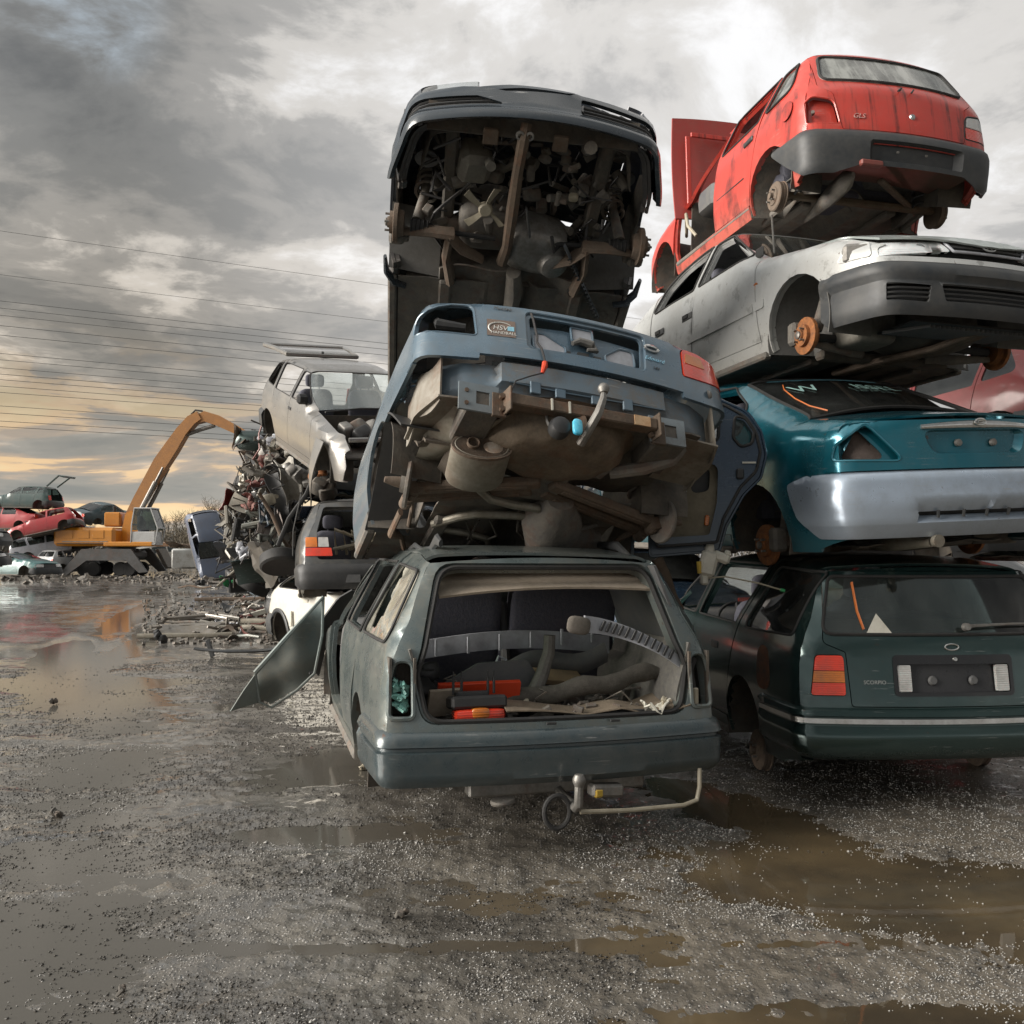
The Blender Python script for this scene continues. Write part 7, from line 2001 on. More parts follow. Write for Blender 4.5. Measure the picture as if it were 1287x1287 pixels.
# ---------------------------------------------------------------- overhead power lines
def build_wires():
    wm = rough_mat('power_cable', (.14, .14, .14), None, 3, .6, bump=0)
    az = R(63); d = np.array([math.sin(az), math.cos(az)])
    ys = [290, 345, 378, 387, 396, 409, 421, 444, 452, 462, 470, 477, 485, 493, 510, 519, 529, 536]
    where = ['topmost of all', 'second from the top, alone', 'third from the top', 'fourth from the top', 'fifth from the top', 'sixth from the top', 'seventh from the top', 'eighth from the top', 'ninth from the top',
             'ninth from the bottom', 'eighth from the bottom', 'seventh from the bottom', 'sixth from the bottom', 'fifth from the bottom', 'fourth from the bottom', 'third from the bottom', 'second from the bottom', 'lowest of all']
    for i, y in enumerate(ys):
        dist = 118 + 3.0 * (i % 5)
        p = px(0, y, dist); P = []
        for t in np.linspace(-140, 620, 50):
            sag = -2.2 * math.sin(math.pi * ((t + 140) % 380) / 380)
            P.append((p.x + d[0] * t, p.y + d[1] * t, p.z + sag + 2.0))
        m = MB(); m.tube(P, .026 if i in (0, 1) else .034, 4)
        o = m.build('power_line', wm); tag(o, 'thin dark overhead cable across the left sky, ' + where[i], 'cable', 'overhead cables across the left sky')


build_wires()

# ---------------------------------------------------------------- bare winter trees
def bare_tree(loc, h, seed, label, spread=1.0, group='bare trees behind the yard', n0=5):
    rs = np.random.RandomState(seed); root = empty('bare_tree', loc); tag(root, label, 'tree', group)
    tr = MB(); tw = MB()
    def grow(p, d, L, r, lev):
        pts = [p]; q = p.copy(); dd = d.copy(); seg = 4
        for i in range(seg):
            dd = dd + rs.randn(3) * .16 + np.array([0, 0, .05]); dd /= np.linalg.norm(dd); q = q + dd * L / seg; pts.append(q.copy())
        rr = [r * (1 - .55 * i / seg) for i in range(seg + 1)]
        (tr if lev < 2 else tw).tube([tuple(v) for v in pts], rr, 5 if lev < 2 else 3, caps=False)
        if lev >= 4: return
        kids = [n0, 5, 5, 5][lev]
        for k in range(kids):
            t = .25 + .75 * (k + rs.rand()) / kids; i = min(seg - 1, int(t * seg)); b = pts[i] + (pts[i + 1] - pts[i]) * (t * seg - i)
            nd = dd * .55 + rs.randn(3) * .55 * spread; nd[2] = abs(nd[2]) * .8 + .15; nd /= np.linalg.norm(nd)
            grow(b, nd, L * (.50 + .25 * rs.rand()), max(rr[i] * .50, .012), lev + 1)
    grow(np.array([0., 0, -.1]), np.array([.05 * rs.randn(), .05 * rs.randn(), 1.0]), h * .5, h * .022, 0)
    bark = rough_mat('winter_bark', (.115, .095, .07), (.075, .065, .052), 4, .9)
    twm = rough_mat('winter_twigs', (.175, .145, .10), (.11, .095, .072), 1.2, .9, bump=0)
    tr.build('trunk', bark, root, 0); tw.build('crown', twm, root, 0)
    return root


def build_trees():
    T = [(226, 66, 4.6, 'low bare tree just right of the excavator cab'), (248, 70, 5.2, 'bare bushy tree above the blue upturned hatchback'), (277, 74, 6.6, 'rounded bare tree left of the scrap heap'), (298, 72, 7.6, 'tall rounded bare tree beside the scrap heap'),
         (208, 80, 5.2, 'bare tree behind the excavator cab'), (318, 80, 7.4, 'bare tree behind the scrap heap'), (42, 110, 9.2, 'faint bare tree behind the dark green hatchback'), (93, 120, 8.5, 'faint bare tree left of the excavator'), (168, 115, 5.5, 'faint bare tree behind the excavator boom')]
    for i, (u, d, h, lb) in enumerate(T):
        p = px(u, 690, d); bare_tree((p.x, p.y, 0), h, 40 + i, lb, 1.25)
    # distant wood along the horizon, reads as one mass
    rs = np.random.RandomState(77); m = MB()
    for k in range(1500):
        a = R(-46 + 92 * rs.rand()); d = 170 + 60 * rs.rand(); b = np.array([d * math.sin(a), d * math.cos(a), 0]); h = (3.0 + 3.5 * rs.rand()) * (.75 + .5 * math.sin(a * 23) ** 2)
        for q in range(5):
            e = b + np.array([rs.randn() * 1.1, rs.randn() * 1.1, h * (.5 + .5 * rs.rand())]); m.tube([tuple(b + np.array([0, 0, h * .15 * q])), tuple(e)], [.16, .03], 3, caps=False)
    o = m.build('distant_wood', rough_mat('far_twigs', (.17, .155, .135), (.125, .115, .10), .5, .9, bump=0), None, 0); tag(o, 'low bare wood far off along the horizon', 'wood', None, 'stuff')


build_trees()
# ---------------------------------------------------------------- scrap: bent panels, bars, lumps
def crumple(mb, c, size, rot, seed, amp=.12, n=10, thick=.008, f=5.0):
    """a torn and folded sheet"""
    rs = np.random.RandomState(seed); M = rotm(rot); c = np.array([float(v) for v in c])
    k = rs.randn(6, 2) * f * .55; ph = rs.randn(6) * .8
    def fn(u, v):
        x = (u - .5) * size[0]; y = (v - .5) * size[1]; a, b = u - .5, v - .5
        e = 1 - .30 * abs(math.sin(5 * u + ph[0])) * (abs(b) > .36)
        z = sum(amp * .55 * abs(k[i, 0] * a + k[i, 1] * b + ph[i] * .5) * (1 if i % 2 else -1) for i in range(6))
        return M @ np.array([x * (1 - .25 * abs(math.sin(4 * v + ph[1])) * (abs(a) > .36)), y * e, z]) + c
    mb.grid(fn, n, n, thick)


def scrap(kind, name, label, cat, p, size, rot, mat, seed, group=None):
    m = MB(); rs = np.random.RandomState(seed)
    if kind == 'sheet': crumple(m, (0, 0, 0), size, (0, 0, 0), seed, size[2])
    elif kind == 'bar': m.tube([(-size[0] / 2, 0, 0), (-size[0] * .15, rs.randn() * size[1], size[1] * .5), (size[0] * .2, rs.randn() * size[1], 0), (size[0] / 2, rs.randn() * size[1], size[1] * rs.rand())], size[2], 8, flat=.6)
    elif kind == 'lump':
        for k in range(5): cushion(m, rs.randn(3) * np.array(size) * .22, np.array(size) * (.35 + .4 * rs.rand(3)), .45, tuple(rs.rand(3) * 90), 10, 6)
    elif kind == 'frame':
        q = [(-.5, -.4), (.5, -.45), (.55, .1), (.2, .45), (-.35, .4)]; m.tube([(a * size[0] + .05 * rs.randn(), b * size[1], size[2] * rs.randn() * .5) for a, b in q], .035, 6, closed=True, flat=.6)
        m.tube([(-.5 * size[0], -.05, 0), (.55 * size[0], .0, .1 * size[2])], .03, 6)
        crumple(m, (0, -size[1] * .2, .0), (size[0] * .9, size[1] * .4, .05), (0, 0, 0), seed, .06, 8)
    elif kind == 'shell':      # bumper or door skin bowed along its length
        m.grid(lambda u, v: ((u - .5) * size[0], size[1] * ((u - .5) ** 2 * 1.6) + .25 * size[2] * math.sin(3.1 * v), (v - .5) * size[2] + .03 * math.sin(9 * u + seed)), 16, 6, .01)
    elif kind == 'block': m.box((0, 0, 0), size, bev=min(size) * .08)
    o = m.build(name, mat, None, 14 if kind in ('sheet', 'frame') else 40); o.location = p; o.rotation_euler = [R(a) for a in rot]
    return tag(o, label, cat, group)


KN = {'sheet': 'torn sheet', 'bar': 'bent bar', 'lump': 'lump', 'frame': 'bent frame'}
PN = ['dark grey', 'white', 'silver beige', 'black', 'mud brown', 'dark blue', 'grey green', 'rusty', 'dull metal', 'charcoal', 'light grey', 'maroon']
PG = [P_DGREY, P_WHITE, P_BEIGE, M_BLACK, M_UNDER, P_DKBLUE, P_GREEN, M_RUST, M_GALV, M_BUMPER, M_TRIM, P_MAROON]


def build_heap():
    G = 'pieces in the scrap heap'
    S = lambda *a, **k: scrap(*a, **k, group=G)
    at = lambda u, v, d: px(u, v, d)
    m = MB(); m.tube([(-.30, 0, .02), (-.26, 0, .0), (.0, .0, -.02), (.3, .05, -.05), (.42, .08, -.06)], [.13, .165, .185, .19, .15], 18, flat=.8); o = m.build('bumper', P_DGREEN, None); o.location = at(322, 553, 15.5); tag(o, 'rounded dark green bumper sticking out left from the top of the scrap heap', 'bumper', G)
    S('sheet', 'panel', 'torn brown edge hanging off the left end of the dark green bumper', 'panel', at(300, 553, 15.6), (.22, .3, .1), (80, 0, 20), M_BRUST, 2)
    S('shell', 'wing', 'dark blue wing with rounded edge in the middle of the heap', 'car wing', at(330, 619, 15.8), (.62, .3, .26), (20, 5, -5), P_DKBLUE, 3)
    S('sheet', 'panel', 'orange red scrap of panel at the left edge of the heap', 'panel', at(308, 629, 16.5), (.3, .26, .12), (60, 20, 10), paint('salmon_paint', (.42, .12, .07), .3, .4), 4)
    S('sheet', 'panel', 'maroon crumpled panel low on the left edge of the heap', 'panel', at(302, 648, 16.8), (.5, .5, .3), (70, 30, 0), P_MAROON, 5)
    S('sheet', 'board', 'brown torn board lying across the heap', 'board', at(318, 655, 15.9), (.75, .3, .1), (65, -12, 8), M_BRUST, 6)
    S('sheet', 'foam_sheet', 'long white strip of foam hanging down the heap under the beige hatchback', 'foam', at(364, 603, 13.9), (.75, .32, .15), (80, 74, 10), rough_mat('dirty_white_foam', (.48, .46, .42), (.26, .24, .20), 8, .9), 7)
    S('sheet', 'panel', 'white dented panel near the top of the heap', 'panel', at(319, 598, 16), (.45, .35, .12), (60, 10, 0), P_WHITE, 8)
    S('sheet', 'panel', 'pale pinkish plastic panel right of the brown board', 'panel', at(350, 668, 14.5), (.5, .5, .16), (70, 0, -15), rough_mat('pale_plastic', (.36, .31, .29), (.22, .19, .17), 5, .5), 9)
    S('lump', 'engine', 'grey engine lump near the top of the heap', 'engine', at(336, 580, 15.2), (.4, .35, .35), (20, 30, 0), M_ALU, 10)
    S('lump', 'gearbox', 'dull gearbox beside the white foam strip', 'gearbox', at(378, 595, 13.8), (.4, .3, .3), (50, 30, 0), M_ALU, 11)
    S('sheet', 'wing', 'mangled silver wing at the foot of the heap', 'car wing', at(336, 702, 13.6), (.75, .5, .25), (75, 60, 0), P_BEIGE, 12)
    S('sheet', 'panel', 'light blue crushed panel at the foot of the heap', 'panel', at(300, 698, 17), (.9, .4, .2), (50, 10, 10), paint('slate_blue_paint', (0, 0, 0)), 13)
    S('block', 'crate', 'black plastic crate on the ground before the heap', 'crate', at(300, 729, 16.8), (.42, .36, .40), (8, -6, 25), M_BLACK, 14)
    S('sheet', 'sheet', 'bright green plastic scrap by the black crate', 'plastic sheet', at(286, 729, 16.6), (.30, .26, .12), (60, 20, 0), rough_mat('green_plastic', (.04, .36, .12), (.03, .2, .08), 6, .35), 15)
    S('block', 'panel', 'upright white panel behind the heap', 'panel', at(291, 668, 30), (.45, .08, 1.3), (0, 6, 10), P_WHITE, 16)
    S('bar', 'pole', 'pale pole leaning against the foot of the heap', 'pole', at(300, 714, 16), (.95, .02, .022), (0, -42, 10), M_GALV, 17)
    S('lump', 'seat', 'dark brown torn seat in the lower heap', 'car seat', at(320, 680, 16.2), (.7, .6, .5), (20, 10, 0), rough_mat('brown_fabric', (.10, .075, .055), (.05, .04, .03), 8, .9), 18)
    S('bar', 'strap', 'black curved window strip between the heap and the dark hatchback', 'trim strip', at(375, 640, 11.6), (1.05, .09, .03), (0, -62, 10), M_RUBBER, 19)
    S('lump', 'hub', 'orange rusty hub under the front of the beige hatchback', 'hub', at(401, 602, 11.9), (.2, .2, .25), (20, 30, 0), M_ORUST, 20)
    S('lump', 'axle_part', 'dark axle part hanging between the beige and dark grey hatchbacks', 'axle part', at(412, 616, 11.6), (.3, .3, .3), (20, 30, 0), M_UNDER2, 21)
    for i, (u, v, d, rx, rz, lb) in enumerate([(352, 706, 13.2, 60, 20, 'worn black tyre leaning at the foot of the heap by the mangled silver wing'), (343, 640, 15, 20, 50, 'black tyre jammed in the middle of the heap'), (314, 612, 16.2, 75, 10, 'black tyre at the left side of the upper heap'), (318, 735, 15.5, 88, 0, 'black tyre lying flat beside the crate')]):
        r = empty('tyre', px(u, v, d), (rx, 10 * i, rz)); tag(r, lb, 'tyre', G); wheel(r, (0, 0, 0), 1, .29)
    S('shell', 'bumper', 'white bumper wedged across the heap below the dark blue wing', 'bumper', at(328, 642, 15.2), (1.0, .22, .24), (10, 22, 25), P_WHITE, 22)
    S('shell', 'bumper', 'black bumper standing on end in the heap', 'bumper', at(352, 632, 14.2), (.95, .2, .22), (10, 74, 15), M_BLACK, 23)
    S('shell', 'bumper', 'grey bumper poking from the left of the lower heap', 'bumper', at(308, 688, 15.8), (.9, .2, .22), (12, -20, -30), M_BUMPER, 24)
    S('shell', 'bonnet', 'dark green bonnet folded against the lower heap', 'bonnet', at(330, 716, 14.6), (.9, .12, .6), (50, -14, 10), P_DGREEN, 25)
    S('bar', 'exhaust', 'long rusty exhaust pipe hanging from the heap', 'exhaust pipe', at(345, 660, 14.0), (1.1, .08, .03), (0, 64, 20), M_RUST, 26)
    for i, (u, v, n) in enumerate([(360, 590, 'beside the foam strip'), (330, 605, 'below the white dented panel'), (322, 665, 'in front of the torn seat'), (342, 685, 'above the silver wing')]):
        rs_ = np.random.RandomState(60 + i); p = [np.zeros(3)]
        for q in range(9): p.append(p[-1] + rs_.randn(3) * np.array([.08, .08, .06]) + np.array([0, -.02, -.05]))
        m = MB(); m.tube([tuple(a) for a in p], .011, 5); o = m.build('cable', M_WIRE, None); o.location = px(u, v, 13.8 + .2 * i); tag(o, 'black cable dangling from the heap ' + n, 'cable', G)
    # crushed car bodies that make up the heap's core
    kk = [('estate', P_DGREY, (-3.1, 18.6, .0), (0, 0, 70), 'dark grey crushed car at the bottom of the scrap heap'), ('hatch', M_BLACK, (-3.2, 18.4, .75), (4, 6, 85), 'black crushed car second from the bottom of the scrap heap'),
          ('hatch', P_DKBLUE, (-3.0, 18.4, 1.5), (-5, -4, 60), 'dark blue crushed car in the middle of the scrap heap'), ('sedan', M_UNDER, (-2.9, 18.2, 2.1), (4, 4, 75), 'rust brown crushed car in the upper scrap heap'),
          ('hatch', P_DGREY, (-4.2, 23.5, .0), (0, 0, 100), 'grey crushed car at the back of the scrap heap'), ('hatch', P_GREEN, (-4.4, 24, .9), (0, 4, 80), 'green crushed car on the grey one at the back of the heap')]
    for i, (k, mt, l, r_, lb) in enumerate(kk):
        simple_car('crushed_car', k, lb, 'car', l, r_, mt, crush=.07, glass=False, gate=False, kz=.4, seed=30 + i, step=.14, bonnet=i % 2 == 0, lamps=False, group='crushed cars in the scrap heap', dx=1.2)
    rs = np.random.RandomState(66); mm = [MB(), MB()]
    for i in range(1500):
        v = 548 + 185 * rs.rand(); u = 304 + 72 * rs.rand() + (8 if v < 600 else 0) - (12 * rs.rand() if v > 640 else 0); p = np.array(px(u, v, 15.2 + 2.6 * rs.rand())); w = .03 + .10 * rs.rand(3); m = mm[i % 2]
        if i % 5 < 2: m.box(p, (w[0] * 2.4, w[1], .012), rs.rand(3) * 180)
        elif i % 5 == 2: m.tube([p, p + rs.randn(3) * .16, p + rs.randn(3) * .22], .008 + .012 * rs.rand(), 5)
        else: m.box(p, w, rs.rand(3) * 180)
    for m, mt in zip(mm, (M_UNDER2, M_BLACK)):
        o = m.build('heap_filling', mt, None, 0); tag(o, 'dark mass of small scrap packed inside the heap', 'debris', None, 'stuff')
    # smaller bits jammed between them, alike enough to share a label
    rs = np.random.RandomState(55); lb = 'small crumpled piece of scrap jammed in the heap left of the dark hatchback'
    for i in range(210):
        v = 545 + 185 * rs.rand(); u = 303 + 66 * rs.rand() + (12 if v < 600 else 0) - (14 * rs.rand() if v > 640 else 0); d = 14.2 + 2.8 * rs.rand() + (1.5 if v > 700 else 0)
        kd = ['sheet', 'bar', 'lump', 'sheet', 'frame'][i % 5]; sz = {'sheet': (.14 + .24 * rs.rand(), .10 + .16 * rs.rand(), .07), 'bar': (.3 + .5 * rs.rand(), .05, .014 + .012 * rs.rand()), 'lump': tuple(.12 + .16 * rs.rand(3)), 'frame': (.35, .3, .1)}[kd]
        q = rs.randint(len(PG)) if i % 3 else [0, 3, 4, 8][i % 4]; lb = 'small %s %s jammed in the %s part of the scrap heap' % (PN[q], KN[kd], 'upper' if v < 600 else 'middle' if v < 665 else 'lower')
        scrap(kd, 'scrap_piece', lb, 'scrap', px(u, v, d), sz, rs.rand(3) * 180, PG[q], 100 + i, 'small pieces in the scrap heap')


def build_ground_scrap():
    def gp(u, v, lift=.03):       # where the pixel's ray meets the ground
        d = CAMZ * FPX / max(4, (v - 690)); p = px(u, v, d); return Vector((p.x, p.y, lift))
    S = scrap
    S('frame', 'door_frame', 'crumpled pale car door frame lying on the ground left of the white hatchback', 'door frame', gp(238, 800, .2), (1.15, .8, .22), (28, 0, 8), P_BEIGE, 201)
    S('frame', 'door_frame', 'twisted dark grey door frame lying right of the pale frame', 'door frame', gp(275, 797, .16), (.8, .7, .2), (18, 10, -30), P_DGREY, 202)
    S('bar', 'rail', 'long grey rail under the crumpled door frames', 'rail', gp(232, 803, .05), (1.5, .02, .04), (0, 0, 3), M_GALV, 203)
    S('lump', 'mirror', 'black broken lump at the left end of the grey rail', 'broken part', gp(203, 808, .06), (.22, .2, .14), (0, 0, 0), M_BLACK, 204)
    S('shell', 'bumper', 'long dark bumper strip lying flat behind the bent door', 'bumper', gp(300, 829, .09), (1.15, .10, .12), (80, 0, 4), M_BUMPER, 205)
    S('block', 'bracket', 'upturned end of the long dark bumper strip', 'bracket', gp(264, 826, .12), (.05, .06, .24), (0, -18, 0), M_BUMPER, 206)
    S('block', 'beam', 'white plastic beam in the ground scrap', 'beam', gp(323, 778, .12), (.75, .13, .10), (0, -14, 20), M_WHITE, 207)
    S('bar', 'pipe', 'thick grey pipe lying beside the white hatchback', 'pipe', gp(330, 786, .07), (.9, .03, .055), (0, 0, -8), M_GALV, 208)
    S('bar', 'pipe', 'dirty exhaust pipe in front of the thick grey pipe', 'pipe', gp(325, 795, .07), (1.0, .05, .05), (0, 0, -20), M_GALV, 209)
    S('sheet', 'panel', 'grey blue bent sheet lying flat in the ground scrap', 'panel', gp(318, 752, .15), (1.3, .7, .2), (6, 10, 10), P_BLUE, 210)
    S('bar', 'axle', 'rust brown bar lying across the ground scrap', 'bar', gp(290, 758, .1), (1.9, .04, .05), (0, 0, 4), M_BRUST, 211)
    S('lump', 'hose', 'small bent black hose alone on the yard', 'hose', gp(250, 736, .08), (.4, .3, .12), (0, 0, 0), M_RUBBER, 212)
    S('bar', 'rod', 'thin bent rod alone on the yard left of the crate', 'rod', gp(243, 742, .08), (1.4, .18, .03), (0, 0, -25), M_RUST, 213)
    S('block', 'container', 'pale grey metal box standing at the back of the yard', 'metal box', px(236, 702, 46) + Vector((0, 0, 0)), (1.35, 1.2, 1.0), (0, 0, 8), paint('pale_box_paint', (.40, .42, .41), .4, .5), 214)
    S('sheet', 'panel', 'rust orange crushed panel lying on the pale metal box', 'panel', px(232, 686, 46), (1.9, .8, .35), (40, 12, 6), M_RUST, 215)
    S('block', 'pallet', 'cream pallet stack behind the outriggers', 'pallet stack', px(191, 703, 55), (1.2, 1, .62), (0, 0, 4), M_CREAM, 216)
    S('block', 'board', 'dark slatted board between the pallet stack and the metal box', 'board', px(208, 702, 52), (.2, 1.2, 1.2), (0, -28, 0), M_UNDER, 217)
    S('sheet', 'panel', 'pale sloping sheet left of the dark teal saloon', 'panel', px(97, 652, 56), (1.0, 1.4, .1), (60, -45, 0), P_WHITE, 218)
    for i, (u, v, s) in enumerate([(70, 1026, .045), (455, 966, .032), (66, 884, .07), (505, 1153, .035), (152, 1247, .025), (640, 1010, .02), (330, 884, .05), (380, 867, .03)]):
        lb = ['dark stone in the left foreground', 'pale lump beside the rear bumper corner of the grey green estate', 'flat dark scrap by the left puddle', 'dark bit of rubber on the near ground', 'small dark chip at the bottom left', 'small dark chip under the tow ball', 'thin dark splinter before the bent door', 'dark chip under the bent door'][i]
        d = CAMZ * FPX / (v - 690); p = px(u, v, d)
        S('lump', 'stone' if i < 2 else 'fragment', lb, 'stone' if i < 2 else 'fragment', (p.x, p.y, s * .3), (s * 1.7, s * 1.2, s * .7), (0, 0, 30 * i), M_CREAM if i == 1 else M_UNDER2, 230 + i)
    rs = np.random.RandomState(91); lb = 'small flat piece of scrap strewn on the ground before the heap'
    for i in range(120):
        v = 722 + 84 * rs.rand() ** .8; u = 352 - (40 + 110 * rs.rand()) * (.35 + .65 * rs.rand()) * (.55 + .45 * (v - 722) / 84)
        p = gp(u, v, .04); k = ['sheet', 'bar', 'lump', 'bar'][i % 4]; q = .5 + .9 * rs.rand()
        sz = {'sheet': (.34 * q, .22 * q, .06), 'bar': (.7 * q, .04, .022), 'lump': (.2 * q, .16 * q, .1)}[k]
        w = rs.randint(len(PG)) if rs.rand() < .6 else 4; lb = 'small %s %s on the ground %s' % (PN[w], KN[k], 'near the white hatchback' if v > 765 else 'in front of the scrap heap')
        S(k, 'scrap_piece', lb, 'scrap', p, sz, (rs.randn() * 12, rs.randn() * 10, rs.rand() * 180), PG[w], 300 + i, 'small pieces strewn before the heap')
    # crumbs of scrap too small to pick apart
    m = MB()
    for i in range(900):
        v = 716 + 95 * rs.rand(); u = 352 - 175 * rs.rand() ** 1.6; p = gp(u, v, .015); s = .02 + .06 * rs.rand()
        m.box((p.x, p.y, .012), (s * 2 * rs.rand() + .02, s, .02 + .03 * rs.rand()), (rs.randn() * 20, rs.randn() * 20, rs.rand() * 180))
    o = m.build('scrap_crumbs', M_UNDER, None, 0); tag(o, 'crumbs of metal and plastic trodden into the yard before the heap', 'debris', None, 'stuff')
    # scraps along the foot of the far wrecks
    m = MB()
    for i in range(200):
        u = 5 + 270 * rs.rand(); d = 38 + 14 * rs.rand(); p = px(u, 715, d); s = .05 + .16 * rs.rand()
        m.box((p.x, p.y, .03), (s * 3 * rs.rand() + .05, s, .04 + .06 * rs.rand()), (rs.randn() * 20, rs.randn() * 20, rs.rand() * 180))
    o = m.build('far_scrap_crumbs', M_UNDER, None, 0); tag(o, 'low litter of scrap along the foot of the far wrecks', 'debris', None, 'stuff')


build_heap(); build_ground_scrap()


# ---------------------------------------------------------------- loose door between the stacks, bent door of the estate, reservoir
def flat_panel(mb, pts, th, holes=None, y=0.0, bulge=0.0, g=.06):
    """upright sheet in the x-z plane with optional openings"""
    loops = [resample(fillet(p, 5, 0), .035) for p in [pts] + list(holes or [])]; V = []; E = []
    for lp in loops: k = len(V); V += lp; E += [(k + i, k + (i + 1) % len(lp)) for i in range(len(lp))]
    A = np.array(loops[0]); gx, gz = np.meshgrid(np.arange(A[:, 0].min(), A[:, 0].max(), g), np.arange(A[:, 1].min(), A[:, 1].max(), g)); G = np.stack([gx.ravel(), gz.ravel()], 1); ok = inside(G, loops[0])
    for lp in loops[1:]: ok &= ~inside(G, lp)
    G = G[ok]; B = np.array(V); G = G[np.sqrt(((G[:, None] - B[None]) ** 2).sum(2)).min(1) > g * .47] if len(G) else G
    r = delaunay_2d_cdt([Vector(v) for v in V] + [Vector(v) for v in G], E, [], 0, 1e-5)
    P = np.array([tuple(v) for v in r[0]]); T = np.array([f for f in r[2] if len(f) == 3]); c = P[T].mean(1); ok = inside(c, loops[0])
    for lp in loops[1:]: ok &= ~inside(c, lp)
    T = T[ok]; V3 = np.stack([P[:, 0], np.full(len(P), y) - bulge * np.sin(np.clip((P[:, 1] - A[:, 1].min()) / max(.01, np.ptp(A[:, 1])), 0, 1) * 3.1), P[:, 1]], 1)
    used = np.unique(T); mp = -np.ones(len(P), int); mp[used] = np.arange(len(used))
    return mb.add(*thicken(V3[used], [tuple(mp[f]) for f in T], th))


def build_loose_door():
    D = 5.45; o = px(836, 699, D)
    r = empty('car_door', o, (-4, 0, -4)); r.scale = (.88, .88, .88); tag(r, 'dark blue rear door standing loose between the stacks, its inside towards us', 'car door')
    out = [(-.10, .0, .02), (.37, .04, .03), (.42, .21, .15), (.54, .42, .15), (.66, .54, .1), (.70, .70, .1), (.67, .86, .12), (.58, 1.0, .2), (.40, 1.085, .1), (.05, 1.12, .05), (-.10, 1.0, .02)]
    win = [(-.05, .77, .03), (.36, .78, .04), (.375, .98, .05), (-.05, 1.02, .03)]
    q = [(.46, .80, .05), (.475, .95, .05), (.545, .93, .05), (.605, .84, .05), (.585, .755, .04), (.51, .735, .04)]
    m = MB(); flat_panel(m, out, .012, [win, q], .05); m.build('door_skin', P_DKBLUE, r)
    inn = [(-.06, .06, .02), (.34, .09, .03), (.385, .25, .15), (.50, .46, .15), (.61, .57, .1), (.64, .70, .08), (.615, .83, .1), (.55, .94, .16), (.40, 1.03, .1), (-.06, 1.06, .05)]
    ap = [(-.03, .12, .03), (.29, .14, .03), (.345, .36, .1), (.36, .62, .06), (-.03, .63, .03)]
    m = MB(); flat_panel(m, inn, .015, [win, q, ap], -.055); m.build('inner_frame', P_DKBLUE, r)
    for lp, nm in ((out, 'edge_seal'), (inn, 'inner_seal'), (q, 'quarter_seal'), (win, 'window_seal')):
        m = MB(); L = resample(fillet(lp, 5), .03); yy = .045 if nm == 'edge_seal' else -.062
        m.tube([(a, yy, b) for a, b in L], .010, 6, closed=True); m.build(nm, M_RUBBER if nm != 'edge_seal' else P_DKBLUE, r)
    m = MB(); flat_panel(m, shrink(fillet(ap, 4), -.02), .008, [[(.17, .42, .05), (.30, .44, .05), (.31, .60, .05), (.20, .62, .05)]], .0, .02); m.build('door_lining', M_BEIGE, r)
    m = MB(); flat_panel(m, [(.15, .40), (.33, .40), (.33, .64), (.15, .64)], .006, None, .03); m.build('lining_back', M_BLACK, r)
    m = MB(); m.box((.07, -.02, .45), (.16, .02, .05), (0, -4, 0), .008); m.build('door_pull', M_ALU, r)
    m = MB(); m.box((.05, -.015, .56), (.12, .02, .07), (0, 4, 0), .01); m.box((.0, -.02, .54), (.03, .03, .04), bev=.006); m.build('latch_plate', M_TRIM, r)
    m = MB(); m.box((.50, -.07, .55), (.05, .03, .07), bev=.008); m.build('door_lock', M_BLACK, r)
    m = MB(); m.box((.56, -.075, .625), (.09, .006, .012)); m.build('lock_bar', M_WHITE, r)
    m = MB(); m.box((.28, -.02, .24), (.03, .02, .07), (0, 6, 0), .005); m.build('door_reflector', M_LAMB, r)
    m = MB(); flat_panel(m, shrink(fillet(q, 4), .0), .005, None, .0); m.build('quarter_glass', M_GLASSD, r)
    o = scrap('lump', 'mirror_shell', 'pale grey mirror shell showing through the loose door window', 'mirror', px(907, 546, 5.8), (.12, .1, .2), (0, 20, 0), P_BLUE, 71)


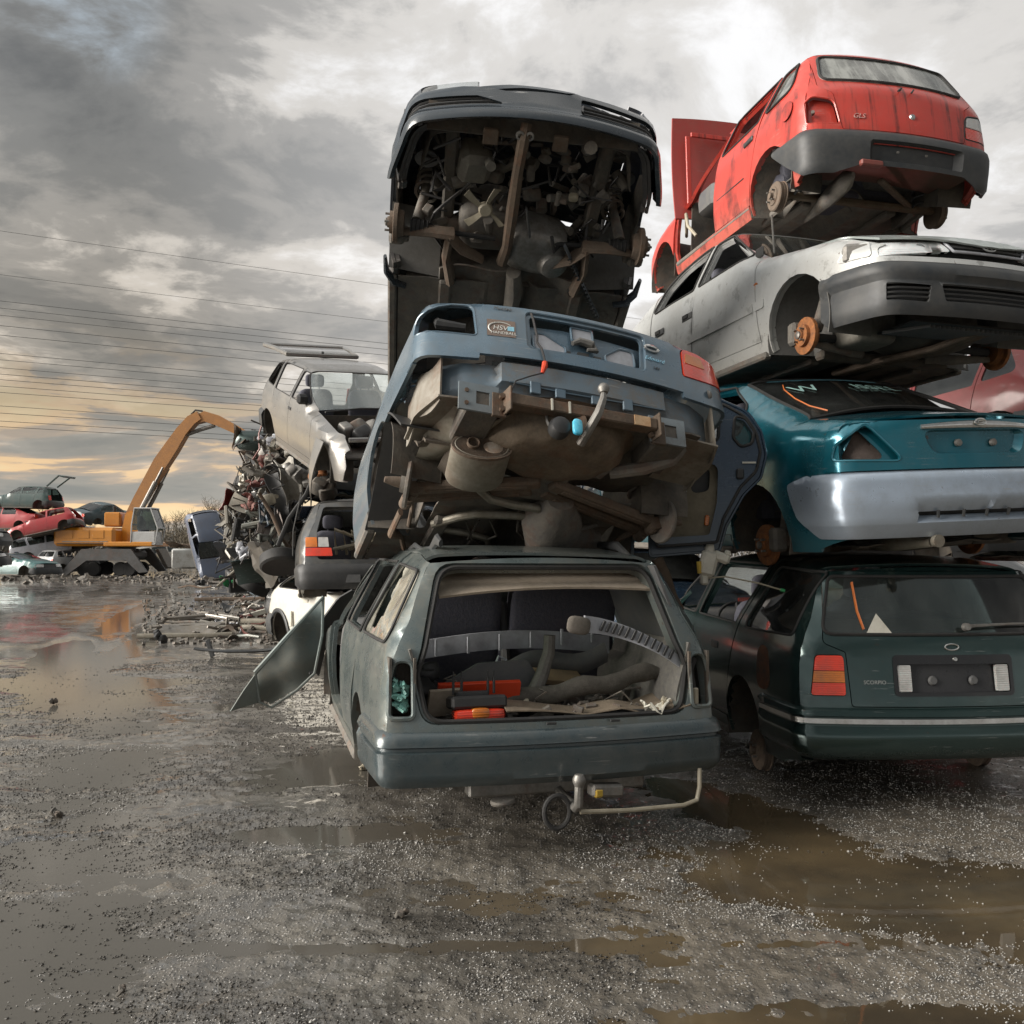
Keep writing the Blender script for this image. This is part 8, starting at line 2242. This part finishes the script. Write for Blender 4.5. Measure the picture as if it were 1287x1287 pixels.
def build_bent_door():
    D = 7.3; s = D / FPX; o = px(340, 880, D); P0 = lambda u, v: ((u - 340) * s, (880 - v) * s)
    r = empty('bent_door', (o.x, o.y, o.z), (0, 0, 14)); tag(r, 'crumpled grey green front door hanging open by the left side of the grey green estate', 'car door')
    sk = [P0(404, 753), P0(402, 800), P0(394, 848), P0(372, 868), P0(341, 888), P0(327, 881), P0(321, 846), P0(360, 800)]
    m = MB(); flat_panel(m, [p + (.01,) for p in sk], .01, None, .0, 0, .028)
    V = m.V[0]; V[:, 1] += wob(V, 5, .06, 11) + .07 * np.abs(V[:, 0] * 1.6 + V[:, 2] * 1.1 - .35) + .10 * np.abs(V[:, 2] * 1.5 - V[:, 0] * .8 - .75) - .05 * np.abs(V[:, 0] * 2.2 + .1); m.build('door_skin', paint('dull_green_grey', (.10, .135, .135), .5, .5, .2, (.25, .23, .19), coat=.1), r, 50)
    m = MB(); e = [P0(404, 751), P0(362, 798), P0(321, 845)]; m.tube([(a, -.01, b) for a, b in e], [.012, .018, .02], 6)
    m.tube([(a, -.005, b) for a, b in (P0(404, 751), P0(403, 800), P0(394, 848), P0(372, 869), P0(341, 889), P0(327, 882), P0(321, 846))], .012, 6); m.build('door_edge', paint('pale_green_paint', (.22, .27, .26), .3, .4), r)
    tp = [P0(321, 846), P0(327, 882), P0(292, 889)]
    m = MB(); m.add(*thicken(np.array([(tp[0][0], .0, tp[0][1]), (tp[1][0], .02, tp[1][1]), (tp[2][0], -.10, tp[2][1]), ((tp[0][0] + tp[2][0]) / 2 - .0, -.06, (tp[0][1] + tp[2][1]) / 2 + .01)]), [(0, 1, 2, 3)], .012)); m.build('folded_tip', paint('pale_green_paint', (0, 0, 0)), r)
    m = MB(); m.box(((390 - 340) * s, .02, (880 - 848) * s), (.04, .05, .02), None, .004); m.build('hinge', M_BLACK, r)
    # black inner wing arch between door and body
    D = 7.9; m = MB(); o2 = px(400, 800, D); s2 = D / FPX
    q = [(442, 742), (425, 752), (408, 775), (398, 803), (394, 840)]
    m.grid(lambda u, v: (np.interp(u, np.linspace(0, 1, 5), [a - 400 for a, b in q]) * s2 + .12 * v * (1 - u), .25 * v, (800 - np.interp(u, np.linspace(0, 1, 5), [b for a, b in q])) * s2 - .10 * v), 14, 5, .012)
    o = m.build('wing_liner', M_BLACK, None); o.location = o2; tag(o, 'black curved wing liner sprung loose behind the bent door', 'wing liner')


def build_reservoir():
    D = 5.45; s = D / FPX; o = px(890, 712, D); r = empty('washer_reservoir', o); tag(r, 'dirty white plastic reservoir with yellow cap hanging from a cable between the stacks', 'reservoir')
    m = MB(); m.box((.0, 0, .02), (.10, .07, .16), (0, 14, 0), .02); m.box((.075, 0, .055), (.11, .06, .06), (0, 20, 0), .015); m.box((.01, 0, .105), (.05, .05, .06), (0, -8, 0), .012); m.box((-.025, 0, -.08), (.045, .05, .06), (0, 0, 0), .012); m.box((.115, 0, .08), (.03, .05, .03), (0, 20, 0), .006); m.build('tank', M_WHITE, r)
    m = MB(); m.tube([(-.055, -.02, -.04), (-.06, -.02, .03)], .014, 10); m.build('cap', M_YELLOW, r)
    m = MB(); m.tube([(.03, 0, .12), (.035, .02, .3), (.03, .03, .5)], .004, 5); m.tube([(-.02, 0, -.07), (.10, -.01, -.06), (.30, .0, -.10), (.44, .02, -.14)], .005, 5); m.build('cable', M_CREAM, r)
    m = MB(); m.tube([(.435, .02, -.139), (.46, .02, -.146)], .010, 6); m.build('green_plug', rough_mat('green_plastic', (0, 0, 0)), r)
    o = scrap('bar', 'bent_arm', 'rusty bent arm hanging between the grey green and dark green estates', 'metal arm', px(838, 735, 5.5), (.34, .02, .035), (0, 70, 0), M_RUST, 72)


build_loose_door(); build_bent_door(); build_reservoir()


# ---------------------------------------------------------------- junk in the boot of the estate
def build_boot():
    Rm = rotm((0.4, .1, 105.6)); T = np.array([-.03, 5.31, .03])
    def W(x, y, z): return tuple(Rm @ np.array([x, y, z]) + T)
    def place(o, x, y, z, rz=0, rx=0, ry=0): o.location = W(x, y, z); o.rotation_euler = (R(rx), R(ry), R(105.6 + rz)); return o
    r = place(empty('lamp_cluster', (0, 0, 0)), -.84, .38, .60); tag(r, 'tail lamp cluster with red and amber lens lying on its face in the open boot', 'tail lamp')
    m = MB(); cushion(m, (-.03, 0, .035), (.10, .25, .055), .35); m.build('lens', M_LRED, r)
    m = MB(); cushion(m, (-.065, .0, .045), (.04, .09, .05), .5); m.build('amber_lens', M_LAMB, r)
    m = MB(); m.box((.015, 0, .085), (.15, .27, .06), (0, 8, 0), .012); m.box((.03, .02, .12), (.06, .16, .03), (0, 8, 0), .008); h = m.build('housing', M_BLACK, r)
    m = MB(); m.box((-.042, .0, .105), (.004, .05, .035), (0, 12, 0)); m.build('label', M_WHITE, r)
    for y in (-.09, -.06, .07, .11):
        m = MB(); m.tube([(.03, y, .12), (.03, y, .20)], .007, 6); m.tube([(.03, y, .20), (.03, y, .23)], .004, 5); m.build('pin', M_BLACK, r)
    o = scrap('block', 'warning_board', 'bright red orange plastic board lying behind the tail lamp cluster', 'board', (0, 0, 0), (.03, .42, .15), (0, 0, 0), M_ORANGEPL, 401); place(o, -.66, .33, .685, 0, 0, -18)
    o = scrap('block', 'paper', 'crumpled pale paper at the left end of the red orange board', 'paper', (0, 0, 0), (.02, .16, .14), (0, 0, 0), M_HEADL, 402); place(o, -.72, .52, .67, 10, 0, -20)
    o = scrap('lump', 'black_moulding', 'black plastic moulding standing at the left of the boot', 'plastic part', (0, 0, 0), (.12, .16, .18), (0, 0, 0), M_BLACK, 403); place(o, -.45, .56, .72)
    r = MB(); flat_panel(r, [(-.30, 0, .02), (.30, .0, .02), (.32, .06, .03), (.02, .22, .04), (-.24, .23, .03), (-.30, .15, .03)], .03); o = r.build('side_trim', M_DTRIM, None); tag(o, 'dark sloping side trim panel lying across the boot', 'trim panel'); place(o, -.50, .28, .61, -90 + 182, 0, 0)
    m = MB(); m.tube([(0, 0, 0), (.03, .01, .06), (.05, -.03, .13), (.06, -.07, .24), (.06, -.075, .33)], [.045, .042, .036, .032, .030], 10); o = m.build('rubber_hose', rough_mat('grey_hose', (.15, .14, .125), (.09, .085, .075), 12, .7), None); tag(o, 'short grey hose standing up in the middle of the boot', 'hose'); place(o, -.62, .0, .64)
    m = MB(); P = [(.02 * math.sin(9 * u), .42 - .89 * u, .02 + .13 * u + .012 * math.sin(17 * u)) for u in np.linspace(0, 1, 24)]; m.tube(P, [.02 + .028 * min(1, 9 * u, 9 * (1 - u)) + .004 * math.sin(31 * u) for u in np.linspace(0, 1, 24)], 12, flat=.72); o = m.build('carpet_roll', rough_mat('grey_brown_felt', (.115, .105, .09), (.065, .06, .05), 24, .95, bump=.8), None); tag(o, 'rolled grey brown felt mat lying slantwise in the boot', 'mat'); place(o, -.66, -.22, .63)
    m = MB(); m.grid(lambda u, v: (-.10 + .32 * v, .46 - .95 * u, .01 + .20 * abs(abs(u - .62) - .16 - .1 * abs(u - .9)) * (.6 + .5 * u) + .015 * math.sin(9 * v + 5 * u)), 36, 6, .007); o = m.build('folded_carpet', rough_mat('beige_carpet', (.25, .20, .145), (.16, .125, .09), 20, .95, bump=.6), None); tag(o, 'folded beige carpet with wavy edge at the right front of the boot', 'carpet'); place(o, -.84, -.20, .605)
    o = scrap('block', 'board', 'short tan cardboard strip behind the felt mat', 'board', (0, 0, 0), (.12, .36, .03), (0, 0, 0), M_BOARD, 404); place(o, -.42, -.13, .735, 6, 8, -25)
    o = scrap('shell', 'trim_strip', 'long dark trim strip across the back of the boot', 'trim strip', (0, 0, 0), (.75, .05, .10), (0, 0, 0), M_DTRIM, 405); place(o, -.32, -.10, .79, 90, 0, 8)
    o = scrap('bar', 'black_tube', 'thin black tube under the folded carpet', 'tube', (0, 0, 0), (.50, .012, .016), (0, 0, 0), M_BLACK, 406); place(o, -.90, -.28, .61, 92, 0, 0)
    o = scrap('sheet', 'tissue', 'crumpled white tissue at the right corner of the boot', 'tissue', (0, 0, 0), (.12, .14, .05), (0, 0, 0), M_WHITE, 407); place(o, -.90, -.52, .615)
    o = scrap('lump', 'bulb', 'small orange tipped bulb by the white tissue', 'bulb', (0, 0, 0), (.03, .03, .06), (0, 0, 0), M_CREAM, 408); place(o, -.88, -.575, .66)
    o = scrap('lump', 'connector', 'dirty cream cable connector at the foot of the grey hose', 'connector', (0, 0, 0), (.10, .12, .08), (0, 0, 0), M_CREAM, 409); place(o, -.63, .09, .64)
    m = MB(); m.tube([(0, 0, 0), (.0, .03, .10), (.02, .04, .18), (.02, .08, .20), (.02, .10, .15)], .007, 6); o = m.build('wire', M_TRIM, None); tag(o, 'thin pale wire looping up left of the grey hose', 'wire'); place(o, -.50, .10, .66)
    rs = np.random.RandomState(17); m = MB()
    for k in range(90):
        p = np.array([-.92 + .8 * rs.rand(), -.56 + 1.1 * rs.rand(), .60 + .03 * rs.rand()]); z = .015 + .05 * rs.rand()
        m.box(p, (z * 2 * rs.rand() + .01, z, .01 + .02 * rs.rand()), rs.rand(3) * 90, .002)
    for k in range(14):
        p = [np.array([-.85 + .7 * rs.rand(), -.5 + 1.0 * rs.rand(), .61])]
        for q in range(6): p.append(p[-1] + rs.randn(3) * np.array([.06, .07, .03])); p[-1][2] = max(p[-1][2], .60)
        m.tube([tuple(v) for v in p], .003 + .004 * rs.rand(), 5)
    o = m.build('boot_litter', M_UNDER, None); place(o, 0, 0, 0); tag(o, 'litter of small broken bits and wires over the boot floor', 'litter', None, 'stuff')
    # slotted plastic shelf support hanging from the right side
    r = place(empty('shelf_support', (0, 0, 0)), -.86, -.28, .99, 0); tag(r, 'pale grey slotted plastic trim hanging across the right of the boot opening', 'trim')
    m = MB(); m.grid(lambda u, v: (.02 * math.sin(u * 6), .12 - .52 * u, .06 - .05 * u - .16 * u * u + (v - .5) * (.055 + .03 * (1 - u))), 24, 4, .014); m.build('trim_body', M_TRIM, r)
    for k in range(12):
        u = .18 + .68 * k / 11
        m = MB(); m.box((-.012 + .02 * math.sin(u * 6), .12 - .52 * u, .064 - .05 * u - .16 * u * u), (.012, .016, .055), (28, 0, 0), .003); m.build('slot', M_BLACK, r)
    m = MB(); cushion(m, (.0, .155, .055), (.04, .12, .09), .6, (10, 0, 0)); m.build('end_pad', rough_mat('dirty_foam', (.16, .14, .12), (.1, .09, .075), 14, .9), r)
    # sagging roof lining
    m = MB(); m.grid(lambda u, v: (-.02 - .30 * v, .52 - 1.12 * u, .09 - .18 * v + .05 * math.sin(2.2 * u + .6) * v + .035 * u * v), 20, 8, .012); o = m.build('roof_lining', M_HEADL, None); tag(o, 'brown roof lining board sagging down inside the tailgate opening', 'roof lining'); place(o, -.42, .03, 1.24)
    o = scrap('lump', 'seat_belt_buckle', 'small red seat belt buckle on the right seat back', 'buckle', (0, 0, 0), (.04, .05, .06), (0, 0, 0), M_ORANGEPL, 410); place(o, -.04, -.38, .96)


build_boot()
